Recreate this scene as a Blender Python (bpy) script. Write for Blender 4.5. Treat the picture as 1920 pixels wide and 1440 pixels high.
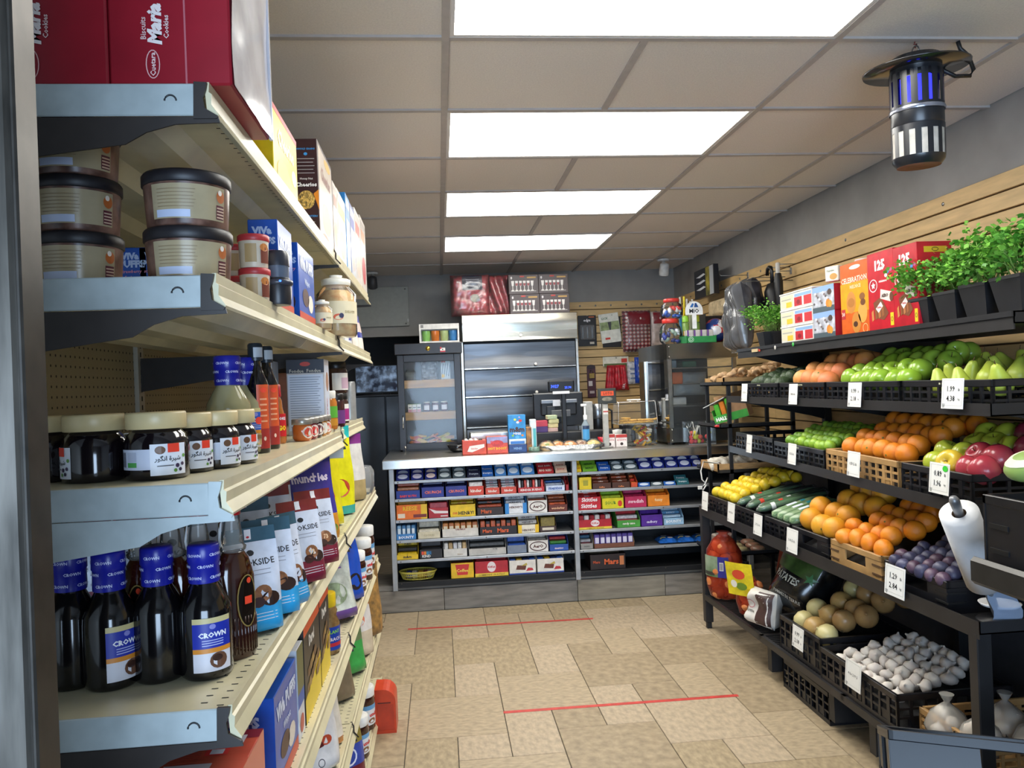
import bpy, bmesh, math, random
import numpy as np
from math import sin, cos, pi, radians as rad
from mathutils import Matrix, Vector, Euler
random.seed(7)
for o in list(bpy.data.objects): bpy.data.objects.remove(o)
SC = bpy.context.scene
COL = SC.collection

# ---------------------------------------------------------------- camera
FPX, YAW, PITCH, ROLL, EYE = 1463.3, 0.0932, 0.0030, -0.0386, 1.394
_f = Vector((sin(YAW)*cos(PITCH), cos(YAW)*cos(PITCH), sin(PITCH)))
_r = Vector((cos(YAW), -sin(YAW), 0)); _u = _r.cross(_f)
CR = cos(ROLL)*_r + sin(ROLL)*_u; CU = -sin(ROLL)*_r + cos(ROLL)*_u
CAMP = Vector((0, 0, EYE))
cam = bpy.data.cameras.new('camera'); camo = bpy.data.objects.new('camera', cam); COL.objects.link(camo)
cam.sensor_fit = 'HORIZONTAL'; cam.sensor_width = 36; cam.lens = FPX/1920*36
cam.clip_start = .02; cam.clip_end = 60
camo.matrix_world = Matrix(((CR.x, CU.x, -_f.x, 0), (CR.y, CU.y, -_f.y, 0), (CR.z, CU.z, -_f.z, EYE), (0, 0, 0, 1)))
SC.camera = camo

# ---------------------------------------------------------------- light and exposure
SC.view_settings.view_transform = 'Standard'; SC.view_settings.look = 'None'
SC.view_settings.gamma = 1; SC.view_settings.use_curve_mapping = False
SC.view_settings.exposure = 0.55
W = bpy.data.worlds.new('world'); SC.world = W; W.use_nodes = True
W.node_tree.nodes['Background'].inputs[0].default_value = (.55, .68, 1, 1)
W.node_tree.nodes['Background'].inputs[1].default_value = 1.0
PANEL_STRENGTH = 9.0
def area(name, loc, rot, sx, sy, power, col):
    l = bpy.data.lights.new(name, 'AREA'); l.shape = 'RECTANGLE'; l.size = sx; l.size_y = sy; l.energy = power; l.color = col
    o = bpy.data.objects.new(name, l); o.location = loc; o.rotation_euler = rot; COL.objects.link(o); return o
# daylight entering through the shop window behind the photographer
area('window_daylight', (-.2, -1.95, 1.0), (rad(90), 0, 0), 2.6, 1.7, 120, (.56, .75, 1))

# ---------------------------------------------------------------- pixel helpers (a ray of the photograph cut with a real plane)
def ray(px, py): return _f + CR*((px-960)/FPX) - CU*((py-720)/FPX)
def onx(v, px, py): d = ray(px, py); return CAMP + d*(v/d.x)
def ony(v, px, py): d = ray(px, py); return CAMP + d*(v/d.y)
def onz(v, px, py): d = ray(px, py); return CAMP + d*((v-EYE)/d.z)
def proj(p):
    v = Vector(p)-CAMP; d = v.dot(_f); return (960+FPX*v.dot(CR)/d, 720-FPX*v.dot(CU)/d)

# ---------------------------------------------------------------- materials
def lin(c): return c/12.92 if c <= .04045 else ((c+.055)/1.055)**2.4
def rgb(h):
    h = h.lstrip('#'); return tuple(lin(int(h[i:i+2], 16)/255) for i in (0, 2, 4))
_M = {}
def M(h, r=.5, metal=0., var=.05, vs=25., bump=0., bs=300., emis=0., spec=.5, aniso=None, h2=None, coat=0., sss=0.):
    k = ('p', h, r, metal, var, vs, bump, bs, emis, spec, aniso, h2, coat)
    if k in _M: return _M[k]
    m = bpy.data.materials.new('mat_%s_%d' % (h.lstrip('#'), len(_M))); m.use_nodes = True
    nt = m.node_tree; b = nt.nodes['Principled BSDF']
    c = rgb(h)
    b.inputs['Roughness'].default_value = r; b.inputs['Metallic'].default_value = metal
    b.inputs['Base Color'].default_value = (*c, 1)
    b.inputs['Specular IOR Level'].default_value = spec
    if coat: b.inputs['Coat Weight'].default_value = coat; b.inputs['Coat Roughness'].default_value = .12
    if emis:
        b.inputs['Emission Color'].default_value = (*c, 1); b.inputs['Emission Strength'].default_value = emis
    if var or bump or h2:
        tc = nt.nodes.new('ShaderNodeTexCoord')
        mp = nt.nodes.new('ShaderNodeMapping'); nt.links.new(tc.outputs['Object'], mp.inputs[0])
        if aniso: mp.inputs['Scale'].default_value = aniso
        if var or h2:
            n = nt.nodes.new('ShaderNodeTexNoise'); n.inputs['Scale'].default_value = vs; n.inputs['Detail'].default_value = 4
            nt.links.new(mp.outputs[0], n.inputs['Vector'])
            mx = nt.nodes.new('ShaderNodeMix'); mx.data_type = 'RGBA'
            c2 = rgb(h2) if h2 else tuple(min(1, x*(1+3*var)) for x in c)
            c1 = c if h2 else tuple(x*(1-3*var) for x in c)
            mx.inputs[6].default_value = (*c1, 1); mx.inputs[7].default_value = (*c2, 1)
            rp = nt.nodes.new('ShaderNodeMapRange'); rp.inputs[1].default_value = .3; rp.inputs[2].default_value = .7
            nt.links.new(n.outputs['Fac'], rp.inputs[0]); nt.links.new(rp.outputs[0], mx.inputs[0])
            nt.links.new(mx.outputs[2], b.inputs['Base Color'])
        if bump:
            n2 = nt.nodes.new('ShaderNodeTexNoise'); n2.inputs['Scale'].default_value = bs; n2.inputs['Detail'].default_value = 3
            nt.links.new(mp.outputs[0], n2.inputs['Vector'])
            bp = nt.nodes.new('ShaderNodeBump'); bp.inputs['Strength'].default_value = bump; bp.inputs['Distance'].default_value = .01
            nt.links.new(n2.outputs['Fac'], bp.inputs['Height']); nt.links.new(bp.outputs[0], b.inputs['Normal'])
    _M[k] = m; return m
def GLASS(h='ffffff', op=.12, r=.05, ior=1.28):
    k = ('g', h, op, r, ior)
    if k in _M: return _M[k]
    m = bpy.data.materials.new('clear_%d' % len(_M)); m.use_nodes = True; nt = m.node_tree
    for n in list(nt.nodes):
        if n.type == 'BSDF_PRINCIPLED': nt.nodes.remove(n)
    out = [n for n in nt.nodes if n.type == 'OUTPUT_MATERIAL'][0]
    t = nt.nodes.new('ShaderNodeBsdfTransparent'); t.inputs[0].default_value = (*[.6+.4*x for x in rgb(h)], 1)
    d = nt.nodes.new('ShaderNodeBsdfDiffuse'); d.inputs[0].default_value = (*rgb(h), 1)
    g = nt.nodes.new('ShaderNodeBsdfGlossy'); g.inputs['Roughness'].default_value = r
    a = nt.nodes.new('ShaderNodeMixShader'); a.inputs[0].default_value = op
    nt.links.new(t.outputs[0], a.inputs[1]); nt.links.new(d.outputs[0], a.inputs[2])
    fr = nt.nodes.new('ShaderNodeFresnel'); fr.inputs[0].default_value = ior
    a2 = nt.nodes.new('ShaderNodeMixShader'); nt.links.new(fr.outputs[0], a2.inputs[0])
    nt.links.new(a.outputs[0], a2.inputs[1]); nt.links.new(g.outputs[0], a2.inputs[2])
    nt.links.new(a2.outputs[0], out.inputs[0]); _M[k] = m; return m

# ---------------------------------------------------------------- text as flat print
_T = {}
def tgeo(s, bold=0., res=1, shear=0.):
    k = (s, bold, res, shear)
    if k in _T: return _T[k]
    cu = bpy.data.curves.new('print', 'FONT'); cu.body = s; cu.resolution_u = res; cu.offset = bold; cu.shear = shear; cu.fill_mode = 'FRONT'
    o = bpy.data.objects.new('print', cu); COL.objects.link(o)
    me = bpy.data.meshes.new_from_object(o.evaluated_get(bpy.context.evaluated_depsgraph_get()))
    v = [(q.co.x, q.co.y) for q in me.vertices]; f = [tuple(p.vertices) for p in me.polygons]
    bpy.data.objects.remove(o); bpy.data.curves.remove(cu); bpy.data.meshes.remove(me)
    if not v: v = [(0, 0)]
    x0 = min(a for a, b in v); x1 = max(a for a, b in v); y0 = min(b for a, b in v); y1 = max(b for a, b in v)
    w = max(1e-6, x1-x0); h = max(1e-6, y1-y0)
    v = [((a-x0)/w-.5, (b-y0)/h-.5) for a, b in v]
    _T[k] = (v, f, w/h); return _T[k]

# ---------------------------------------------------------------- mesh builder
class B:
    def __init__(s): s.v = []; s.f = []; s.fm = []; s.sm = []; s.mats = []
    def mi(s, m):
        if isinstance(m, str): m = M(m)
        if m not in s.mats: s.mats.append(m)
        return s.mats.index(m)
    def add(s, vs, fs, m, smooth=False, T=None):
        n = len(s.v); i = s.mi(m)
        if T is not None: vs = [T @ Vector(p) for p in vs]
        s.v += [tuple(p) for p in vs]
        for f in fs: s.f.append(tuple(n+k for k in f)); s.fm.append(i); s.sm.append(smooth)
        return s
    def box(s, x0, y0, z0, x1, y1, z1, m, c=0., T=None):
        if x0 > x1: x0, x1 = x1, x0
        if y0 > y1: y0, y1 = y1, y0
        if z0 > z1: z0, z1 = z1, z0
        c = min(c, (x1-x0)*.45, (y1-y0)*.45, (z1-z0)*.45)
        if c <= 0:
            v = [(x0,y0,z0),(x1,y0,z0),(x1,y1,z0),(x0,y1,z0),(x0,y0,z1),(x1,y0,z1),(x1,y1,z1),(x0,y1,z1)]
            return s.add(v, [(0,3,2,1),(4,5,6,7),(0,1,5,4),(1,2,6,5),(2,3,7,6),(3,0,4,7)], m, T=T)
        X = (x0, x1); Y = (y0, y1); Z = (z0, z1); v = []; d = {}
        for i in (0, 1):
            for j in (0, 1):
                for k in (0, 1):
                    sx, sy, sz = (c if i == 0 else -c), (c if j == 0 else -c), (c if k == 0 else -c)
                    d[i,j,k,0] = len(v); v.append((X[i], Y[j]+sy, Z[k]+sz))
                    d[i,j,k,1] = len(v); v.append((X[i]+sx, Y[j], Z[k]+sz))
                    d[i,j,k,2] = len(v); v.append((X[i]+sx, Y[j]+sy, Z[k]))
        f = []
        for i in (0, 1):
            q = [d[i,0,0,0], d[i,1,0,0], d[i,1,1,0], d[i,0,1,0]]; f.append(q if i else q[::-1])
            q = [d[0,i,0,1], d[0,i,1,1], d[1,i,1,1], d[1,i,0,1]]; f.append(q if i else q[::-1])
            q = [d[0,0,i,2], d[1,0,i,2], d[1,1,i,2], d[0,1,i,2]]; f.append(q if i else q[::-1])
        ce = Vector(((x0+x1)/2, (y0+y1)/2, (z0+z1)/2))
        def orient(q):
            a, b_, c_ = [Vector(v[t]) for t in q[:3]]; n = (b_-a).cross(c_-a)
            return q if n.dot(a-ce) > 0 else q[::-1]
        for a in (0, 1):
            for b_ in (0, 1):
                f.append(orient([d[a,b_,0,0], d[a,b_,1,0], d[a,b_,1,1], d[a,b_,0,1]]))
                f.append(orient([d[a,0,b_,0], d[a,1,b_,0], d[a,1,b_,2], d[a,0,b_,2]]))
                f.append(orient([d[0,a,b_,1], d[1,a,b_,1], d[1,a,b_,2], d[0,a,b_,2]]))
                for k in (0, 1): f.append(orient([d[a,b_,k,0], d[a,b_,k,1], d[a,b_,k,2]]))
        return s.add(v, f, m, T=T)
    def lathe(s, prof, m, n=20, T=None, smooth=True, sx=1., sy=1., cap=True, a0=0., a1=2*pi):
        full = abs(a1-a0-2*pi) < 1e-6; cols = n if full else n+1; v = []; f = []
        for r, z in prof:
            for k in range(cols):
                a = a0+(a1-a0)*k/n; v.append((r*cos(a)*sx, r*sin(a)*sy, z))
        for i in range(len(prof)-1):
            for k in range(n):
                k2 = (k+1) % cols
                f.append((i*cols+k, i*cols+k2, (i+1)*cols+k2, (i+1)*cols+k))
        s.add(v, f, m, smooth, T)
        if cap and full:
            if prof[0][0] > 1e-5: s.add(v[:cols], [tuple(range(cols))[::-1]], m, False, T)
            if prof[-1][0] > 1e-5: s.add(v[-cols:], [tuple(range(cols))], m, False, T)
        return s
    def tube(s, pts, r, m, n=8, T=None, closed=False):
        P = [Vector(p) for p in pts]; v = []; f = []; N = len(P)
        for i, p in enumerate(P):
            if closed: t = P[(i+1) % N]-P[i-1]
            else: t = P[min(i+1, N-1)]-P[max(i-1, 0)]
            t.normalize(); a = Vector((0, 0, 1)) if abs(t.z) < .9 else Vector((1, 0, 0))
            u = t.cross(a).normalized(); w = u.cross(t)
            for k in range(n):
                q = 2*pi*k/n; v.append(p+u*(r*cos(q))+w*(r*sin(q)))
        for i in range(N if closed else N-1):
            for k in range(n):
                a, b_ = i*n, ((i+1) % N)*n
                f.append((a+k, a+(k+1) % n, b_+(k+1) % n, b_+k))
        if not closed: f.append(tuple(range(n))[::-1]); f.append(tuple(range((N-1)*n, N*n)))
        return s.add(v, f, m, True, T)
    def prism(s, poly, ax, a, b, m, T=None, smooth=False):
        # poly: 2D outline; ax: axis of extrusion
        def P(u, w, t): return {'x': (t, u, w), 'y': (u, t, w), 'z': (u, w, t)}[ax]
        n = len(poly); v = [P(u, w, a) for u, w in poly]+[P(u, w, b) for u, w in poly]
        f = [tuple(range(n)), tuple(range(n, 2*n))[::-1]]+[(i, n+i, n+(i+1) % n, (i+1) % n) for i in range(n)]
        A = sum(poly[i][0]*poly[(i+1) % n][1]-poly[(i+1) % n][0]*poly[i][1] for i in range(n))
        flip = (A > 0) == (ax in 'xz')
        if (b > a) != flip: f = [q[::-1] for q in f]
        f = [q[::-1] for q in f]
        return s.add(v, f, m, smooth, T)
    def poly(s, pts, m, T=None): return s.add(pts, [tuple(range(len(pts)))], m, T=T)
    def flat(s, fn, u0, v0, u1, v1, m, nu=1, nv=1, e=.0004):
        v = []; f = []
        for j in range(nv+1):
            for i in range(nu+1): v.append(fn(u0+(u1-u0)*i/nu, v0+(v1-v0)*j/nv, e))
        for j in range(nv):
            for i in range(nu): a = j*(nu+1)+i; f.append((a, a+1, a+nu+2, a+nu+1))
        return s.add(v, f, m, nu > 1)
    def text(s, fn, t, u, v, w, h, m, bold=.02, res=1, rot=0, fit=True, shear=0., e=.0009):
        tv, tf, asp = tgeo(t, bold, res, shear)
        if fit:
            if rot % 180 == 0:
                if w > h*asp: w = h*asp
                else: h = w/asp
            else:
                if h > w*asp: h = w*asp
                else: w = h/asp
        c, q = cos(rad(rot)), sin(rad(rot)); out = []
        W_, H_ = (w, h) if rot % 180 == 0 else (h, w)
        for a, b_ in tv:
            x, y = a*W_, b_*H_; out.append(fn(u+x*c-y*q, v+x*q+y*c, e))
        return s.add(out, tf, m)
    def ell(s, fn, u, v, ru, rv, m, n=16, e=.0007, ring=None):
        if ring is None:
            return s.add([fn(u+ru*cos(2*pi*k/n), v+rv*sin(2*pi*k/n), e) for k in range(n)], [tuple(range(n))], m)
        v1 = [fn(u+ru*cos(2*pi*k/n), v+rv*sin(2*pi*k/n), e) for k in range(n)]+[fn(u+(ru-ring)*cos(2*pi*k/n), v+(rv-ring)*sin(2*pi*k/n), e) for k in range(n)]
        return s.add(v1, [(k, (k+1) % n, n+(k+1) % n, n+k) for k in range(n)], m)
    def sphere(s, c, r, m, nu=14, nv=9, sc=(1, 1, 1), T=None):
        prof = [(max(0, r*sin(pi*i/nv)), -r*cos(pi*i/nv)) for i in range(nv+1)]
        TT = Matrix.Translation(c) @ Matrix.Diagonal((*sc, 1))
        return s.lathe(prof, m, nu, T=(T @ TT if T is not None else TT), cap=False)
    def mesh(s, name='mesh'):
        me = bpy.data.meshes.new(name); me.from_pydata(s.v, [], s.f)
        for m in s.mats: me.materials.append(m)
        me.polygons.foreach_set('material_index', s.fm); me.polygons.foreach_set('use_smooth', s.sm)
        me.update(); return me

def FR(y=0.):   # face looking -Y at depth y: u = x, v = z
    return lambda u, v, e=0: (u, y-e, v)
def SD(x, d=1): # side face looking +X (d=1: u runs to +Y) or -X
    return lambda u, v, e=0: (x+e*d, u*d, v)
def TP(z): return lambda u, v, e=0: (u, v, z+e)
def CYL(r, off=0., sx=1., sy=1.):  # u = arc length round the cylinder from the -Y side, v = z
    return lambda u, v, e=0: ((r+e)*sin(u/r+off)*sx, -(r+e)*cos(u/r+off)*sy, v)

# ---------------------------------------------------------------- objects
def O(name, b, parent=None, loc=(0, 0, 0), rz=0., label=None, cat=None, group=None, kind=None, rot=None):
    me = b.mesh(name) if isinstance(b, B) else b
    o = bpy.data.objects.new(name, me); COL.objects.link(o)
    o.location = loc; o.rotation_euler = rot if rot else (0, 0, rz)
    if parent: o.parent = parent
    if label: o['label'] = label
    if cat: o['category'] = cat
    if group: o['group'] = group
    if kind: o['kind'] = kind
    return o
def E_(name, label, cat, loc=(0, 0, 0), rz=0., group=None, kind=None, rot=None):
    o = bpy.data.objects.new(name, None); COL.objects.link(o); o.empty_display_size = .05
    o.location = loc; o.rotation_euler = rot if rot else (0, 0, rz)
    o['label'] = label
    if cat: o['category'] = cat
    if group: o['group'] = group
    if kind: o['kind'] = kind
    return o
def DUP(o, loc, rz=None, label=None, rot=None, group=None):
    r = o.copy(); COL.objects.link(r); r.location = loc
    if rot: r.rotation_euler = rot
    elif rz is not None: r.rotation_euler = (0, 0, rz)
    if label: r['label'] = label
    if group: r['group'] = group
    for ch in list(o.children):
        c = ch.copy(); COL.objects.link(c); c.parent = r
        for g in list(ch.children):
            d = g.copy(); COL.objects.link(d); d.parent = c
    return r
ORD = ['first', 'second', 'third', 'fourth', 'fifth', 'sixth', 'seventh', 'eighth', 'ninth', 'tenth', 'eleventh', 'twelfth', 'thirteenth', 'fourteenth', 'fifteenth', 'sixteenth']
STEEL = M('b9b7b0', .28, 1., var=.03, aniso=(1, 30, 1))
BLACK = M('17171a', .45, var=.04)
# ================================================================ room shell
XL, XR, YB, YF, ZC = -2.0, 2.24, 7.18, -2.0, 2.436
def S(name, b, parent=None): return O(name, b, parent, kind=None if parent else 'structure')
GROUT = M('4a443d', .9)
fl = S('floor', B().box(XL, YF, -.06, XR, YB+1.0, -.004, GROUT))
TILE = [M('ae9c80', .5, var=.07, vs=30, aniso=(1, 2, 1), bump=.1, bs=60), M('a69476', .5, var=.08, vs=26, aniso=(2, 1, 1), bump=.1, bs=50), M('b4a288', .52, var=.07, vs=34, aniso=(1.5, .8, 1), bump=.1, bs=70), M('a18f73', .5, var=.08, vs=28, bump=.1, bs=60)]
MOD, OX, OY, GAP = .2032, .0203, .0935, .003
_tm = {}
def tile_mesh(w, h, k):
    if (w, h, k) not in _tm:
        _tm[w, h, k] = B().box(GAP/2, GAP/2, -.012, w-GAP/2, h-GAP/2, 0, TILE[k], .0015).mesh('tile')
    return _tm[w, h, k]
def in_view(x, y, z, m=120):
    if y < .4: return False
    p = proj((x, y, z)); return -m < p[0] < 1920+m and -m < p[1] < 1440+m
for a in range(-30, 31):
    for c in range(-12, 12):
        i, j = 3+2*a+c, 17+a+4*c
        for di, dj, w, h in ((0, 0, 2, 2), (0, 2, 1, 1), (-1, 1, 1, 2)):
            x0, y0 = OX+(i+di)*MOD, OY+(j+dj)*MOD; x1, y1 = x0+w*MOD, y0+h*MOD
            if x0 < -1.0 or x1 > XR+.25 or y0 < 1.9 or y0 > 4.92: continue
            if not in_view((x0+x1)/2, (y0+y1)/2, 0): continue
            x1 = min(x1, XR); y1 = min(y1, 4.955)
            O('tile', tile_mesh(round(x1-x0, 4), round(y1-y0, 4), random.randrange(4)), fl, (x0, y0, 0))
# floor behind the counter: wood-look planks
PLANK = M('6e6354', .5, var=.12, vs=6, aniso=(1, 9, 1))
for k in range(8):
    O('plank', B().box(-2, 5.0+k*.27, -.012, -.2, 5.265+k*.27, .0, PLANK, .002), fl)
# ceiling with a grid of bars and lay-in panels
PANEL = M('dcd3ca', .95, var=.02, vs=160, bump=.25, bs=420)
BAR = M('aea6a1', .5, var=.02)
ce = S('ceiling', B().box(XL, YF, ZC+.03, XR, YB, ZC+.08, M('8a8580', .9)))
XB = [-2.0, -1.161, .059, 1.279, 1.889, XR]; YBAR = [2.94+.61*k for k in range(-8, 7)]
LIGHT_ROWS = (1.72, 2.94, 4.16, 5.38)
bars = []
for x in XB[1:-1]: O('grid_bar', B().box(x-.012, YF, ZC, x+.012, YB, ZC+.012, BAR, .001), ce)
for y in YBAR:
    if YF < y < YB: O('grid_bar', B().box(XL, y-.012, ZC+.0005, XR, y+.012, ZC+.0115, BAR, .001), ce)
_pm = {}
for yi, y in enumerate(YBAR):
    y1 = min(y+.61, YB); 
    if y1 <= YF or y < -.1: continue
    for a, b_ in zip(XB[:-1], XB[1:]):
        if abs(a-.059) < .01:
            if any(abs(y-q) < .05 for q in LIGHT_ROWS): continue
            segs = [(a, .669), (.669, b_)]
            O('grid_bar', B().box(.657, y, ZC+.001, .681, y1, ZC+.011, BAR, .001), ce)
        else: segs = [(a, b_)]
        for p, q in segs:
            O('panel', B().box(p+.008, y+.008, ZC+.008, q-.008, y1-.008, ZC+.024, PANEL, .002), ce)
nm = ['nearest', 'second', 'third', 'farthest']
EM = M('fffdf6', .5, var=0, emis=PANEL_STRENGTH)
for n_, y in zip(nm, LIGHT_ROWS):
    t = E_('ceiling_light', 'white rectangular ceiling light panel, %s of the row from the shop entrance' % n_, 'ceiling light', (.669, y+.305, ZC), group='ceiling light panels')
    f = B()
    FM = M('d8d4d0', .35, var=0)
    for x0, x1, yy0, yy1 in ((-.598, -.585, -.293, .293), (.585, .598, -.293, .293), (-.585, .585, -.293, -.28), (-.585, .585, .28, .293)):
        f.box(x0, yy0, .002, x1, yy1, .03, FM, .001)
    O('frame', f, t); O('diffuser', B().box(-.585, -.28, .004, .585, .28, .012, EM), t)
# walls
GREY = M('94928f', .75, var=.03, vs=6)
DARK = M('35353a', .7, var=.04)
S('wall_right', B().box(XR, YF, 0, XR+.1, YB, ZC+.03, GREY))
S('wall_left', B().box(XL-.1, YF, 0, XL, YB+1, ZC+.03, M('b0aca4', .8)))
S('wall_front', B().box(XL, YF-.1, 0, XR, YF, ZC+.03, M('c9c6c0', .8)))
wb = B(); wb.box(-.08, YB, 0, XR, YB+.1, ZC+.03, GREY); wb.box(XL, YB, 1.89, -.08, YB+.1, ZC+.03, GREY)
S('wall_back', wb)
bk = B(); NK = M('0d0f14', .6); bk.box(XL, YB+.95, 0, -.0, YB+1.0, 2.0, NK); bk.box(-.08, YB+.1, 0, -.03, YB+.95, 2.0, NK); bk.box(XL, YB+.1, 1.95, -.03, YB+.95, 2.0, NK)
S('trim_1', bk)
S('trim_2', B().box(2.215, -.5, 0, XR, YB, .93, DARK, .003))
# slatwalls
SLAT = M('cfae78', .5, var=.05, vs=5, aniso=(1, 1, 8)); SLATBK = M('5b4326', .8)
def slatwall(name, label, z0, z1, run, face):
    # face: 'x' on the right wall (run along y) or 'y' on the back wall (run along x)
    t = E_(name, label, 'slatwall', (XR-.02, 3, z0) if face == 'x' else (1.7, YB-.02, z0))
    lx, ly, lz = t.location
    n = int((z1-z0)/.0745)
    segs = run
    bb = B()
    for a, b_ in segs:
        if face == 'x': bb.box(XR-.008-lx, a-ly, 0, XR-.001-lx, b_-ly, z1-z0, SLATBK)
        else: bb.box(a-lx, YB-.008-ly, 0, b_-lx, YB-.001-ly, z1-z0, SLATBK)
    O('backing', bb, t)
    for a, b_ in segs:
        for k in range(n):
            za = z1-(k+1)*.0745+.007-z0; zb = z1-k*.0745-z0
            if face == 'x': b = B().box(XR-.024-lx, a+.001-ly, za, XR-.008-lx, b_-.001-ly, zb, SLAT, .002)
            else: b = B().box(a+.001-lx, YB-.024-ly, za, b_-.001-lx, YB-.008-ly, zb, SLAT, .002)
            O('slat', b, t)
        sc = B()
        for q in range(6):
            y = a+.15+q*(b_-a-.3)/5
            T = Matrix.Translation((XR-.025-lx, y-ly, z1-.037-z0)) @ Matrix.Rotation(rad(-90), 4, 'Y') if face == 'x' else Matrix.Translation((y-lx, YB-.025-ly, z1-.037-z0)) @ Matrix.Rotation(rad(90), 4, 'X')
            sc.lathe([(.0, .003), (.006, .003), (.009, .0)], M('8d8d8d', .3, .9), 10, T=T)
        O('screw', sc, t, kind='stuff')
    return t
slatwall('slatwall', 'long tan slatwall boarding above the produce rack', .93, 2.152, [(.6, 4.995), (4.995, YB-.03)], 'x')
slatwall('slatwall', 'tan slatwall boarding behind the hanging packages at the back', .93, 2.152, [(1.18, XR-.03)], 'y')
# red tape on the floor
TAPE = M('c8433c', .45, var=.06, vs=40)
for (xa, ya), (xb, yb), lab in (((944, 1336), (1384, 1304), 'long red tape stripe on the tiles nearer the camera'), ((765, 1180), (1112, 1160), 'faded red tape stripe on the tiles near the counter')):
    p, q = onz(0, xa, ya), onz(0, xb, yb); d = (q-p).normalized(); n = Vector((-d.y, d.x, 0))*.012
    b = B(); v = [p-n, q-n, q+n, p+n]; b.add([(*w.xy, .0004) for w in v]+[(*w.xy, .0011) for w in v], [(0,3,2,1),(4,5,6,7),(0,1,5,4),(1,2,6,5),(2,3,7,6),(3,0,4,7)], TAPE)
    O('floor_tape', b, label=lab, cat='tape', group='red floor tape')
# bug lamp on the ceiling
def bug_lamp():
    yl = onz(2.436, 1716, 82).y; p = ony(yl, 1720, 240); x, y = p.x, p.y
    zt = ony(yl, 1718, 130).z; zb = ony(yl, 1722, 312).z
    t = E_('insect_lamp', 'black hanging insect lamp with blue glow under a wide black hat', 'insect lamp', (x, y, zb), rot=(rad(3), rad(-1.5), 0))
    h = zt-zb; K = M('1d1f24', .28, var=.03); R = .078
    z1 = h*.40; z2 = h*.56; z3 = h*.93
    b = B(); b.lathe([(R*.82, 0), (R*.97, h*.05), (R, h*.09)], K, 28); b.lathe([(R, h*.34), (R, z1)], K, 28)
    # lower cage
    for k in range(14):
        a = 2*pi*k/14; b.lathe([(R, h*.09), (R, h*.34)], K, 3, cap=False, a0=a, a1=a+2*pi/14*.5)
    b.lathe([(R*.985, h*.08), (R*.985, h*.35)], M('b9b4ac', .8, bump=.2, bs=500), 28, cap=False)
    O('fan_housing', b, t)
    O('base_cap', B().lathe([(R*.3, -.001), (R*.82, -.001), (R*.82, .004)], M('7a4b33', .8), 24), t)
    b = B(); b.lathe([(R*.96, z1), (R*.99, z1+.005), (R*.99, z2)], K, 28); b.lathe([(R*1.03, z2-.006), (R*1.05, z2), (R*1.03, z2+.006)], M('8f93a0', .2, .6), 28, cap=False)
    O('middle_ring', b, t)
    b = B()
    for k in range(16):
        a = 2*pi*k/16; b.lathe([(R, z2), (R, z3)], K, 3, cap=False, a0=a, a1=a+2*pi/16*.68)
    b.lathe([(R, z2), (R, z2+.015)], K, 28, cap=False); b.lathe([(R, z3-.02), (R, z3), (R*.8, z3+.004)], K, 28, cap=False)
    O('upper_cage', b, t)
    O('blue_tube', B().lathe([(R*.6, z2), (R*.6, z3-.01)], M('2a2dff', .5, var=0, emis=2.2), 16), t)
    b = B(); b.lathe([(R*1.0, z3), (R*.9, h*1.04), (R*.95, h*1.045)], K, 24, cap=False)
    b.lathe([(R*.75, h*.98), (R*1.98, h*.97), (R*2.0, h*.985), (R*1.5, h*1.02), (R*.98, h*1.045), (R*.9, h*1.10), (R*.45, h*1.13), (0, h*1.135)], M('19191b', .2, var=.02, coat=.5), 36, cap=False)
    O('hat', b, t)
    zc = (2.436-zb)
    b = B(); b.tube([(0, .018*sin(a), h*1.155+.018*cos(a)) for a in [2*pi*k/14 for k in range(14)]], .0022, M('6d6d70', .3, .8), 6, closed=True)
    O('ring', b, t)
    O('wire', B().tube([(0, 0, h*1.165+.01), (.006, 0, h*1.2+.01), (-.004, 0, (h*1.2+zc)/2), (0, 0, zc-.003)], .003, M('9a4b42', .7), 6), t)
    cx = R*1.5
    O('power_cord', B().tube([(R*.95, 0, h*.99), (R*1.7, 0, h*.90), (R*2.35, 0, h*.90), (R*2.5, 0, h*.96), (R*2.3, 0, h*1.1), (R*1.95, 0, zc*.93), (R*1.85, 0, zc-.004)], .0065, BLACK, 8), t)
bug_lamp()
# ceiling cameras
def camera_unit(px, py, y, label, drop):
    p = ony(y, px, py); t = E_('security_camera', label, 'camera', (p.x, p.y, ZC-.0005)); Wm = M('d6d4d0', .4)
    O('mount', B().lathe([(.045, -.018), (.05, -.012), (.05, -.001)], Wm, 20), t)
    O('arm', B().tube([(0, 0, -.015), (.004, -.01, -.05), (0, -.015, -.06)], .014, Wm, 10), t)
    T = Matrix.Translation((0, -.02, -.085)) @ Matrix.Rotation(rad(-155), 4, 'X')
    h = O('housing', B().lathe([(.02, -.05), (.038, -.04), (.042, .03), (.04, .055)], Wm if drop else M('3a3a3e', .4), 20, T=T), t)
    O('lens', B().lathe([(.036, .056), (.033, .06), (0, .0605)], M('0a1016', .08, coat=.6), 20, T=T), h)
camera_unit(1243, 476, 6.55, 'white bullet camera under the ceiling near the right corner', True)
camera_unit(698, 508, 6.9, 'dark bullet camera under the ceiling above the grey wall panel', False)
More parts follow.
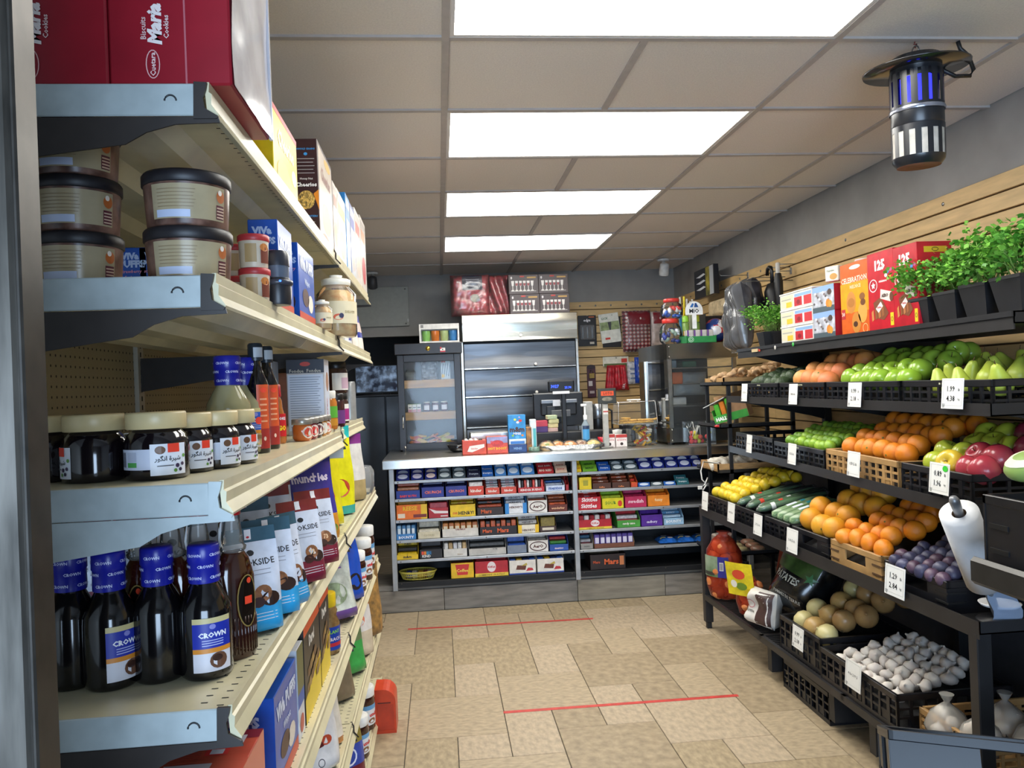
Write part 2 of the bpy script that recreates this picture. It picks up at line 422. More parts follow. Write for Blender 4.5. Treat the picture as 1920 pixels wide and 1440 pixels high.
# electrical panel on the back wall
a, b_ = ony(YB-.02, 640, 540), ony(YB-.02, 768, 611)
t = E_('electrical_panel', 'grey metal electrical panel cover on the back wall', 'panel', (a.x, YB-.03, b_.z))
w, h = b_.x-a.x, a.z-b_.z; PG = M('93958f', .5, var=.02)
O('cover', B().box(0, 0, 0, w, .028, h, PG, .004), t)
q = B()
for u in (.12, .95):
    for v in (.06, .93): q.lathe([(.0, .002), (.006, .002), (.008, 0)], M('666', .3, .8) if False else M('666666', .3, .8), 8, T=Matrix.Translation((w*u, -.0, h*v)) @ Matrix.Rotation(rad(90), 4, 'X'))
O('screw', q, t, kind='stuff')
O('latch', B().box(w*.97, -.008, h*.1, w*.99, 0, h*.18, M('c8c8c8', .4), .002), t)
# ================================================================ counter and candy shelves
YC = 4.93
t = E_('shop_counter', 'stainless counter with open candy shelves on a plank base', 'counter', (.6, YC, 0))
lx, ly = .6, YC
SS = M('c9c8c4', .3, 1., var=.04, vs=8, aniso=(1, 20, 20)); LIP = M('d9d6ce', .22, 1., var=.02)
ALU = M('a9abad', .42, .55, var=.05, vs=12); KB = M('101114', .6)
ct = B(); ct.box(-.37-lx, -.03, .935, 2.2-lx, .80, .966, SS, .006); ct.box(-.37-lx, -.031, .905, 2.2-lx, -.022, .96, LIP, .003)
O('countertop', ct, t)
def rz_(y, x=742): return ony(YC, x, y).z
RAIL = [rz_(902.4), rz_(936.7), rz_(976), rz_(1014), rz_(1051.5), rz_(1092.7)]
for x in (-.318, .838, 1.98):
    O('post', B().box(x-.0155-lx, -.012, .145, x+.0155-lx, .03, .905, ALU, .002), t)
O('back_panel', B().box(-.33-lx, .36, .10, 2.2-lx, .38, .93, KB), t)
O('end_panel', B().box(-.333-lx, .031, .10, -.315-lx, .80, .93, M('2a2a2c', .6)), t)
O('end_panel', B().box(2.18-lx, .031, .10, 2.2-lx, .80, .93, M('2a2a2c', .6)), t)
for k, z in enumerate(RAIL):
    for x0, x1 in ((-.302, .822), (.854, 1.964)):
        m = ALU if k < 5 else KB
        b = B(); b.box(x0-lx, -.004, z-(.018 if k < 5 else .035), x1-lx, .008, z, m, .002); b.box(x0-lx, .008, z-.012, x1-lx, .36, z-.004, m if k == 5 else M('8b8c8e', .5, .4))
        s = O('shelf', b, t)
        q = B()
        for u in (.02, .5, .98): q.lathe([(0, .0015), (.0035, .0015), (.004, 0)], M('5a5148', .4, .7), 8, T=Matrix.Translation((x0+(x1-x0)*u-lx, -.004, z-.009)) @ Matrix.Rotation(rad(90), 4, 'X'))
        O('rivet', q, s, kind='stuff')
PW = [M('8b8378', .5, var=.10, vs=5, aniso=(1.2, 8, 8)), M('807a72', .5, var=.10, vs=5, aniso=(1.2, 8, 8)), M('8f8676', .5, var=.1, vs=4, aniso=(1.2, 8, 8))]
for i, (a, b_) in enumerate(((-.60, -.02), (-.017, .835), (.838, 1.41), (1.413, 2.2))):
    O('base_plank', B().box(a-lx, .03, .0, b_-lx, .06, .135, PW[i % 3], .001), t)
O('base_cap', B().box(-.60-lx, .04, .1355, 2.2-lx, .36, .168, M('7f7a72', .5, var=.1, vs=5, aniso=(1.2, 8, 8)), .002), t)

# ---- candy
def bars(parent, w, y0, y1, z0, z1, col, n, along, tcol=None, txt=None):
    """wrapped bars lying in a display tray, each its own part"""
    for i in range(n):
        b = B()
        if along == 'x':      # stacked rows facing out
            zz = z0+(z1-z0)*i/n; yy = y0+(y1-y0)*i/n; hh = (z1-z0)/n*.92
            b.box(-w/2+.004, yy, zz, w/2-.004, min(yy+.05, y1), zz+hh, col[i % len(col)], .004)
            if txt and tcol: b.text(FR(yy), txt, 0, zz+hh*.5, w*.6, hh*.6, tcol, .03)
        else:                 # bars on edge, ends toward the front
            ww = w/n
            b.box(-w/2+i*ww+.002, y0, z0, -w/2+(i+1)*ww-.002, y1, z1, col[i % len(col)], .004)
            if tcol: b.flat(FR(y0), -w/2+i*ww+.006, z0+(z1-z0)*.3, -w/2+(i+1)*ww-.006, z0+(z1-z0)*.75, tcol, e=.0006)
        O('candy_bar', b, parent)
def tray(loc, w, h, outer, barcol, txts, label, side=None, front=.55, n=4, along='x', d=.19, wtxt=None, btcol=None, extra=None, btxt=None, rz=0., cut=None):
    t = E_('candy_box', label, 'candy box', loc, rz, group='candy boxes in the counter')
    o = M(outer, .45); i = M('8d7c66', .8) if side is None else M(side, .5); f = h*front; k = .0022
    b = B()
    b.box(-w/2, 0, 0, w/2, k, f, o); b.box(-w/2, d-k, 0, w/2, d, h, i); b.box(-w/2, k, 0, w/2, d-k, k, i)
    for s in (-1, 1):
        x0, x1 = (-w/2, -w/2+k) if s < 0 else (w/2-k, w/2)
        b.prism([(0, 0), (d, 0), (d, h), (d*.35, h), (0, f)], 'x', x0, x1, o if cut is None else M(cut, .5))
    for (tx, u, v, tw, th, c) in txts:
        b.text(FR(0), tx, u*w, v*f, tw*w, th*f, M(c, .5, var=0), .03)
    if extra: extra(b, w, f)
    O('tray', b, t)
    bc = [M(c, .3, var=.08, vs=60) for c in barcol]
    bt = M(btcol, .4, var=0) if btcol else None
    if along == 'x': bars(t, w-.008, .006, d*.7, .004 if front < .2 else f*.45, h*.96, bc, n, 'x', bt, btxt)
    else: bars(t, w-.008, .012, d*.7, .004, h*.86, bc, n, 'y', bt)
    return t
def gum(loc, w, h, col, oval, txt, label, n=3, txtc='101538', inner=None):
    t = E_('gum_box', label, 'gum box', loc, group='gum packs on the counter shelves')
    m = M(col, .35)
    for i in range(n):
        b = B(); y = .004+i*.05; z = i*h*.24
        T = Matrix.Translation((0, y, z)) @ Matrix.Rotation(rad(-38), 4, 'X')
        b.box(-w/2+.002, 0, 0, w/2-.002, .011, h*.62, m, .002, T=T)
        fn = lambda u, v, e=0, T=T: tuple(T @ Vector((u, -e, v)))
        if oval:
            b.ell(fn, 0, h*.31, w*.36, h*.2, M(oval, .4, var=0), 18)
            b.ell(fn, 0, h*.31, w*.27, h*.13, M(inner or txtc, .4, var=0), 18, e=.0006)
            b.text(fn, txt, 0, h*.31, w*.4, h*.14, M(oval, .4, var=0), .03, e=.0009)
        else: b.text(fn, txt, 0, h*.28, w*.8, h*.2, M(txtc, .4, var=0), .03, e=.0006)
        O('gum_pack', b, t)
    return t
def seat(row, bay, xa, xb):
    o = (720, 4.966) if bay == 0 else (1060, 4.964)
    pa, pb = o[0]+xa/o[1], o[0]+xb/o[1]
    z = RAIL[row]; yp = proj((.3 if bay == 0 else 1.2, YC, z))[1]
    A = ony(YC+.012, pa, yp); Bp = ony(YC+.012, pb, yp)
    return ((A.x+Bp.x)/2, YC+.016, z+.0005), Bp.x-A.x-.003
RN = ['top', 'second', 'third', 'fourth', 'fifth', 'bottom']; BN = ['left', 'right']
def G(row, bay, a, b_, h, col, oval, txt, desc, **k):
    loc, w = seat(row, bay, a, b_); gum(loc, w, h, col, oval, txt, desc, **k)
def C(row, bay, a, b_, h, outer, bc, txts, desc, **k):
    loc, w = seat(row, bay, a, b_)
    if row: h = min(h, RAIL[row-1]-.018-RAIL[row]-.006)
    return tray(loc, w, h, outer, bc, txts, '%s, %s shelf of %s counter bay' % (desc, RN[row], BN[bay]), **k)
gs = 'top shelf of left counter bay'
for i, (a, b_, col, ov, inn, tx, d) in enumerate((
    (105, 240, '1b2a78', 'c9cde0', None, 'EXCEL', 'navy gum packs with white oval beside the left post'),
    (245, 370, '1b2a7c', 'd8cfe0', '7a1830', 'EXCEL', 'navy gum packs with reddish oval, second from left post'),
    (375, 495, '1b2a7c', 'f0d8d0', 'b02a20', 'EXCEL', 'navy gum packs with bright red oval, third from left post'),
    (500, 630, '44545e', 'd8e0e0', '20282c', 'EXCEL', 'slate grey gum packs with white oval, left of the grey pair'),
    (635, 765, '44545e', 'd8e0e0', '20282c', 'EXCEL', 'slate grey gum packs with white oval, right of the grey pair'))):
    G(0, 0, a, b_, .085, col, ov, tx, d+', left bay', inner=inn)
G(0, 0, 770, 905, .08, '141c3c', None, 'Dentyne', 'near black gum packs on the top left counter shelf', txtc='cfd6e6', n=2)
G(0, 0, 910, 1025, .085, '1f63b8', None, 'Dentyne', 'blue gum packs with white script on the top left counter shelf', txtc='f0f4fa', n=2)
for i, (a, b_) in enumerate(((1030, 1145), (1150, 1270), (1275, 1410))):
    G(0, 0, a, b_, .11, '3d7fc4', 'd6e4f2', 'ORBIT', 'light blue gum packs with silver bands, %s of three on the top left shelf' % ('leftmost', 'middle', 'rightmost')[i], n=4, inner='2c6cb0')
G(0, 0, 1430, 1590, .085, 'b0222a', None, 'BIG RED', 'red gum packs on the top left counter shelf near the middle post', txtc='f2d8c8')
G(0, 0, 1595, 1715, .09, 'd9b8a0', None, 'JUICY', 'cream and pink gum packs on the top left counter shelf by the post', txtc='c03a2c')
G(0, 1, 82, 158, .09, 'e8c222', None, 'FRUIT', 'yellow gum packs right of the middle counter post', txtc='b03020')
G(0, 1, 160, 305, .085, '6fa82e', None, 'MINT', 'lime green gum packs on the top right counter shelf', txtc='1e4a20')
G(0, 1, 307, 430, .07, '1f58b0', None, 'Dentyne', 'bright blue gum packs on the top right counter shelf', txtc='eef2fa', n=2)
for a, b_, d in ((432, 550, 'left'), (552, 683, 'right')): G(0, 1, a, b_, .075, '47565e', 'dfe4e4', 'EXCEL', 'slate grey gum packs on top right shelf, %s of two' % d, n=2, inner='20282c')
for i, (a, b_) in enumerate(((687, 815), (817, 935), (937, 1060), (1062, 1183), (1187, 1290))):
    G(0, 1, a, b_, .095, '1b2a80', 'dfe0ee', 'EXCEL', 'navy gum packs with white oval, %s of five on top right shelf' % ORD[i], inner='b02a20' if i == 1 else None)
for a, b_, col, ov, d in ((680, 800, '2a62b4', 'e0e8f4', 'blue gum pack with white oval on second shelf, right bay'), (802, 918, '5c6a70', 'f0f0ec', 'grey gum pack with white oval on second shelf, right bay'), (920, 1040, '2a66b8', 'e6ecf4', 'blue gum pack beside a teal pack, second shelf, right bay')):
    G(1, 1, a, b_, .05, col, ov, 'EXCEL', d, n=1)
G(1, 1, 1042, 1165, .075, '2f6a72', None, 'Dentyne', 'teal gum packs with white script on second shelf, right bay', n=2, txtc='f2f6f6')
# row 2 left
C(1, 0, 108, 340, .105, '243a90', ['d2572a', 'e8a070'], [('BABY RUTH', 0, .3, .8, .3, 'e8402c')], 'blue and red box of orange wrapped bars', n=3)
C(1, 0, 346, 563, .098, '2c3690', ['20266c'], [('CRUNCH', 0, .5, .72, .55, 'e8765c')], 'violet blue box of crisp bars, left of two', front=.7, btcol='d8d8e8', n=3)
C(1, 0, 572, 775, .098, '2c3690', ['20266c'], [('CRUNCH', 0, .5, .72, .55, 'e8765c')], 'violet blue box of crisp bars, right of two', front=.7, btcol='d8d8e8', n=3)
C(1, 0, 782, 935, .105, 'd8452c', ['e8e2dc'], [('kinder', 0, .5, .7, .4, 'f6ece0')], 'red box with grey back and few white bars', n=1, front=.62, side='9aa0a8')
C(1, 0, 942, 1083, .105, 'd8503a', ['e9e4e0', 'd8dce4'], [('kinder', 0, .5, .7, .4, 'f6ece0')], 'red box of stacked white bars, left of two', n=5, front=.45, btcol='d04030', btxt='kinder')
C(1, 0, 1087, 1240, .105, 'd8503a', ['e9e4e0', 'd8dce4'], [('kinder', 0, .5, .7, .4, 'f6ece0')], 'red box of stacked white bars, right of two', n=5, front=.45, btcol='d04030', btxt='kinder')
C(1, 0, 1247, 1500, .095, 'c02a2c', ['f0eae6', '2a2428', 'e0564a'], [('KINDER BUENO', 0, .5, .8, .5, 'f4e6e0')], 'red tray of upright white and black bars', n=9, along='y', front=.35)
C(1, 0, 1507, 1690, .06, 'cfd9ec', ['3f78c4', 'e6eef8'], [('mentos', 0, .5, .7, .6, '2250a0')], 'low white and blue tray of mint rolls', n=3, front=.6)
C(1, 0, 1692, 1728, .105, 'a8262c', ['c24038'], [], 'narrow dark red box against the middle post', n=3, front=.4)
C(1, 1, 92, 124, .1, 'a8262c', ['c24038'], [], 'narrow dark red box right of the middle post', n=3, front=.4)
C(1, 1, 127, 250, .085, 'e6c81e', ['d8b41a'], [], 'plain yellow box with small square print', n=1, front=.9, extra=lambda b, w, f: b.flat(FR(0), -w*.18, f*.3, w*.22, f*.75, M('a8a030', .5, var=0), e=.0005))
C(1, 1, 252, 432, .105, '53301f', ['c8603a', '6a3a24'], [('Coffee', 0, .25, .7, .3, 'e88a50')], 'brown box of copper wrapped bars, left of two', n=4, front=.4, btcol='f0e0d0', btxt='coffee')
C(1, 1, 434, 608, .118, '53301f', ['c8603a', '6a3a24'], [('Coffee', 0, .25, .7, .3, 'e88a50')], 'brown box of copper wrapped bars, right of two', n=4, front=.4, btcol='f0e0d0', btxt='coffee')
C(1, 1, 610, 678, .07, 'd8502a', ['e87a3a', 'd83a2a'], [], 'small orange and red box', n=3, front=.4)
# row 3 left
def reese(b, w, f):
    b.flat(FR(0), w*.3, 0, w*.5, f, M('f2c41c', .4, var=0), e=.0004); b.flat(FR(0), w*.05, f*.1, w*.48, f*.32, M('7a2418', .4, var=0), e=.0006); b.flat(FR(0), -w*.45, f*.1, -w*.22, f*.4, M('e8d8c0', .4, var=0), e=.0006)
C(2, 0, 112, 405, .118, 'ee7416', ['e86a18', 'e8a81c'], [('REESE', -.05, .75, .5, .3, 'f8c81e')], 'orange box with yellow corner of peanut cups', front=.85, n=2, extra=reese, cut='f2c41c')
C(2, 0, 412, 605, .12, 'b3232e', ['a82a34'], [], 'dark red box with white wave and grey back', front=.6, side='b4aea8', n=1, extra=lambda b, w, f: (b.poly([(-w*.45, -.0006, f*.92), (-w*.2, -.0006, f*.45), (w*.47, -.0006, f*.4), (w*.47, -.0006, f*.62), (-w*.1, -.0006, f*.7)], M('eee6e6', .5, var=0)), b.flat(FR(0), w*.1, f*.1, w*.45, f*.22, M('e0d0d0', .5, var=0), e=.0005)))
C(2, 0, 613, 858, .13, 'f0c818', ['f0c818', 'e0b010'], [('OH', -.31, .3, .18, .34, 'd83a24'), ('HENRY!', .13, .3, .6, .34, '2a2014')], 'bright yellow box of peanut bars', front=.7, n=4, btcol='d84a28', btxt='OH HENRY')
C(2, 0, 866, 1118, .12, '33231e', ['1e1a1c', 'c8562c'], [('Mars', -.15, .5, .5, .55, 'd8602c')], 'black open box of bars with orange script', front=.45, n=4, btcol='e86a30', btxt='Mars')
def hb(c):
    def fn(b, w, f):
        b.flat(FR(0), -w*.5, 0, -w*.32, f, M(c, .4, var=0), e=.0004); b.flat(FR(0), w*.32, 0, w*.5, f, M(c, .4, var=0), e=.0004)
    return fn
C(2, 0, 1128, 1335, .12, 'e8e8ea', ['e6e6ec'], [("HERSHEY'S", .0, .62, .6, .3, '5a3018')], 'white box with blue wings of cream bars', front=.62, n=3, btcol='3a2a2a', btxt="HERSHEY'S", extra=hb('2f86d0'), cut='2f86d0', side='2f3a44')
def aero(b, w, f):
    b.ell(FR(0), 0, f*.5, w*.42, f*.42, M('4a241a', .4, var=0), 24, ring=.006); b.text(FR(0), 'AerO', 0, f*.5, w*.5, f*.42, M('5a2a1c', .4, var=0), .04, e=.0006)
C(2, 0, 1342, 1528, .13, 'ece6de', ['e6ddd2', 'd06a48'], [], 'white box with dark brown swirl ring, upper one', front=.72, n=3, extra=aero)
C(2, 0, 1533, 1715, .135, '6a2f20', ['e07a4a', 'c86038', '8a4630'], [('wunderbar', 0, .5, .7, .5, 'f0b88a')], 'brown box packed with orange bars beside the middle post', front=.4, n=5, btcol='5a2418', btxt='wunder', side='a8846a')
# row 3 right
C(2, 1, 105, 338, .135, 'c8222c', ['d83034', 'e0402c'], [('Skittles', 0, .3, .75, .34, 'f6eeee'), ('Skittles', .03, .8, .75, .34, 'f6eeee')], 'red box of fruit candy packets with white script', front=.75, n=4, btcol='f6e6e0', btxt='Skittles')
C(2, 1, 342, 550, .118, 'dfd21e', ['8ec02a', 'c8d43a'], [('SOUR', -.1, .55, .5, .5, '5a8a20')], 'yellow green box of sour candy packets', front=.62, n=3, side='4e7a2a', extra=lambda b, w, f: b.ell(FR(0), w*.32, f*.45, w*.1, f*.3, M('d83828', .5, var=0)))
C(2, 1, 555, 763, .118, 'c02a58', ['d84a78', 'b01c48'], [('swedish', 0, .55, .7, .35, 'f2c8d4')], 'magenta box of berry candy packets', front=.65, n=3, side='a84a5c')
C(2, 1, 767, 978, .118, 'ee8a24', ['f09a2c', 'e87a1c'], [('fuzzy', 0, .55, .7, .35, 'f8dca8')], 'orange box of peach candy packets', front=.65, n=3, side='c88a50')
# row 4 left
C(3, 0, 112, 303, .118, '3f86c8', ['88b4d8', '4a86bc'], [('BOUNTY', 0, .4, .8, .5, 'f2f6fa')], 'light blue tray of upright coconut bars', front=.35, n=4, along='y', btcol='e8f0f6', side='9ab4c8')
C(3, 0, 312, 528, .115, 'ddd2b4', ['e8dfc8'], [('COOKIES', 0, .5, .6, .3, 'b8a880')], 'cream box of pale wrapped bars', front=.4, n=2, btcol='5a3018')
C(3, 0, 540, 885, .115, 'dcd6cc', ['d88a40', 'b86a30'], [('CARAMILK', 0, .9, .4, .2, '8a3a24')], 'wide white torn tray of copper wrapped bars', front=.5, n=6, along='y', btcol='e8d8b8', side='a8825c')
C(3, 0, 892, 1245, .118, '241a1a', ['d06a40', '2a2022'], [('Mars', -.3, .5, .25, .5, 'e0602c'), ('Mars', .12, .5, .4, .55, 'e0602c')], 'wide black box of bars with orange ends', front=.5, n=7, along='y', btcol='c85a34', side='141112')
C(3, 0, 1250, 1448, .125, 'eee4d0', ['e8e0d8'], [("HERSHEY'S", 0, .35, .6, .3, '5a3018')], 'white box with yellow wings of cream bars', front=.5, n=3, btcol='4a3024', btxt="HERSHEY'S", extra=hb('f0c01c'), cut='f0c01c')
C(3, 0, 1452, 1612, .12, '4a342c', ['8a7a3a', '6a4a6a'], [], 'brown scooped tray with grey back', front=.35, n=1, side='b0aaa4', extra=lambda b, w, f: b.flat(FR(0), -w*.35, f*.3, w*.35, f*.75, M('d8ccb8', .5, var=0), e=.0005))
# row 4 right
def kk(b, w, f):
    b.flat(FR(0), -w*.5, 0, w*.5, f*.22, M('f0d040', .4, var=0), e=.0004); b.ell(FR(0), 0, f*.62, w*.13, f*.34, M('f2e6e6', .4, var=0), 20, e=.0004); b.text(FR(0), 'KitKat', 0, f*.62, w*.22, f*.3, M('c81e28', .4, var=0), .03, e=.0008); b.text(FR(0), 'COMMANDE UN KITKAT', 0, f*.11, w*.8, f*.12, M('5a3a14', .4, var=0), .01, e=.0007)
C(3, 1, 122, 438, .105, 'b8202a', ['a01c26', 'd8d0cc'], [], 'red box with yellow base stripe, wafer bars, upper one', front=.6, n=6, along='y', extra=kk, side='b09a84')
C(3, 1, 482, 705, .1, '4a9a3a', ['d8303a', 'e8e8e4', 'c02a34'], [('candy cane', 0, .5, .7, .4, 'f2e8e4')], 'green tray of red and white candy', front=.45, n=3, side='3e6a34')
C(3, 1, 707, 912, .118, '5a2c96', ['5a2c96'], [('cadbury', 0, .35, .5, .3, 'e8e0f2')], 'purple box of dairy chocolate bars', front=.7, n=2, btcol='c8b8e0', side='4a3a7c')
C(3, 1, 917, 1110, .125, '9fc4de', ['6aa2cc', 'c8dcea'], [('BOUNTY', 0, .5, .75, .5, 'f6f8fa')], 'pale blue box of coconut bars', front=.42, n=4, btcol='f2f6f8', btxt='BOUNTY', side='b8c8d0')
# row 5 left
C(4, 0, 112, 323, .115, 'ecc41c', ['f0c81e', '221c14', 'f0c81e'], [('m&m', 0, .55, .6, .6, '2a1c14')], 'yellow packets of peanut candy in a dark tray', front=.3, n=3, btcol='2a1c14', btxt='m&m', side='24201c')
C(4, 0, 330, 548, .125, '2a2624', ['1c1a1a', '302a26'], [('KIND', -.2, .25, .4, .3, 'f2f0ea')], 'black box of nut bars with coloured squares', front=.55, n=2, extra=lambda b, w, f: [b.flat(FR(0), -w*.42+i*w*.11, f*.42, -w*.42+i*w*.11+w*.1, f*.8, M(c, .5, var=0), e=.0006) for i, c in enumerate(('d84a34', 'e88a2c', '3a8ab0', '2c6a9a'))])
C(4, 0, 552, 780, .12, 'dedad2', ['e8e6e0', 'd2b07a', 'd8d8dc'], [('bueno', .2, .3, .35, .2, 'a8906a')], 'white scooped tray of white and gold bars', front=.5, n=5, along='y', side='b8b4ac')
C(4, 0, 788, 1143, .115, 'c2beb6', ['34322f', '6a6864'], [('mr big', .2, .85, .3, .25, '4a4a46')], 'wide grey tray half filled with dark bars', front=.42, n=3, btcol='b8b4a8', side='a8a49c')
C(4, 0, 1147, 1335, .115, '7d8798', ['2c58b4', '3a68c0'], [], 'blue grey tray of shiny blue bars', front=.5, n=2, side='8c94a2')
C(4, 0, 1342, 1538, .13, 'ece6de', ['e6ddd2', 'd8cabc'], [], 'white box with dark brown swirl ring, lower one', front=.72, n=3, extra=aero)
C(4, 0, 1543, 1725, .118, '2a52a8', ['2a8a8c', '5aa04a', 'd83a3a', '30509c'], [('mentos', 0, .4, .6, .3, 'f0dce0')], 'blue box of green and red packets', front=.4, n=4)
# row 5 right
C(4, 1, 140, 263, .105, '9a9690', ['8a2c34', 'b8b8b8', '3a6a8a'], [('mint', 0, .5, .5, .4, '5a5a58')], 'grey tray of red and silver packets', front=.35, n=4)
C(4, 1, 268, 648, .1, '7a4a34', ['6c5cae', '5a4a9a'], [], 'wide brown tray of seven purple bars on end', front=.28, n=7, along='y', btcol='e6e0f0', cut='a88860')
# row 6
C(5, 0, 622, 843, .1, 'f0c01c', ['d8482a'], [('Coffee', 0, .5, .5, .5, 'f8d858')], 'yellow box with red bowl shaped panel', front=.95, n=1, extra=lambda b, w, f: b.poly([(-w*.3, -.0003, f*.9), (w*.3, -.0003, f*.9), (w*.22, -.0003, f*.2), (-w*.22, -.0003, f*.2)][::-1], M('d8302a', .4, var=0)))
C(5, 0, 848, 1163, .105, 'c0222c', ['b01c26'], [], 'wide red box with yellow base stripe', front=.92, n=2, extra=kk)
def ch(b, w, f):
    b.flat(FR(0), -w*.5, 0, w*.5, f*.1, M('3a52a0', .4, var=0), e=.0004); b.poly([(-w*.25, -.0005, f*.35), (w*.1, -.0005, f*.3), (w*.14, -.0005, f*.6), (-w*.2, -.0005, f*.65)], M('6a3420', .4, var=0)); b.poly([(w*.12, -.0007, f*.22), (w*.4, -.0007, f*.25), (w*.36, -.0007, f*.42), (w*.2, -.0007, f*.45)], M('c83038', .4, var=0)); b.poly([(-w*.05, -.0008, f*.6), (w*.18, -.0008, f*.62), (w*.15, -.0008, f*.8)], M('c8b048', .4, var=0))
for a, b_, d in ((1167, 1423, 'left'), (1428, 1683, 'right')):
    C(5, 0, a, b_, .135, 'efe8dd', ['3a62b0', 'c8a02c', '2a3a6a'], [], 'white torn display box with chocolate picture, %s of two' % d, front=.8, n=4, along='y', extra=ch, side='d8d0c4')
C(5, 1, 232, 568, .098, '2a1c1a', ['2a1c1a'], [('Mars', .1, .5, .4, .6, 'e0622e'), ('Mars', -.32, .5, .2, .5, 'c05028')], 'closed dark brown box with orange script', front=.98, n=1, extra=lambda b, w, f: b.flat(FR(0), w*.33, f*.25, w*.45, f*.85, M('c87a4a', .5, var=0), e=.0005))
# oval basket
loc, w = seat(5, 0, 130, 495)
t = E_('plastic_basket', 'oval yellow plastic basket on the bottom left counter shelf', 'basket', (loc[0], loc[1]+.075, loc[2]))
YL = M('d9cb5a', .4); b = B()
for z, r in ((.0, .8), (.022, .88), (.034, .93)): b.tube([(w/2*r*cos(a), .075*r*sin(a), z+.003) for a in [2*pi*k/40 for k in range(40)]], .0025, YL, 6, closed=True)
for k in range(44):
    a = 2*pi*k/44; b.tube([(w/2*.8*cos(a), .075*.8*sin(a), .003), (w/2*.95*cos(a), .075*.95*sin(a), .045)], .0018, YL, 4)
O('weave', b, t); O('rim', B().tube([(w/2*.97*cos(a), .075*.97*sin(a), .047) for a in [2*pi*k/40 for k in range(40)]], .005, YL, 8, closed=True), t)
O('floor', B().lathe([(w/2*.8, .001), (w/2*.8, .003)], YL, 30, sy=.15/w), t)
for i, (x, c) in enumerate(((-.055, '2b3fa0'), (-.02, 'd8d4c8'), (.02, 'c89a34'), (.05, '8a3038'), (.07, 'c8b8a0'))):
    O('candy_piece', B().box(loc[0]+x-.02, loc[1]+.045, loc[2]+.006, loc[0]+x+.02, loc[1]+.105, loc[2]+.046, M(c, .3), .008), label='%s wrapped sweet in the oval yellow basket' % ('blue', 'white', 'gold', 'wine red', 'beige')[i], cat='sweet', group='sweets in the oval basket')
# blue bags on row 5 right
for i, (a, b_, dz) in enumerate(((890, 1080, 0), (1060, 1240, .0), (1230, 1400, .0))):
    loc, w = seat(4, 1, a, b_); bb = B()
    for k in range(2):
        for j in range(1): pass
    def f(u, v, e=0): return (u, .05+v*.13, .008+.022*(1-(2*u/w)**4)*(1-(2*v-0)**4)+e)
    bb.flat(lambda u, v, e=0: (u, .02+(v+.5)*.16, .004+.028*max(0, (1-(2*u/w)**4))*max(0, (1-(2*v)**4))), -w/2, -.5, w/2, .5, M('2a6ac0', .25, var=.2, vs=30), 10, 8)
    bb.flat(lambda u, v, e=0: (u, .02+(v+.5)*.16, .003), -w/2, -.5, w/2, .5, M('2a6ac0', .25, var=.2, vs=30), 1, 1)
    for (u, v, r, c) in ((-.25, -.2, .02, 'd8d08a'), (.1, -.25, .018, 'f0f0ec'), (.2, .1, .02, '8a3a34'), (-.1, .1, .02, 'e6e6e6')):
        bb.ell(lambda x, y, e=0: (x, .02+(y/.16+.5)*.16, .0055+.028*max(0, (1-(2*x/w)**4))*max(0, (1-(2*y/.16)**4))), u*w, v*.16, r, r*.7, M(c, .4, var=0), 12)
    O('candy_bag', bb, loc=loc, label='blue candy bag lying flat on fifth right counter shelf, %s of three' % ('leftmost', 'middle', 'rightmost')[i], cat='candy bag', group='blue candy bags')
# ================================================================ things behind and on the counter
from mathutils import noise as NZ
def rect(y, x0, y0, x1, y1):
    a, b_ = ony(y, x0, y1), ony(y, x1, y0)
    zc0 = (ony(y, x0, y1).z+ony(y, x1, y1).z)/2; zc1 = (ony(y, x0, y0).z+ony(y, x1, y0).z)/2
    xa = (ony(y, x0, y0).x+ony(y, x0, y1).x)/2; xb = (ony(y, x1, y0).x+ony(y, x1, y1).x)/2
    return xa, xb, zc0, zc1          # left, right, bottom, top
def lump(b, w, h, d, m, seed=0, amp=.25, f=14., n=12, zb=0., back=True, wave=None, pw=4):
    """soft bulging pack standing on z=zb, front toward -Y"""
    def fn(u, v, e=0):
        x = (2*u/w); z = (2*(v-zb)/h-1)
        t = max(0, 1-abs(x)**pw)**.5*max(0, 1-abs(z)**pw)**.5
        q = NZ.noise(Vector((u*f+seed, v*f, seed*3.1)))*amp
        if wave: q += wave(u, v)
        return (u, -d/2*t*(1+q)-e, v)
    b.flat(fn, -w/2, zb, w/2, zb+h, m, n, n)
    s0 = len(b.sm)-n*n
    if back: b.flat(lambda u, v, e=0: (u, -fn(u, v)[1], v), -w/2, zb, w/2, zb+h, m, n, n)
    return fn
GL = GLASS('f4f8f8', .02); FILM = GLASS('ffffff', .05, .12, 1.45)
# --- black refrigerators at the back
x0, x1, z0, z1 = rect(7.12, 640, 742, 727, 1012); x2 = ony(7.12, 765, 800).x
t = E_('cooler', 'dark two door cooler standing behind the left end of the counter', 'cooler', (x0, 7.12, 0))
K = M('1c1e22', .18, var=.05, vs=3, coat=.3)
O('body', B().box(0, .03, .05, x2-x0, .6, z1, M('131315', .4), .005), t)
O('base', B().box(.02, .06, 0, x2-x0-.02, .58, .05, M('0b0b0c', .6)), t)
for a, b_ in ((0, x1-x0-.004), (x1-x0+.004, x2-x0)):
    d = O('door', B().box(a, 0, .07, b_, .028, z1-.01, K, .006), t)
O('top_trim', B().box(0, -.004, z1-.008, x2-x0, .03, z1, M('4a4b4e', .3, .6), .002), t)
x0, x1, zb, zt = rect(7.2, 664, 684, 746, 738)
t = E_('monitor', 'dark security monitor with bluish picture on top of the cooler', 'monitor', ((x0+x1)/2, 7.25, z1+.0008))
w = x1-x0; zb -= z1; zt -= z1
O('bezel', B().box(-w/2, 0, zb, w/2, .04, zt, M('101114', .3), .006), t)
scr = bpy.data.materials.new('screen_picture'); scr.use_nodes = True; nt = scr.node_tree; bs = nt.nodes['Principled BSDF']
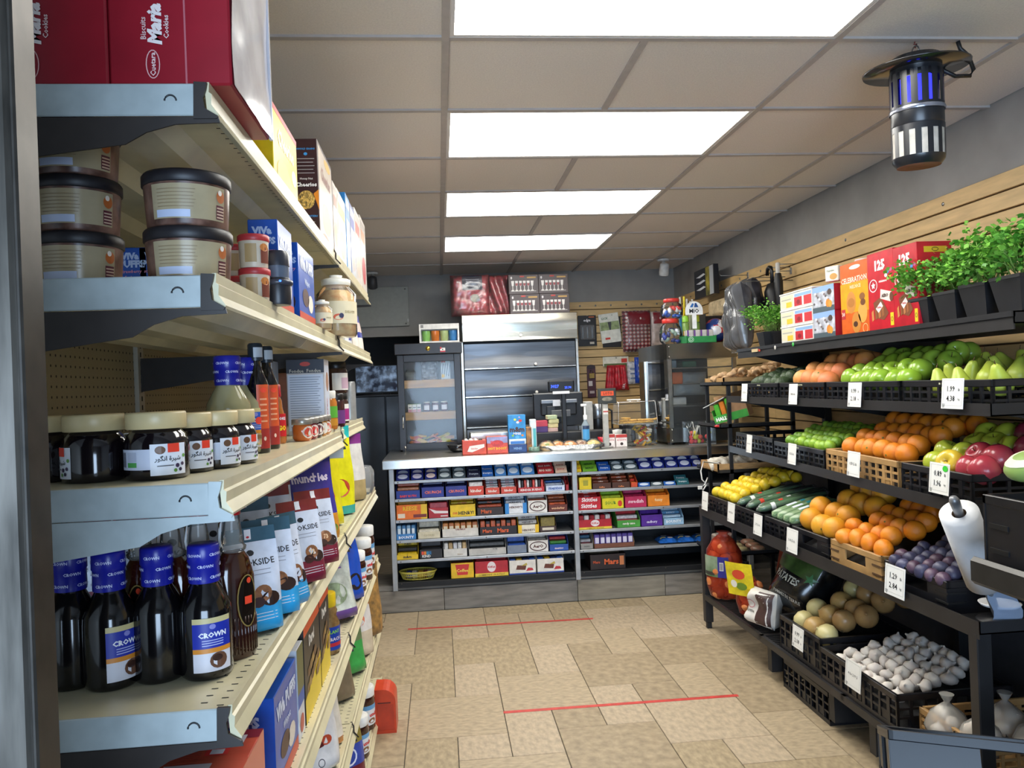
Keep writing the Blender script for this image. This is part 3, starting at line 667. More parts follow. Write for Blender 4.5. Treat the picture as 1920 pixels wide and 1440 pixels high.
tc = nt.nodes.new('ShaderNodeTexCoord'); nz = nt.nodes.new('ShaderNodeTexNoise'); nz.inputs['Scale'].default_value = 16; nz.inputs['Detail'].default_value = 5
cr_ = nt.nodes.new('ShaderNodeValToRGB'); cr_.color_ramp.elements[0].position = .45; cr_.color_ramp.elements[0].color = (.006, .012, .03, 1); cr_.color_ramp.elements[1].position = .75; cr_.color_ramp.elements[1].color = (.35, .5, .75, 1)
nt.links.new(tc.outputs['Object'], nz.inputs[0]); nt.links.new(nz.outputs[0], cr_.inputs[0]); nt.links.new(cr_.outputs[0], bs.inputs['Emission Color']); bs.inputs['Emission Strength'].default_value = .4; bs.inputs['Base Color'].default_value = (.01, .01, .012, 1); bs.inputs['Roughness'].default_value = .1
q = B(); q.flat(FR(0), -w/2+.012, zb+.016, w/2-.012, zt-.012, scr, e=.0006); O('screen', q, t)
O('stand', B().box(-.05, .01, .008, .05, .035, zb+.01, M('101114', .4)).box(-.12, -.04, 0, .12, .1, .01, M('15161a', .4), .003), t)
# --- black wooden display cabinet
Yd = 5.5; x0, x1, _, zt = rect(Yd, 747, 662, 866, 840); z0 = .9665
hx0, hx1, hz0, hz1 = rect(Yd-.02, 739, 643, 866, 664)
w = x1-x0; cx = (x0+x1)/2
t = E_('display_cabinet', 'black wooden display cabinet with glass door on the counter', 'cabinet', (cx, Yd, z0))
K = M('1d1718', .32, var=.1, vs=20, aniso=(1, 8, 1)); H = hz0-z0
b = B(); b.box(-w/2, .02, 0, -w/2+.018, .3, H, K).box(w/2-.018, .02, 0, w/2, .3, H, K).box(-w/2, .285, 0, w/2, .3, H, K).box(-w/2, .02, 0, w/2, .3, .03, K); O('carcass', b, t)
O('header', B().box(hx0-cx, -.03, H, hx1-cx, .31, hz1-z0, K, .004), t)
OAK = M('b98d55', .5, var=.08, vs=10, aniso=(1, 6, 6))
sz = []
for ya, yb in ((712, 727), (772, 787)):
    p = rect(Yd+.05, 760, ya, 850, yb); sz.append(p[3]-z0)
    O('shelf', B().box(-w/2+.02, .04, p[2]-z0, w/2-.02, .28, p[3]-z0, OAK, .002), t)
d = B(); st = .045
d.box(-w/2, 0, .01, -w/2+st, .018, H-.002, K, .002).box(w/2-st, 0, .01, w/2, .018, H-.002, K, .002).box(-w/2+st, 0, .01, w/2-st, .018, .055, K, .002).box(-w/2+st, 0, H-.05, w/2-st, .018, H-.002, K, .002)
dd = O('door', d, t); O('glass', B().box(-w/2+st, .007, .055, w/2-st, .010, H-.05, GLASS('f4f8f8', .012)), dd)
O('handle', B().tube([(-w/2+.028, -.004, .16), (-w/2+.028, -.022, .17), (-w/2+.028, -.022, .24), (-w/2+.028, -.004, .25)], .004, M('d8d4cc', .2, 1.), 8), dd)
O('lock', B().lathe([(0, .006), (.008, .006), (.009, 0)], M('e0dcd2', .2, 1.), 12, T=Matrix.Translation((-w/2+.035, 0, .03)) @ Matrix.Rotation(rad(90), 4, 'X')).tube([(-w/2+.035, -.006, .026), (-w/2+.037, -.01, -.0), (-w/2+.04, -.01, .004)], .002, M('e0dcd2', .2, 1.), 6), dd)
p = ony(Yd-.05, 802, 653)
O('round_sticker', B().lathe([(.0, .002), (.016, .002), (.0165, 0)], M('c9a94e', .25, .9), 20, T=Matrix.Translation((p.x-cx, -.03, p.z-z0)) @ Matrix.Rotation(rad(90), 4, 'X')), t)
p = ony(Yd-.05, 830, 655); b = B(); fn = lambda u, v, e=0: (p.x-cx+u, -.031-e, p.z-z0+v)
b.flat(fn, -.018, -.018, .018, .012, M('e9e6e0', .4, var=0), e=.001); b.flat(fn, -.018, -.018, .018, -.008, M('b82830', .4, var=0), e=.0014); b.flat(fn, -.018, .004, -.008, .018, M('c03038', .4, var=0), e=.0014); b.ell(fn, 0, .001, .005, .004, M('222222', .4, var=0), e=.0018)
O('badge', b, t)
# contents
def jar(name, label, loc, r, h, glassm, fill, lid, cat='jar', lidm=None, group=None):
    t = E_(name, label, cat, loc, group=group)
    O('glass', B().lathe([(r*.9, 0), (r, h*.06), (r, h*.78), (r*.8, h*.86), (r*.8, h*.9)], glassm, 18), t)
    if fill: O('contents', B().lathe([(r*.85, .003), (r*.92, h*.08), (r*.92, h*.7), (r*.5, h*.74), (0, h*.75)], fill, 14), t)
    if lid: O('lid', B().lathe([(r*.84, h*.88), (r*.86, h*.89), (r*.86, h*.985), (r*.8, h)], lidm or M(lid, .35), 18), t)
    return t
jar('glass_jar', 'small round glass jar on the top shelf of the black display cabinet', (cx-.135, Yd+.14, z0+sz[0]+.0006), .038, .085, GLASS('cfd4d0', .15), M('4a4038', .6), None)
b = B(); lump(b, .12, .135, .06, M('8b8b8e', .3, var=.3, vs=40), 3, .5, 30, 12)
O('wrapped_pack', b, loc=(cx+.0, Yd+.17, z0+sz[0]+.0006), label='grey wrapped pack on the top shelf of the display cabinet', cat='pack')
b = B(); b.box(-.033, 0, 0, .033, .012, .15, M('b9c4cc', .5), .001); fn = FR(0)
for k in range(4):
    b.poly([(-.03+.016*k, -.0004, .02), (-.025+.016*k, -.0004, .02), (.0+.016*k-.012, -.0004, .11), (-.017+.016*k, -.0004, .11)], M('4a6a8a', .5, var=0))
b.flat(fn, -.03, .118, .0, .142, M('c23a34', .5, var=0), e=.0005); b.flat(fn, -.028, .012, -.008, .035, M('d8b02c', .5, var=0), e=.0005)
O('card_pack', b, loc=(cx+.115, Yd+.06, z0+sz[0]+.0006), label='pale card pack with blue lattice inside the cabinet door at right', cat='pack')
for i in range(3):
    b = B(); b.box(-.014, 0, 0, .014, .05, .055, M('eae4dc', .5), .001); b.flat(FR(0), -.013, .0, .013, .02, M('d89aa0', .5, var=0), e=.0004); b.flat(FR(0), -.01, .03, .01, .036, M('3a3a40', .5, var=0), e=.0004)
    O('small_box', b, loc=(cx-.145+.031*i, Yd+.06, z0+sz[1]+.0006), label='small white and pink box on lower cabinet shelf, %s of three' % ('left', 'middle', 'right')[i], cat='box', group='white boxes in the cabinet')
for i, c in enumerate(('d9cf4a', '8fae4a')):
    O('small_box', B().box(-.045, 0, 0, .045, .05, .028, M(c, .5), .001), loc=(cx-.115, Yd+.15, z0+sz[1]+.0006+i*.0285), label='%s box in the back of the lower cabinet shelf' % ('yellow', 'green')[i], cat='box')
for i in range(3):
    j = jar('small_jar', 'small jar with purple label on lower cabinet shelf, %s of three' % ('left', 'middle', 'right')[i], (cx-.028+.062*i, Yd+.09, z0+sz[1]+.0006), .026, .07, M('5c3a4a', .2), None, 'e6e2da', group='jars in the cabinet')
    q = B(); q.flat(CYL(.0262), -.02, .012, .02, .045, M('e8e4ea', .5, var=0), 6, 1, e=.0004); O('label', q, j)
for i in range(20):
    c = ('e07a2a', 'd8582a', 'e8b43a', 'c8b83a', 'd8a070')[i % 5]; q, rw = i % 10, i//10
    O('snack_packet', B().box(-.035, -.015, -.004, .035, .015, .004, M(c, .3), .003), loc=(cx-.126+.028*q, Yd+.07+.07*rw, z0+.05+.03*rw+.008*(q % 3)), rot=(random.uniform(.2, .9), random.uniform(-.5, .5), random.uniform(-.8, .8)), label='%s foil packet at the bottom of the display cabinet, %s row, %s from left' % (('orange', 'red', 'golden', 'olive', 'peach')[i % 5], ('front', 'back')[rw], ORD[q]), cat='packet', group='foil packets in the display cabinet')
# white box of coloured tumblers
x0, x1, zb, zt = rect(Yd, 786, 607, 861, 642); zb = hz1+.0006; w = x1-x0; h = zt-zb
t = E_('tumbler_box', 'white window box of four coloured tumblers on the black display cabinet', 'box', ((x0+x1)/2, Yd+.0, zb))
Wm = M('e7e4de', .5); b = B()
b.box(-w/2, 0, 0, w/2, .002, .012, Wm).box(-w/2, 0, h*.72, w/2, .002, h, Wm).box(-w/2, 0, .012, -w/2+.012, .002, h*.72, Wm).box(w/2-.012, 0, .012, w/2, .002, h*.72, Wm)
b.box(-w/2, .002, 0, w/2, .09, .002, Wm).box(-w/2, .002, h-.002, w/2, .09, h, Wm).box(-w/2, .088, 0, w/2, .09, h, Wm).box(-w/2, .002, 0, -w/2+.002, .09, h, Wm).box(w/2-.002, .002, 0, w/2, .09, h, Wm)
b.flat(FR(0), -w/2+.01, h*.8, -w/2+.03, h*.96, M('8a8a88', .5, var=0), e=.0004)
O('carton', b, t)
for i, c in enumerate(('8cc46a', 'd87a3a', 'b9c98a', '4a8ac4')):
    O('tumbler', B().lathe([(.022, .003), (.026, .01), (.032, h*.65)], M(c, .15, var=.05), 16, T=Matrix.Translation((-w/2+.048+i*(w-.09)/3, .045, 0))), t)
# --- stainless cabinet with flap doors
Yg = 6.5; x0, x1, zb, zt = rect(Yg, 871, 640, 1083, 815); hx0, hx1, hz0, hz1 = rect(Yg-.05, 866, 588, 1083, 638)
cx = (x0+x1)/2; w = x1-x0
t = E_('flap_cabinet', 'tall stainless cabinet with flap doors and white knobs behind the counter', 'cabinet', (cx, Yg, 0))
S1 = M('626468', .3, 1., var=.05, vs=4, aniso=(.6, 1, 14)); S2 = M('d9d6c9', .18, 1., var=.04, vs=4, aniso=(1, 1, 6))
# brushed sheet bowed a little, like the dented doors in the photo
def sheet(b, x0, x1, z0, z1, y, m, bow=.006, seed=0, n=16):
    b.flat(lambda u, v, e=0: (u, y-bow*sin((u-x0)/(x1-x0)*pi)*(.4+NZ.noise(Vector((u*3+seed, v*5, seed)))*.9)-.004*cos((v-z0)/(z1-z0)*pi*2+seed)-e, v), x0, z0, x1, z1, m, n, 8)
    b.sm[-n*8:] = [True]*(n*8)
b = B(); b.box(-w/2-.018, .004, 0, -w/2, .5, hz0, M('c4c2bc', .3, 1.)).box(w/2, .004, 0, w/2+.018, .5, hz0, M('c4c2bc', .3, 1.)).box(-w/2, .05, 0, w/2, .5, hz0, M('2c2c2e', .6)); O('carcass', b, t)
b = B(); b.box(hx0-cx, -.05, hz0, hx1-cx, .5, hz1, S2, .004); sheet(b, hx0-cx+.004, hx1-cx-.004, hz0+.006, hz1-.004, -.0515, S2, .004, 2); O('header', b, t)
KN = M('e9e6de', .35)
def knob(par, x, y, z, r=.0125): O('knob', B().lathe([(.006, 0), (.006, .008), (r, .012), (r, .018), (r*.6, .022), (0, .0225)], KN, 16, T=Matrix.Translation((x, y, z)) @ Matrix.Rotation(rad(90), 4, 'X')), par)
knob(t, ony(Yg, 975, 630).x-cx, -.052, ony(Yg, 975, 630).z)
yy = (641, 690.5, 743, 800, 858, 915)
for k in range(5):
    za = ony(Yg, 977, yy[k+1]).z+.003; zb = ony(Yg, 977, yy[k]).z-.004
    b = B(); b.box(-w/2+.006, 0, za, w/2-.006, .02, zb, S1, .002); sheet(b, -w/2+.008, w/2-.008, za+.004, zb-.003, -.002, S1, .008, k*5); b.box(-w/2+.006, -.012, za-.001, w/2-.006, .002, za+.010, M('e2e0d8', .2, 1.), .002)
    d = O('flap_door', b, t); knob(d, ony(Yg, 978, 0).x-cx-.003, -.013, za+.028)
ztop = hz1
# wine glass boxes
def glass_pic(b, fn, w, h):
    b.flat(fn, w*.12, h*.8, w*.42, h*.88, M('b08a4a', .5, var=0), e=.0004); b.flat(fn, -w*.12, h*.86, w*.03, h*.93, M('b8342c', .5, var=0), e=.0004); b.ell(fn, -w*.4, h*.83, .008, .012, M('c9c4c4', .5, var=0), 8)
    for i in range(6):
        x = -w*.36+i*w*.13; g = M('cfcac6', .35, var=0); rd = M('8a3038', .4, var=0)
        b.poly([fn(x-.0125, h*.68, .0004), fn(x-.008, h*.42, .0004), fn(x+.008, h*.42, .0004), fn(x+.0125, h*.68, .0004)], g)
        if i in (1, 2, 3, 4): b.poly([fn(x-.010, h*.56, .0008), fn(x-.0075, h*.43, .0008), fn(x+.0075, h*.43, .0008), fn(x+.010, h*.56, .0008)], rd)
        b.flat(fn, x-.003, h*.2, x+.003, h*.42, g, e=.0005); b.ell(fn, x, h*.19, .013, .006, g, 10, e=.0005)
    b.flat(fn, -w*.42, h*.13, w*.42, h*.17, M('9a9692', .4, var=0), e=.0003)
xa, xb, _, _ = rect(6.48, 954, 515, 1066, 584); w = (xb-xa)/2; hh = (ony(6.48, 1010, 514).z-ztop)/2
for i in range(2):
    for j in range(2):
        b = B(); b.box(-w/2+.001, 0, 0, w/2-.001, .22, hh-.0012, M('453a3b', .45), .002); glass_pic(b, FR(0), w, hh)
        O('glass_box', b, loc=(xa+w*(i+.5)+(.006 if j == 0 else 0), 6.48, ztop+.0006+j*hh), label='dark wine glass carton, %s %s of the four on the steel cabinet' % (('lower', 'upper')[j], ('left', 'right')[i]), cat='box', group='wine glass cartons')
# folded hoodies in plastic
HR = M('9c2a34', .35, var=.18, vs=30, coat=.5); HN = M('24263a', .35, var=.15, vs=30, coat=.5)
def hoodie(x0, x1, y, label, main, alt, seed, folds):
    xa, xb, zb, zt = rect(y, x0, 514, x1, 592); zb = ztop+.0006; w = xb-xa; h = min(zt, 2.43)-zb
    t = E_('packed_hoodie', label, 'hoodie', ((xa+xb)/2, y+.06, zb), group='packed hoodies')
    b = B(); fn = lump(b, w, h, .11, main, seed, .25, 22, 22, wave=(lambda u, v: .35*sin(u*70+v*20)) if folds else None, pw=8); b.sm = [True]*len(b.sm); O('body', b, t)
    if alt:
        c = B(); c.flat(lambda u, v, e=0: fn(u, v, .004), -w*.2, h*.62, w*.32, h*.97, alt, 10, 8); c.sm = [True]*len(c.sm); O('hood', c, t)
        c = B(); g = lambda u, v, e=0: fn(u, v, .006+e)
        c.ell(g, w*.12, h*.42, w*.12, h*.1, M('8f8a7c', .5, var=.2), 14); c.text(g, 'QUEBEC', w*.05, h*.86, w*.4, h*.08, M('cfcfd8', .5, var=0) if False else M('c9c9d2', .5, var=0), .02) if False else None
        for k in range(3): c.flat(g, -w*.1, h*(.86-.04*k), w*.24, h*(.872-.04*k), M('b9b9c2', .4, var=0), 8, 1)
        O('print', c, t)
    p = B(); p.flat(lambda u, v, e=0: (fn(u, v)[0], fn(u, v)[1]-.008-.004*NZ.noise(Vector((u*40, v*40, seed))), v), -w/2, 0, w/2, h, FILM, 16, 16); p.sm = [True]*len(p.sm); O('plastic_wrap', p, t)
hoodie(845, 918, 6.5, 'red hoodie with navy hood folded in clear plastic on the steel cabinet', HR, HN, 2, False)
hoodie(914, 956, 6.56, 'red garment rolled in vertical folds in clear plastic on the steel cabinet', HR, None, 9, True)
# --- packages hanging on the back slatwall
def hook(t, x, z, l=.1): O('hook', B().tube([(x, .0, z+.004), (x, -l, z), (x, -l-.006, z+.014)], .0025, M('9a9a9a', .3, .8), 6), t)
def hang(name, label, y, box, build, cat='package', group=None):
    xa, xb, zb, zt = rect(y, *box); w, h = xb-xa, zt-zb
    t = E_(name, label, cat, ((xa+xb)/2, y, zb), group=group); build(t, w, h); return t
YS = 7.155
def razor(t, w, h):
    b = B(); b.box(-w/2, -.03, 0, w/2, -.024, h, M('15171d', .35), .001); b.text(FR(-.03), 'edge', 0, h*.83, w*.7, h*.12, M('e8e8ec', .4, var=0), .03, shear=.25); b.flat(FR(-.03), w*.1, h*.93, w*.4, h*.96, M('d86a2c', .5, var=0), e=.0005); b.flat(FR(-.03), w*.12, h*.06, w*.36, h*.13, M('c8c0b0', .5, var=0), e=.0005); O('card', b, t)
    b = B(); b.box(-w*.4, -.05, h*.2, w*.4, -.0305, h*.7, FILM, .006); O('blister', b, t)
    b = B(); 
    for k in range(3): b.tube([(-w*.26+k*w*.26, -.04, h*.25), (-w*.26+k*w*.26, -.04, h*.62)], .006, M('9aa4b0', .3, .3), 6)
    O('razor', b, t); O('hook', B().tube([(0, .0, h*.985), (0, -.07, h*.98)], .0025, M('9a9a9a', .3, .8), 6), t)
hang('razor_pack', 'black razor blister pack hanging left on the back slatwall', YS, (1083, 592, 1117, 649), razor)
def bulb(t, w, h):
    O('backing_card', B().box(-w*.46, -.03, -h*.02, w*.46, -.012, h*.9, M('17181c', .4), .002), t)
    T = Matrix.Rotation(rad(-6), 4, 'Y'); b = B(); b.box(-w/2, -.042, h*.12, w/2, -.034, h, M('dfe0d6', .5), .001, T=T)
    fn = lambda u, v, e=0: tuple(T @ Vector((u, -.042-e, v)))
    b.flat(fn, -w*.48, h*.5, w*.48, h*.75, M('8fa070', .5, var=.15), e=.0004); b.text(fn, 'LICK', -w*.2, h*.86, w*.5, h*.07, M('3a6a4a', .5, var=0), .02); b.flat(fn, -w*.3, h*.22, -w*.05, h*.28, M('c8382c', .5, var=0), e=.0005)
    b.poly([fn(-.015, h*.74, .0008), fn(-.006, h*.5, .0008), fn(.008, h*.5, .0008), fn(.018, h*.74, .0008)], M('3a3e44', .4, var=0)); O('front_card', b, t)
    O('hook', B().tube([(0, .0, h*.95), (0, -.07, h*.94)], .0025, M('9a9a9a', .3, .8), 6), t)
hang('torch_pack', 'white and green card pack tilted in front of a black pack', YS, (1127, 588, 1164, 650), bulb)
PL = {}
def plaid():
    if 'p' in PL: return PL['p']
    m = bpy.data.materials.new('plaid_cloth'); m.use_nodes = True; nt = m.node_tree; b = nt.nodes['Principled BSDF']; b.inputs['Roughness'].default_value = .5
    tc = nt.nodes.new('ShaderNodeTexCoord'); outs = []
    for d in ('X', 'Z'):
        w1 = nt.nodes.new('ShaderNodeTexWave'); w1.bands_direction = d; w1.inputs['Scale'].default_value = 9; nt.links.new(tc.outputs['Object'], w1.inputs[0]); outs.append(w1)
    mx = nt.nodes.new('ShaderNodeMath'); mx.operation = 'ADD'; nt.links.new(outs[0].outputs['Fac'], mx.inputs[0]); nt.links.new(outs[1].outputs['Fac'], mx.inputs[1])
    cr = nt.nodes.new('ShaderNodeValToRGB'); e = cr.color_ramp.elements; e[0].position = .15; e[0].color = (.55, .5, .48, 1); e[1].position = .95; e[1].color = (.03, .02, .02, 1)
    k = cr.color_ramp.elements.new(.5); k.color = (.3, .03, .05, 1)
    dv = nt.nodes.new('ShaderNodeMath'); dv.operation = 'MULTIPLY'; dv.inputs[1].default_value = .5; nt.links.new(mx.outputs[0], dv.inputs[0]); nt.links.new(dv.outputs[0], cr.inputs[0]); nt.links.new(cr.outputs[0], b.inputs['Base Color']); PL['p'] = m; return m
def scarf(main, head, txt, seed):
    def f(t, w, h):
        b = B(); fn = lump(b, w, h*.95, .11, main, seed, .15, 12, 14, pw=8); b.sm = [True]*len(b.sm); b.v = [(x, y-.065, z) for x, y, z in b.v]; O('scarf', b, t)
        c = B(); c.flat(lambda u, v, e=0: (fn(u, v)[0], fn(u, v)[1]-.071-e, v), -w*.32, h*.62, w*.46, h*.92, M(head, .4, var=0), 8, 6); c.ell(lambda u, v, e=0: (u, fn(u, v)[1]-.074-e, v), w*.1, h*.76, .008, .011, M('d8d0d0', .4, var=0), 10); O('card', c, t)
        p = B(); g = lambda u, v, e=0: (u*1.06, -.072-.055*max(0, 1-abs(2*u/w)**6)*max(0, 1-abs(2*v/h-1)**6)-.006*NZ.noise(Vector((u*30, v*30, seed))), v); p.flat(g, -w/2, -.02*h, w/2, h*1.04, FILM, 14, 14); p.sm = [True]*len(p.sm); O('plastic_sleeve', p, t)
        O('hook', B().tube([(0, .0, h*.97), (0, -.08, h*.96)], .0025, M('9a9a9a', .3, .8), 6), t)
    return f
hang('scarf_pack', 'plaid scarf with dark red card in a clear sleeve on the back slatwall', YS, (1164, 580, 1216, 660), scarf(plaid(), '7c1f2c', '', 4))
hang('scarf_pack', 'narrow cream scarf pack with red header beside the plaid scarf', YS, (1214, 582, 1243, 652), scarf(M('cfc0bc', .5, var=.1), '8c1f2c', '', 8))
def keyp(t, w, h):
    b = B(); b.box(-w/2, -.03, 0, w/2, -.026, h*.93, M('4a1f2c', .4), .001); b.ell(FR(-.03), 0, h*.93, w*.5, h*.07, M('2c1a22', .4), 14); b.flat(FR(-.03), -w*.35, h*.35, w*.1, h*.5, M('d8d0d0', .5, var=0), e=.0005); b.flat(FR(-.03), -w*.25, h*.12, w*.3, h*.2, M('c8b8b8', .5, var=0), e=.0005); O('card', b, t)
    O('padlock', B().box(-w*.28, -.046, h*.58, w*.34, -.031, h*.74, M('b89a5a', .3, .8), .003).tube([(-w*.15, -.038, h*.74), (-w*.12, -.038, h*.82), (w*.14, -.038, h*.82), (w*.2, -.038, h*.74)], .004, M('c0c0c0', .2, 1.), 6), t)
    O('hook', B().tube([(0, .0, h*.9), (0, -.07, h*.89)], .0025, M('9a9a9a', .3, .8), 6), t)
hang('padlock_pack', 'narrow maroon padlock card hanging low on the back slatwall', YS, (1100, 684, 1116, 745), keyp)
def redscarf(t, w, h):
    b = B(); b.box(-w/2, -.03, h*.72, w/2, -.025, h, M('dcd9c9', .5), .001); b.flat(FR(-.03), w*.22, h*.82, w*.44, h*.94, M('c8382c', .5, var=0), e=.0005); b.flat(FR(-.03), -w*.46, h*.72, w*.46, h*.8, M('5a6a3a', .5, var=.1), e=.0004); O('header_card', b, t)
    b = B(); fn = lump(b, w*.86, h*.75, .08, M('b3202e', .4, var=.15, vs=30), 6, .3, 20, 16, wave=lambda u, v: .35*sin(u*110), pw=6); b.sm = [True]*len(b.sm); b.v = [(x*(1.1-.35*z/h), y-.045, z) for x, y, z in b.v]; O('scarf', b, t)
    c = B(); c.text(lambda u, v, e=0: (u, fn(u, v)[1]-.05-e, v), 'LIFA', w*.22, h*.12, h*.3, w*.2, M('e6d8d8', .5, var=0), .02, rot=80); O('print', c, t)
    O('hook', B().tube([(0, .0, h*.97), (0, -.08, h*.96)], .0025, M('9a9a9a', .3, .8), 6), t)
hang('scarf_pack', 'bright red scarf under a white header card on the back slatwall', YS, (1130, 669, 1178, 732), redscarf)
def wpk(c, cc):
    def f(t, w, h):
        b = B(); fn = lump(b, w, h*.95, .05, M(c, .3, var=.15, vs=40), 5, .4, 30, 12, pw=6); b.v = [(x, y-.04, z) for x, y, z in b.v]; O('bag', b, t)
        q = B()
        for k in range(3): q.flat(lambda u, v, e=0: (u, fn(u, v)[1]-.042-e, v), -w*.3, h*(.2+.2*k), w*.25, h*(.28+.2*k), M(cc, .4, var=0), 4, 2)
        O('print', q, t); O('hook', B().tube([(0, .0, h*.97), (0, -.07, h*.96)], .0025, M('9a9a9a', .3, .8), 6), t)
    return f
hang('toy_pack', 'pale hanging pack behind the blue pack beside the steamer', YS, (1174, 676, 1196, 720), wpk('c4c6cc', '6a7a9a'))
hang('toy_pack', 'shiny blue hanging pack beside the glass warmer', YS-.03, (1188, 667, 1216, 718), wpk('2348b0', 'c8d0e8'))
# --- register
zc = .9665
def pol(y, x, yy): return ony(y, x, yy)
Yr = 5.55; x0, x1, zb, zt = rect(Yr, 1000, 736, 1094, 805)
t = E_('register_monitor', 'black register screen seen from behind on the counter', 'monitor', ((x0+x1)/2, Yr, zc)); w = x1-x0; zb -= zc; zt -= zc
K = M('15161a', .4, var=.04)
O('screen_back', B().box(-w/2, 0, zb+.02, w/2, .03, zt, K, .008).box(-w*.36, -.025, zb+.1, w*.36, .0, zt-.06, M('1d1e22', .45), .01), t)
b = B(); b.box(-w*.35, -.04, zt-.075, -.04, -.024, zt-.05, M('8b8d90', .3, .6), .002).box(.05, -.04, zt-.075, w*.36, -.024, zt-.05, M('8b8d90', .3, .6), .002).box(-.06, -.05, zb+.09, .08, -.026, zb+.14, M('5a5b5e', .4), .004).box(-w*.25, -.045, zb+.08, -w*.08, -.026, zb+.17, M('2c2d31', .4), .004); O('ports', b, t)
O('tag', B().box(-.045, -.043, zt-.095, .008, -.04, zt-.05, M('e6e8f0', .5)), t)
O('foot', B().box(-.05, -.02, .06, .05, .04, zb+.05, K, .005).box(-.13, -.06, 0.0, .13, .12, .06, K, .006), t)
x0, x1, zb, zt = rect(5.22, 1028, 713, 1077, 735)
t = E_('customer_display', 'black pole display with blue digits above the register', 'customer display', ((x0+x1)/2, 5.22, zc)); w = x1-x0; zb -= zc; zt -= zc
O('head', B().box(-w/2, 0, zb, w/2, .05, zt, M('15151a', .3), .008), t)
BL = M('2a48ff', .5, var=0, emis=3.0); b = B(); b.text(FR(0), '3027', -w*.25, (zb+zt)/2, w*.3, (zt-zb)*.3, BL, .01); b.text(FR(0), '25.74', w*.25, (zb+zt)/2-.01, w*.25, (zt-zb)*.28, BL, .01); O('digits', b, t)
O('label', B().box(-w*.34, -.004, zb-.012, w*.3, -.001, zb+.006, M('e9e8ea', .5)), t)
O('pole', B().box(.0, .01, 0, .03, .04, zb, K, .004), t); O('base', B().box(-.06, -.03, 0, .09, .09, .012, K, .003), t)
x0, x1, zb, zd = rect(5.36, 1005, 808, 1180, 822)
O('cash_drawer', B().box(x0, 5.36, zc+.0005, x1, 5.50, zd, M('1b1b1d', .45), .006), label='low black cash drawer under the register', cat='cash drawer')
# sticky notes, red box
x0, x1, zb, zt = rect(5.40, 1028, 778, 1047, 806)
tz = zc+.0006
bz = zd+.0006
t = E_('note_stack', 'crumpled stack of pale green, yellow and pink notes by the register', 'notes', ((x0+x1)/2, 5.40, bz)); w = x1-x0
h_ = zt-bz
for i, c in enumerate(('e8c0b4', 'ecd9a0', 'e6dfa4', 'd5e2b4')):
    O('note', B().box(-w/2, 0, h_*i/4, w/2, .06, h_*(i+1)/4-.002, M(c, .8, bump=.4, bs=60), .003), t, (random.uniform(-.006, .006), 0, 0), random.uniform(-.1, .1))
x0, x1, zb, zt = rect(5.38, 1005, 789, 1027, 812)
b = B(); b.box(x0, 5.38, bz, x1, 5.44, zt-.0, M('4a2a6a', .4), .002); b.box(x0, 5.379, (bz+zt)/2, x1, 5.442, zt+.001, M('c23a4a', .4), .002)
O('small_carton', b, label='small pink and purple carton left of the notes', cat='box')
# sanitizer bottle
p = ony(5.15, 1098, 806); zt = ony(5.15, 1098, 757).z
t = E_('sanitizer_bottle', 'clear pump bottle of hand sanitizer with blue label on the counter', 'bottle', (p.x, 5.15, tz)); h = zt-tz
O('bottle', B().lathe([(.026, 0), (.029, .01), (.029, h*.5), (.012, h*.6), (.012, h*.66)], GLASS('cfe2ee', .35), 18, sy=.7), t)
O('label', B().flat(CYL(.029, sy=.7), -.024, h*.1, .024, h*.42, M('4a9ad0', .4, var=0), 8, 1, e=.0006).flat(CYL(.029, sy=.7), -.024, h*.42, .024, h*.5, M('2a3a5a', .4, var=0), 8, 1, e=.0006), t)
O('pump', B().lathe([(.013, h*.64), (.013, h*.74), (.006, h*.75), (.006, h*.94)], M('eeeeec', .4), 12).box(-.028, -.008, h*.94, .012, .008, h, M('eeeeec', .4), .004), t)
# card terminal pole with sign
p0 = ony(5.05, 1138, 838); x0, x1, zb, zt = rect(5.05, 1121, 728, 1155, 757)
t = E_('lottery_sign', 'grey post carrying a small dark screen with orange banner', 'sign', (p0.x, 5.05, tz))
zb -= tz; zt -= tz; cxx = (x0+x1)/2-p0.x; w = x1-x0
O('post', B().box(-.018, 0, 0, .018, .025, zb, M('b1aea6', .4), .003).box(-.016, -.002, zb-.07, .016, 0, zb-.03, M('e2ded6', .4)).box(-.016, -.003, zb-.055, .016, -.001, zb-.047, M('b83a34', .4)), t)
O('base', B().box(-.04, -.02, 0, .04, .06, .008, M('8a8781', .4), .002), t)
b = B(); b.box(cxx-w/2, -.006, zb, cxx+w/2, .012, zt, M('3a3c38', .3), .003); fn = lambda u, v, e=0: (cxx+u, -.006-e, zb+v); hh = zt-zb
b.flat(fn, -w*.34, hh*.52, w*.36, hh*.82, M('e0562c', .4, var=0), e=.0006); b.text(fn, 'LOTO', .04*w, hh*.67, w*.5, hh*.18, M('5a2a1a', .4, var=0), .03, e=.001); b.ell(fn, 0, hh*.3, w*.3, hh*.14, M('7a7464', .5, var=.2), 14, e=.0006); O('screen', b, t)
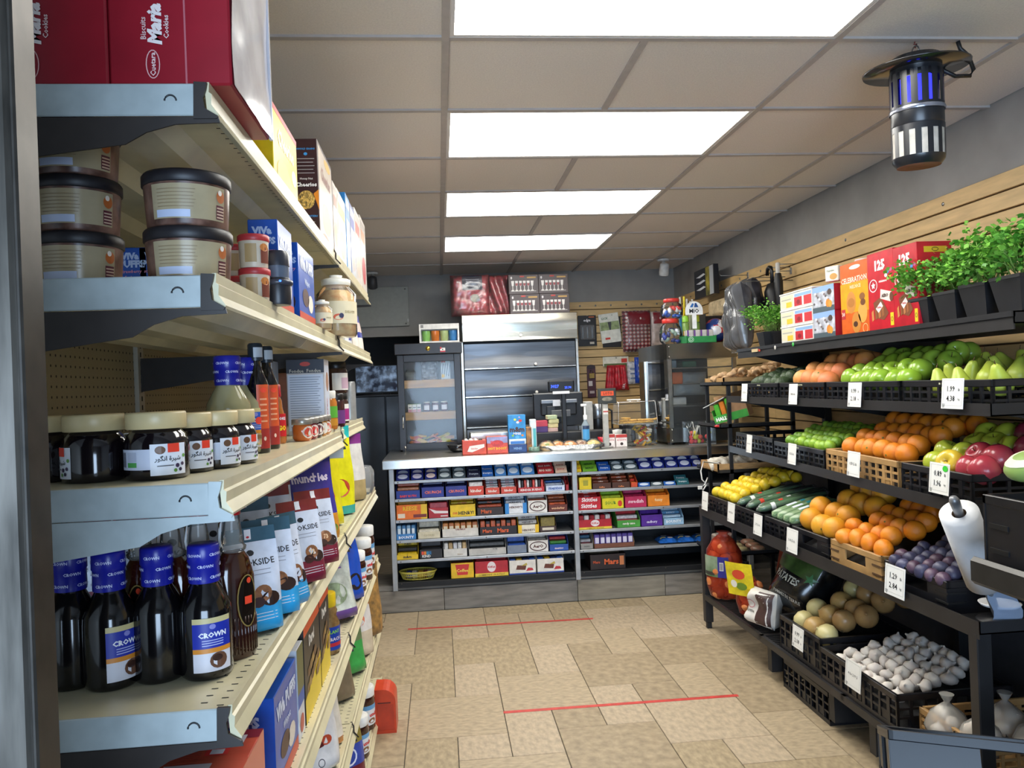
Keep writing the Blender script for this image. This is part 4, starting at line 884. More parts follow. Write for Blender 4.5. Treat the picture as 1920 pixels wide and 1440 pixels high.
# grey scanner column and mug behind
x0, x1, zb, zt = rect(5.6, 1098, 753, 1112, 800); O('receipt_printer', B().box(x0, 5.6, tz, x1, 5.72, zt, M('b5b3ae', .4), .004), label='tall light grey printer right of the register screen', cat='printer')
p = ony(5.7, 1122, 785); t = E_('coffee_pot', 'steel and black pot behind the grey post', 'pot', (p.x, 5.72, tz))
zt = ony(5.7, 1122, 757).z-tz
O('body', B().lathe([(.05, 0), (.055, .01), (.055, zt*.6)], M('18181a', .3), 20), t); O('collar', B().lathe([(.058, zt*.6), (.06, zt*.62), (.06, zt*.92), (.05, zt)], M('8d8f92', .25, .9), 20), t); O('handle', B().tube([(.05, -.02, zt*.9), (.1, -.03, zt*.8), (.1, -.03, zt*.3), (.05, -.02, zt*.25)], .008, K, 8), t)
x0, x1, zb, zt = rect(5.45, 1115, 783, 1133, 797); O('red_cup', B().lathe([(.03, 0), (.034, .004), (.036, zt-zb), (.033, zt-zb), (.03, .006)], M('c42030', .35), 18), loc=((x0+x1)/2, 5.36, tz), label='small red cup beside the grey post', cat='cup')
# tall blue candy box with dispenser base
x0, x1, zb, zt = rect(5.02, 953, 778, 986, 822); w = x1-x0; zl = ony(5.02, 970, 822).z
t = E_('candy_dispenser_box', 'tall bright blue box of minis in a dark blue stand on the counter', 'box', ((x0+x1)/2, 5.02, tz))
b = B(); h1 = zl-tz; h2 = zt-tz; b.box(-w/2, .01, h1*.6, w/2, .07, h2, M('2f8fd0', .35), .002); fn = lambda u, v, e=0: (u, .01-e, h1+v); hh = h2-h1
b.text(fn, 'm&m', 0, hh*.38, w*.85, hh*.3, M('4a2a1c', .4, var=0), .05); b.text(fn, 'MINIS', 0, hh*.2, w*.45, hh*.1, M('e8e8f0', .4, var=0), .03)
for u, v, c, r in ((-.1, .8, 'd8e05a', .009), (.2, .75, 'd83a34', .011), (.05, .68, 'e8e4e8', .01), (-.25, .12, '8ac44a', .008), (.3, .12, 'e88a2c', .008), (0, .05, '5ab0e0', .014), (.15, .9, 'c8a0c8', .006)): b.ell(fn, u*w, v*hh, r, r*.8, M(c, .4, var=0), 10, e=.0006)
O('carton', b, t)
b = B(); b.box(-w/2-.001, 0, 0, w/2+.001, .075, h1*.55, M('1c3f7c', .35), .002); b.box(-w/2+.002, .004, h1*.56, w/2-.002, .02, h1*.95, M('d8e0e0', .3), .003); b.flat(FR(.004), -w*.4, h1*.6, w*.4, h1*.8, M('3a7ac8', .4, var=0), e=.0006); b.text(FR(0), 'MINIS', 0, h1*.28, w*.5, h1*.18, M('8ab0e0', .4, var=0), .02); O('stand', b, t)
x0, x1, zb, zt = rect(5.06, 986, 800, 997, 840); O('chocolate_stick', B().box(x0, 5.06, tz, x1, 5.085, zt, M('c88a3c', .35, h2='5a3420', vs=30), .006), label='upright brown and gold chocolate stick beside the blue box', cat='chocolate bar')
x0, x1, zb, zt = rect(5.09, 994, 786, 1006, 836); b = B(); b.box(x0, 5.09, tz, x1, 5.13, zt, M('dfe9ea', .35), .004); b.box(x0+.02, 5.0885, tz+.01, x1-.004, 5.0895, zt-.06, M('58b8c0', .4, var=0)); O('chocolate_pack', b, label='upright white and turquoise chocolate pack by the blue box', cat='pack')
x0, x1, zb, zt = rect(5.0, 992, 833, 1012, 845); b = B(); lump(b, x1-x0, .03, .04, M('6d8a7a', .3, var=.2, vs=50), 3, .4, 40, 8); O('mint_pack', b, loc=((x0+x1)/2, 5.02, tz), label='small grey green pack at the foot of the chocolate stick', cat='pack')
# red candy cartons at left
x0, x1, zb, zt = rect(5.0, 867, 823, 912, 850); w = x1-x0; h = zt-tz
b = B(); b.box(-w/2, 0, 0, w/2, .1, h*.9, M('d24a2e', .4), .002)
for k in range(4): b.box(-w*.42+k*w*.2, .01, h*.3, -w*.42+(k+1)*w*.2-.004, .08, h, M('ece4de' if k < 3 else '3a2a24', .3), .008)
b.poly([(-w*.3, -.0008, h*.2), (-w*.1, -.0008, h*.15), (w*.42, -.0008, h*.45), (w*.42, -.0008, h*.65), (-w*.2, -.0008, h*.55)], M('efe6de', .4, var=0)); b.text(FR(0), 'kinder', 0, h*.38, w*.3, h*.12, M('c8402c', .4, var=0), .02, e=.001)
O('candy_carton', b, loc=((x0+x1)/2, 5.0, tz), label='red carton of white chocolate bars at the left of the counter top', cat='candy carton')
x0, x1, zb, zt = rect(5.0, 913, 819, 952, 850); w = x1-x0; h = zt-tz
b = B(); b.box(-w/2, 0, 0, w/2, .1, h, M('d8503c', .4), .002); b.flat(FR(0), -w*.5, h*.62, w*.5, h, M('9c9cc8', .4, var=.1), e=.0003); b.ell(FR(0), 0, h*.6, w*.3, h*.2, M('c83a3a', .4), e=.0005); b.text(FR(0), 'Fruit', -w*.1, h*.66, w*.5, h*.22, M('e2443a', .4, var=0), .03, e=.0009); b.text(FR(0), 'HOT BOOST', 0, h*.3, w*.9, h*.3, M('f0b81e', .4, var=0), .05, e=.0009)
O('candy_carton', b, loc=((x0+x1)/2, 5.0, tz), label='red and lilac carton with yellow lettering beside the blue box', cat='candy carton')
x0, x1, zb, zt = rect(5.3, 882, 811, 953, 822); O('steel_tray', B().box(x0, 5.3, tz, x1, 5.5, zt-.0, M('c9c8c2', .25, .9), .004), label='flat steel tray behind the red candy cartons', cat='tray')
p = ony(5.25, 857, 822); b = B(); b.lathe([(.03, 0), (.05, .01), (.07, .05), (.066, .05), (.045, .012), (0, .01)], M('1a1b1e', .15, coat=.5), 22); O('black_bowl', b, loc=(p.x, 5.28, tz), label='glossy black bowl in front of the display cabinet', cat='bowl')
# foil tray of pastries
x0, x1, zb, zt = rect(5.0, 1014, 822, 1137, 847); w = x1-x0; cx = (x0+x1)/2
FO = M('d3d6da', .22, .95, var=.1, vs=60, bump=.4, bs=90)
t = E_('foil_tray', 'long silver foil tray on the counter holding wrapped pastries', 'tray', (cx, 5.1, tz))
b = B(); pr = [(.84, 0), (.9, .012), (.96, .03), (1.02, .031)]
for (r0, q0), (r1, q1) in zip(pr[:-1], pr[1:]):
    n = 32; P = lambda r, q, k: (w/2*r*max(-1, min(1, 1.25*cos(2*pi*k/n))), .085*r*max(-1, min(1, 1.25*sin(2*pi*k/n))), q)
    b.add([P(r0, q0, k) for k in range(n)]+[P(r1, q1, k) for k in range(n)], [(k, (k+1) % n, n+(k+1) % n, n+k) for k in range(n)], FO)
b.add([P(.84, .001, k) for k in range(n)], [tuple(range(n))], FO); O('pan', b, t)
for i in range(5):
    px_ = -w*.38+i*w*.18
    t = E_('wrapped_pastry', 'round golden pastry in clear wrap in the foil tray, %s from left' % ORD[i], 'pastry', (cx+px_, 5.085+.02*(i % 2), tz+.004), group='pastries in the foil tray', rot=(rad(28), 0, 0))
    O('pastry', B().lathe([(.02, .0), (.046, .008), (.05, .02), (.04, .034), (.02, .038), (0, .039)], M(('d9b47a', 'd8a25c', 'cf8f4a', 'c9a888', 'e3c878')[i], .5, var=.12, vs=30), 18), t)
    O('filling', B().lathe([(.018, .036), (.012, .043), (0, .044)], M(('8a9a4a', 'd87a2c', 'e8d8c0', '8a5a3a', 'e8dc9a')[i], .5), 12), t)
    b = B(); b.lathe([(.03, -.002), (.055, .006), (.06, .022), (.045, .042), (.0, .048)], FILM, 16); O('plastic_wrap', b, t)
for i, (a, b_) in enumerate(((1135, 1155), (1157, 1178))):
    x0, x1, zb, zt = rect(5.03, a, 815, b_, 836); w = x1-x0; h = zt-tz; b = B(); b.box(-w/2, 0, 0, w/2, .05, h, M('e9ded8', .4), .002); b.flat(FR(0), -w/2, h*.75, w/2, h, M('b83a34', .4, var=0), e=.0005); b.text(FR(0), 'AUGUSTA', 0, h*.56, w*.85, h*.16, M('b83a34', .4, var=0), .02); b.ell(FR(0), 0, h*.25, w*.14, h*.12, M('3a2a24', .4, var=0), 12, e=.0006)
    O('coffee_candy_box', b, loc=((x0+x1)/2, 5.06, tz), label='small red and white sweets box, %s of the pair beside the foil tray' % ('left', 'right')[i], cat='box', group='small sweets boxes')
# cookie dome on a candy jar
x0, x1, zb, zt = rect(5.08, 1184, 796, 1231, 838); cx = (x0+x1)/2; w = x1-x0; h = zt-tz
t = E_('candy_tub', 'square clear tub full of gold and red wrapped toffees on the counter', 'tub', (cx, 5.15, tz))
b = B(); b.box(-w/2, -w/2, 0, w/2, w/2, h, GL, .006); O('tub', b, t)
for i in range(34):
    O('toffee', B().box(-.02, -.008, -.006, .02, .008, .006, M(('d8a02c', 'e0b83c', 'c23a2c', 'b8902c', 'e8e0d0')[i % 5], .3), .003), t, (random.uniform(-w*.32, w*.32), random.uniform(-w*.38, w*.1), .012+h*.8*i/34), rot=(random.uniform(-.6, .6), random.uniform(-.9, .9), random.uniform(-1.5, 1.5)))
O('lid', B().box(-w/2-.003, -w/2-.003, h, w/2+.003, w/2+.003, h+.006, GLASS('e8e8e4', .3), .003), t)
x0, x1, zb2, zt2 = rect(5.08, 1157, 747, 1231, 796); cxx = (x0+x1)/2; w2 = x1-x0
zl = tz+h+.0068
t = E_('cookie_box', 'clear acrylic cookie box with white handle standing on the toffee tub', 'cookie box', (cxx, 5.15, zl)); h2 = ony(5.08, 1195, 753).z-zl
b = B(); T0 = .92
v = [(-w2/2, -.09, .0), (w2/2, -.09, 0), (w2/2, .09, 0), (-w2/2, .09, 0), (-w2/2*T0, -.08, h2), (w2/2*T0, -.08, h2), (w2/2*T0, .08, h2), (-w2/2*T0, .08, h2)]
b.add(v, [(0,1,5,4),(1,2,6,5),(2,3,7,6),(3,0,4,7),(4,5,6,7)], GL); O('dome', b, t)
O('plate', B().box(-w2/2, -.09, 0, w2/2, .09, .004, GLASS('f0f0e8', .3), .001), t)
ed = B()
for a_, b_ in ((0, 4), (1, 5), (4, 5), (5, 6), (4, 7)): ed.tube([v[a_], v[b_]], .0018, GLASS('ffffff', .6), 4)
O('edge', ed, t, kind='stuff')
O('handle', B().box(-w2*.18, -.008, h2+.006, w2*.18, .008, h2+.016, M('eeeae0', .4), .004).box(-w2*.12, -.004, h2, -w2*.08, .004, h2+.008, M('eeeae0', .4)).box(w2*.08, -.004, h2, w2*.12, .004, h2+.008, M('eeeae0', .4)), t)
for i in range(9):
    O('cookie', B().lathe([(.03, 0), (.036, .005), (.03, .01), (0, .012)], M('d3a24e', .7, var=.12, vs=60), 16), loc=(cxx-w2*.34+(i % 4)*w2*.22+(.02 if i > 3 else 0)+(.02 if i > 7 else 0), 5.11+(i//4)*.04, zl+.0045+(i//4)*.0125), label='flat golden cookie in the clear acrylic box, %s layer, %s from left' % (('lower', 'middle', 'top')[i//4], ORD[i % 4]), cat='cookie', group='cookies in the acrylic box', rot=(rad(2), 0, i))
b = B(); b.lathe([(.03, 0), (.034, .005), (.03, .05), (.02, .06)], M('dcd9d2', .4), 16); b.lathe([(.0, .1), (.035, .095), (.03, .06)], M('e6e4dc', .4), 16); O('cup_stack', b, loc=(ony(5.3, 1160, 800).x, 5.35, tz), label='white cup shaped dispenser behind the cookie box', cat='cup')
O('small_appliance', B().box(-.05, -.03, 0, .05, .06, .13, M('16171a', .35), .01).box(-.035, -.034, .05, .035, -.03, .1, M('24262b', .2), .003), loc=(ony(5.4, 1178, 800).x, 5.42, tz), label='dark small appliance behind the cookie box', cat='appliance')
# --- glass warmer cabinet
Yw = 5.03; base = ony(Yw, 1258, 832).z; 
xc = ony(Yw, 1258, 740).x; xl = ony(Yw+.35, 1217, 740).x; xr = ony(Yw, 1385, 740).x
zt = ony(Yw, 1300, 643).z; zh = ony(Yw, 1300, 672).z; zp = ony(Yw, 1300, 801).z
t = E_('food_warmer', 'stainless heated display case with curved glass on the right of the counter', 'display case', (xc, Yw, tz))
zt -= tz; zh -= tz; zp -= tz; wr = xr-xc; wl = xl-xc
out = [(wr, 0), (0, 0)]+[(wl*sin(a), -.0+.35*(1-cos(a))) for a in [pi/2*k/6 for k in range(1, 7)]]+[(wl, .6), (wr, .6)]
WS = M('8e8d88', .25, 1., var=.04, vs=6)
b = B(); b.prism(out, 'z', zh, zt, WS); O('hood', b, t)
b = B(); b.prism(out, 'z', .015, zp, WS); O('base', b, t)
O('foot', B().lathe([(.02, 0), (.022, .015)], BLACK, 12, T=Matrix.Translation((.0, .04, 0))), t); O('foot', B().lathe([(.02, 0), (.022, .015)], BLACK, 12, T=Matrix.Translation((wr-.04, .04, 0))), t)
for x, y in ((.0, .0), (wl+.004, .42), (wr-.02, 0)): O('frame_post', B().box(x-.014, y, zp, x+.014, y+.02, zh, M('a3a19b', .3, 1.), .002), t)
g = B()
for (xa, ya), (xb_, yb_) in zip(out[1:8], out[2:9]): g.add([(xa, ya, zp), (xb_, yb_, zp), (xb_, yb_, zh), (xa, ya, zh)], [(0, 1, 2, 3)], GL, True)
O('curved_glass', g, t); O('front_glass', B().box(.016, .006, zp, wr-.02, .009, zh, GL), t)
for k in (.3, .62, .86):
    z = zp+(zh-zp)*k; O('rack_shelf', B().prism([(x*.95, .02+y*.93) for x, y in out], 'z', z, z+.006, M('77756f', .35, .9)), t)
O('back_panel', B().box(wl+.01, .585, zp, wr, .6, zh, M('3c3b38', .4, .5)), t)
q = B()
for zz in (zt-.02, zh+.015, .03, .1): q.lathe([(0, .002), (.004, .002), (.005, 0)], M('d0cec6', .2, 1.), 8, T=Matrix.Translation((.0, 0, zz)) @ Matrix.Rotation(rad(90), 4, 'X'))
O('rivet', q, t, kind='stuff')
wz = tz+zt+.0006
for i, (k, c, x, h_, lab) in enumerate(((.62, 'd8662c', .1, .09, 'orange tub'), (.86, '3a6a4a', .2, .05, 'green tray'), (.86, '8a9aa0', .06, .06, 'grey tub'), (.3, 'b8b6b0', .12, .06, 'pale tub'))):
    O('food_tub', B().box(xc+x-.05, Yw+.2, tz+zp+(zh-zp)*k+.0066, xc+x+.05, Yw+.32, tz+zp+(zh-zp)*k+.0066+h_*.9, M(c, .4), .006), label='%s on a shelf inside the heated display case' % lab, cat='tub')
b = B(); lump(b, .24, .16, .1, GLASS('d8dad6', .5, .2), 12, .6, 25, 14); O('plastic_bag', b, loc=(xc+.23, Yw+.3, tz+zp+(zh-zp)*.3+.07), label='clear knotted plastic bag inside the heated display case', cat='bag')
# things on the warmer
def round_jar(px, y0, y1, y2, yy, zb, label, fillc):
    p = ony(yy, px, y1); h = ony(yy, px, y0).z-zb; r = abs(ony(yy, px+20, y1).x-p.x)
    t = E_('candy_jar', label, 'jar', (p.x, yy+.05, zb), group='red lidded jars')
    O('jar', B().lathe([(r*.7, 0), (r, h*.15), (r*1.05, h*.4), (r*.9, h*.7), (r*.65, h*.8), (r*.65, h*.84)], GL, 20), t)
    O('lid', B().lathe([(r*.7, h*.83), (r*.74, h*.84), (r*.74, h*.98), (r*.68, h)], M('c8352e', .35), 20), t)
    for i in range(14):
        a = 2*pi*i*.381; O('sweet', B().sphere((0, 0, 0), .018, M(fillc[i % len(fillc)], .3), 8, 6, (1.2, .8, .7)), t, (r*.68*cos(a), r*.68*sin(a)*.9, h*.14+h*.5*((i*5) % 14)/14), rot=(i, i*2, 0))
    return h
h = round_jar(1262, 597, 643, 643, Yw+.12, wz, 'big clear jar with red lid, lower of two stacked on the display case', ('2c3a8c', 'e6e6ea', '9ab0a0', '1f2a6a'))
round_jar(1264, 559, 597, 597, Yw+.12, wz+h+.001, 'clear jar with red lid, upper of two stacked on the display case', ('2b58b0', 'e8e8e8', 'd8403a'))
x0, x1, zb, zt = rect(Yw+.03, 1288, 628, 1344, 643); w = x1-x0
t = E_('drink_drop_display', 'green counter tray with purple and white cartons under a rounded sign', 'display tray', ((x0+x1)/2, Yw+.03, wz))
GR = M('2f8a4a', .4); b = B(); b.box(-w/2, 0, 0, w/2, .003, .045, GR).box(-w/2, 0, 0, w/2, .16, .003, GR).box(-w/2, .157, 0, w/2, .16, .06, GR).box(-w/2, 0, 0, -w/2+.003, .16, .05, GR).box(w/2-.003, 0, 0, w/2, .16, .05, GR); b.ell(FR(0), -w*.36, .024, .018, .018, M('d8e8d8', .5, var=0), 16, ring=.003); b.ell(FR(0), -w*.36, .024, .01, .01, M('d8e8d8', .5, var=0), 12, ring=.003); O('tray', b, t)
for i in range(4):
    b = B(); b.box(-.021, 0, 0, .021, .06, .085, M('c9c4bc', .5), .002); b.flat(FR(0), -.021, 0, -.009, .085, M('6a3f8a', .4, var=0), e=.0004); O('carton', b, t, (-w/2+.03+i*.046, .02, .0035))
h = ony(Yw+.03, 1307, 563).z-wz; sx = ony(Yw+.03, 1307, 580).x-(x0+x1)/2
b = B(); pts = [(-.06, h-.09), (.06, h-.09)]+[(.06*cos(a)*1.0, h-.06+.06*sin(a)) for a in [pi*k/10 for k in range(11)]]
b.prism([(sx+u, v) for u, v in pts], 'y', .06, .066, M('e8e8e6', .4)); fn = lambda u, v, e=0: (sx+u, .06-e, v)
b.text(fn, 'MiO', 0, h-.065, .075, .03, M('16181a', .4, var=0), .03); b.poly([fn(-.03, h-.04, .001), fn(-.01, h-.04, .001), fn(.0, h-.018, .001), fn(-.012, h-.012, .001)], M('2f6ab0', .4, var=0)); b.poly([fn(.0, h-.04, .001), fn(.03, h-.04, .001), fn(.016, h-.012, .001), fn(.006, h-.012, .001)], M('1f4a8a', .4, var=0))
b.box(sx-.015, .062, .1, sx+.015, .065, h-.08, M('e8e8e6', .4)); O('sign', b, t)
for i, (u, c) in enumerate(((-.075, '8ec23a'), (.0, 'b8bc3a'))):
    b = O('drop_bottle', B().lathe([(.022, .0), (.024, .01), (.024, .05), (.014, .06)], M('7a9a4a', .3), 14, sy=.7), t, (u, .1, .088)); O('cap', B().lathe([(.022, .06), (.023, .062), (.022, .1), (.016, .103)], M(c, .35), 14, sy=.7), b)
# soccer ball in an open black box
p = ony(Yw+.18, 1345, 612); r = .085
t = E_('soccer_ball', 'red white and blue ball in an open black box on the display case', 'ball', (p.x, Yw+.22, wz))
b = B(); b.sphere((0, 0, r+.004), r, M('c9404a', .3, coat=.4), 24, 14); bm = b.sm
O('ball', b, t)
b = B()
for a, z, c in ((-2.5, .3, '28448c'), (-1.25, .55, 'e6e4e8'), (-1.85, -.05, 'dfe0e6'), (-.9, -.2, '243a7c'), (-2.7, -.4, '28448c'), (-1.9, .75, '28448c'), (-1.5, -.6, '243a7c')):
    d = Vector((cos(a)*(1-z*z)**.5, sin(a)*(1-z*z)**.5, z)); T = Matrix.Translation((0, 0, r+.004)) @ d.to_track_quat('Z', 'Y').to_matrix().to_4x4(); q = r+.0008
    b.lathe([(q*sin(.42), q*cos(.42)), (q*sin(.28), q*cos(.28)), (q*sin(.14), q*cos(.14)), (0, q)], M(c, .3, coat=.4), 12, T=T, cap=False)
O('patch', b, t)
b = B(); b.box(-.1, .09, 0, .1, .094, .2, BLACK).box(-.1, -.09, .18 if False else 0, -.097, .09, .2, BLACK).box(.097, -.09, 0, .1, .09, .2, BLACK).box(-.1, -.09, 0, .1, .09, .002, BLACK); O('box', b, t)
for i, (px, c) in enumerate(((1286, 'e8c81e'), (1292, 'd8d8d4'), (1299, 'c8d0a8'), (1281, '3a8ac0'), (1305, 'cfd8c8'))):
    p = ony(Yw+.3, px, 590); ht = ony(Yw+.3, px, 555+i % 3*4).z-wz
    O('lighter_wand', B().box(-.01, -.006, 0, .01, .006, ht*.75, M(c, .3), .004).box(-.006, -.004, ht*.75, .006, .004, ht, M('e8d23a' if i == 0 else 'c9c9c4', .3), .002), loc=(p.x, Yw+.33+.01*i, wz), label='%s tall lighter standing behind the stacked red lidded jars' % ('yellow', 'white', 'pale green', 'blue', 'grey green')[i], cat='lighter', group='tall lighters on the display case')
# lollipop box
x0, x1, zb, zt = rect(4.97, 1291, 790, 1343, 834); cx = (x0+x1)/2; w = x1-x0
t = E_('lollipop_box', 'clear open box full of lollipops at the right end of the counter', 'box', (cx, 4.98, tz)); h = (zt-tz)
g = B(); g.box(-w/2, 0, 0, w/2, .002, h, GL).box(-w/2, .118, 0, w/2, .12, h, GL).box(-w/2, 0, 0, -w/2+.002, .12, h, GL).box(w/2-.002, 0, 0, w/2, .12, h, GL).box(-w/2, 0, 0, w/2, .12, .004, GLASS('ffffff', .4)); O('acrylic_box', g, t)
for i in range(24):
    c = ('d83a3a', 'e8d030', 'd85a4a', 'c8c83a', 'c03a4a')[i % 5]; o = O('candy_ball', B().sphere((0, 0, 0), .016, M(c, .2, var=0), 10, 7), loc=(0, 0, 0), parent=t)
    o.location = (random.uniform(-w*.42, w*.42), random.uniform(.02, .1), .02+(i//10)*.026)
    dx, dy = random.uniform(-.5, .5), random.uniform(-.4, .2)
    O('stick', B().tube([(dx*.016, dy*.016, .014), (dx*.08, dy*.08, .075)], .0022, M('efeae0', .5), 5), o)
# ================================================================ gondola shelving on the left
GX, GB, GY = -.31, -.92, (1.15, 2.49, 3.66)
LZ = {1: 1.843, 2: 1.569, 3: 1.272, 4: .950, 5: .638, 6: .357, 7: .073}
gon = E_('gondola_shelving', 'long cream store shelving with pegboard back along the left side', 'shelving', (GB, 2.4, 0))
gx0, gy0 = GB, 2.4
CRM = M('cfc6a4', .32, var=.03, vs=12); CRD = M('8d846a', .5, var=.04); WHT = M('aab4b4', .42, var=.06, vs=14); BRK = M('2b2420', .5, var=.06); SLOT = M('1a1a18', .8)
# pegboard with printed-through holes
pg = bpy.data.materials.new('pegboard'); pg.use_nodes = True; nt = pg.node_tree; bs = nt.nodes['Principled BSDF']; bs.inputs['Roughness'].default_value = .6
tc = nt.nodes.new('ShaderNodeTexCoord'); vm = nt.nodes.new('ShaderNodeVectorMath'); vm.operation = 'SCALE'; vm.inputs['Scale'].default_value = 1/.0254
fr = nt.nodes.new('ShaderNodeVectorMath'); fr.operation = 'FRACTION'; sb = nt.nodes.new('ShaderNodeVectorMath'); sb.operation = 'SUBTRACT'; sb.inputs[1].default_value = (.5, .5, .5)
mu = nt.nodes.new('ShaderNodeVectorMath'); mu.operation = 'MULTIPLY'; mu.inputs[1].default_value = (0, 1, 1)
ln = nt.nodes.new('ShaderNodeVectorMath'); ln.operation = 'LENGTH'; lt = nt.nodes.new('ShaderNodeMath'); lt.operation = 'LESS_THAN'; lt.inputs[1].default_value = .13
mx = nt.nodes.new('ShaderNodeMix'); mx.data_type = 'RGBA'; mx.inputs[6].default_value = (*rgb('a3977a'), 1); mx.inputs[7].default_value = (*rgb('1c1812'), 1)
for a, b_ in ((tc.outputs['Object'], vm.inputs[0]), (vm.outputs[0], fr.inputs[0]), (fr.outputs[0], sb.inputs[0]), (sb.outputs[0], mu.inputs[0]), (mu.outputs[0], ln.inputs[0]), (ln.outputs['Value'], lt.inputs[0]), (lt.outputs[0], mx.inputs[0]), (mx.outputs[2], bs.inputs['Base Color'])): nt.links.new(a, b_)
for s in (0, 1):
    y0, y1 = GY[s], GY[s+1]
    for k in range(5):
        O('peg_panel', B().box(-.006, y0+.025-gy0, .10+k*.40, 0, y1-.025-gy0, .10+k*.40+.397, pg, .001), gon)
for y in GY:
    b = B(); b.box(-.04, y-.022-gy0, 0, .012, y+.022-gy0, 2.1, M('b9b4a6', .4, var=.03))
    for k in range(70): b.box(.0119, y-.004-gy0, .15+k*.027, .0125, y+.004-gy0, .165+k*.027, SLOT)
    O('upright', b, gon)
prof = lambda z, x: [(x-.008, z+.004), (x-.002, z+.004), (x-.003, z-.010), (x+.001, z-.013), (x, z-.028), (x+.010, z-.043), (x+.008, z-.047), (x-.006, z-.04), (x-.008, z-.012)]
for n in LZ:
    z = LZ[n]
    for s in (0, 1):
        y0, y1 = GY[s]+.003, GY[s+1]-.003; x = GX-(.045 if (n == 3 and s == 1) else 0); ox = x-gx0
        b = B(); b.box(.004, y0-gy0, z-.004, ox-.004, y1-gy0, z, CRM, .001)
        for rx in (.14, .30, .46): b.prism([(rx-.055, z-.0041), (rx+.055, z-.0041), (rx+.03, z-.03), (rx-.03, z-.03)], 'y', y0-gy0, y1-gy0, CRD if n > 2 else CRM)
        if n >= 4:
            for r_, xx in ((0, ox-.022), (1, ox-.048)):
                for k in range(int((y1-y0)/.027)):
                    yy = y0+.01+k*.027+.013*r_; b.flat(TP(z), xx-.005, yy-gy0, xx+.005, yy+.0035-gy0, SLOT, e=.0003)
        elif n == 1:
            for k in range(int((y1-y0)/.027)):
                yy = y0+.01+k*.027; b.flat(TP(z-.0045), ox-.04, yy-gy0, ox-.033, yy+.004-gy0, SLOT)
        d = O('shelf_deck', b, gon)
        O('price_channel', B().prism(prof(z, ox), 'y', y0-gy0, y1-gy0, CRM), d)
        for yb, near in ((y0, True), (y1, False)):
            white = n == 3 and near and s == 0
            bb = B(); m = WHT if white else BRK; lo = .15
            pts = [(.0, z-.046), (ox-.008, z-.046), (ox+.010, z-.047), (ox+.012, z-.055), (ox-.05, z-.057), (ox-.09, z-.068), (ox-.12, z-.085), (.0, z-lo)]
            if n < 7: bb.prism(pts[::-1], 'y', yb-gy0-(.003 if near else 0), yb-gy0+(0 if near else .003), m)
            br = O('bracket', bb, d) if n < 7 else d
            if near and s == 0:
                q = B(); q.box(.0, yb-gy0-.0045, z-.045, ox-.022, yb-gy0-.0005, z+.001, WHT, .0015)
                q.lathe([(.0075, 0), (.0075, .0004)], M('2a2c2e', .5, var=0), 14, T=Matrix.Translation((ox-.055, yb-gy0-.0046, z-.022)) @ Matrix.Rotation(rad(90), 4, 'X'), cap=False, a0=0, a1=pi)
                q.tube([(ox-.055+.008*cos(a), yb-gy0-.0048, z-.024+.008*sin(a)) for a in [pi*k/10 for k in range(11)]], .0014, M('2a2c2e', .5, var=0), 5)
                O('end_plate', q, d)
                c = B(); c.prism([(ox-.022, z+.003), (ox-.004, z+.002), (ox-.006, z-.008), (ox-.01, z-.02), (ox-.008, z-.035), (ox+.010, z-.046), (ox+.008, z-.05), (ox-.024, z-.05)], 'y', yb-gy0-.006, yb-gy0+.0, WHT if white else BRK); O('end_cap', c, d)
        if s == 0 and n != 7:
            c = B(); c.tube([(ox-.004, y1-gy0+.003, z+.005), (ox+.003, y1-gy0+.003, z-.01), (ox+.003, y1-gy0+.003, z-.028), (ox+.017, y1-gy0+.003, z-.044)], .0025, BRK, 6); O('joint_clip', c, d)
# white joint plate of the third shelf
p = onx(GX, 640, 828)
O('joint_plate', B().box(GX-gx0-.07, 2.485-gy0, 1.19, GX-gx0+.004, 2.489-gy0, 1.252, M('c9c8bc', .4), .002), gon)
# metal post in the left foreground
px1 = ony(.85, 79, 200).x; 
t = E_('metal_post', 'tall dark metal post at the left edge with worn bright corner', 'post', (px1, .80, 0))
O('body', B().box(-.30, 0, 0, -.045, .05, 2.43, M('26282c', .55, var=.08, vs=5, aniso=(1, 1, .3)), .002), t)
O('corner_strip', B().box(-.045, -.006, 0, -.006, .044, 2.43, M('5c5852', .32, .75, var=.22, vs=7, aniso=(6, 6, .8)), .004), t)
O('edge_flange', B().box(-.006, -.004, 0, 0, .04, 2.43, M('38342f', .4, .5, var=.1), .002), t)

# ================================================================ products
def ZP(n, px, py): p = onz(LZ[n], px, py); return p
SHN = {1: 'top shelf', 2: 'second shelf', 3: 'third shelf', 4: 'fourth shelf', 5: 'fifth shelf', 6: 'sixth shelf', 7: 'lowest shelf'}
EPS = .0007
def carton(name, label, loc, w, d, h, m, face=None, side=None, top=None, rz=pi/2, cat='box', group=None, sm=None, tm=None):
    """carton with front toward local -Y (w wide), the side toward local -X is the one the photographer sees"""
    b = B(); b.box(-w/2, -d/2, 0, w/2, d/2, h, m if not isinstance(m, str) else M(m, .35), .0015)
    if face: face(b, FR(-d/2), w, h)
    if side: side(b, lambda u, v, e=0: (-w/2-e, -u, v), d, h)
    if top: top(b, lambda u, v, e=0: (u, v, h+e), w, d)
    return O(name, b, loc=loc, rz=rz, label=label, cat=cat, group=group)
mm = lambda c, r=.4: M(c, r, var=0)
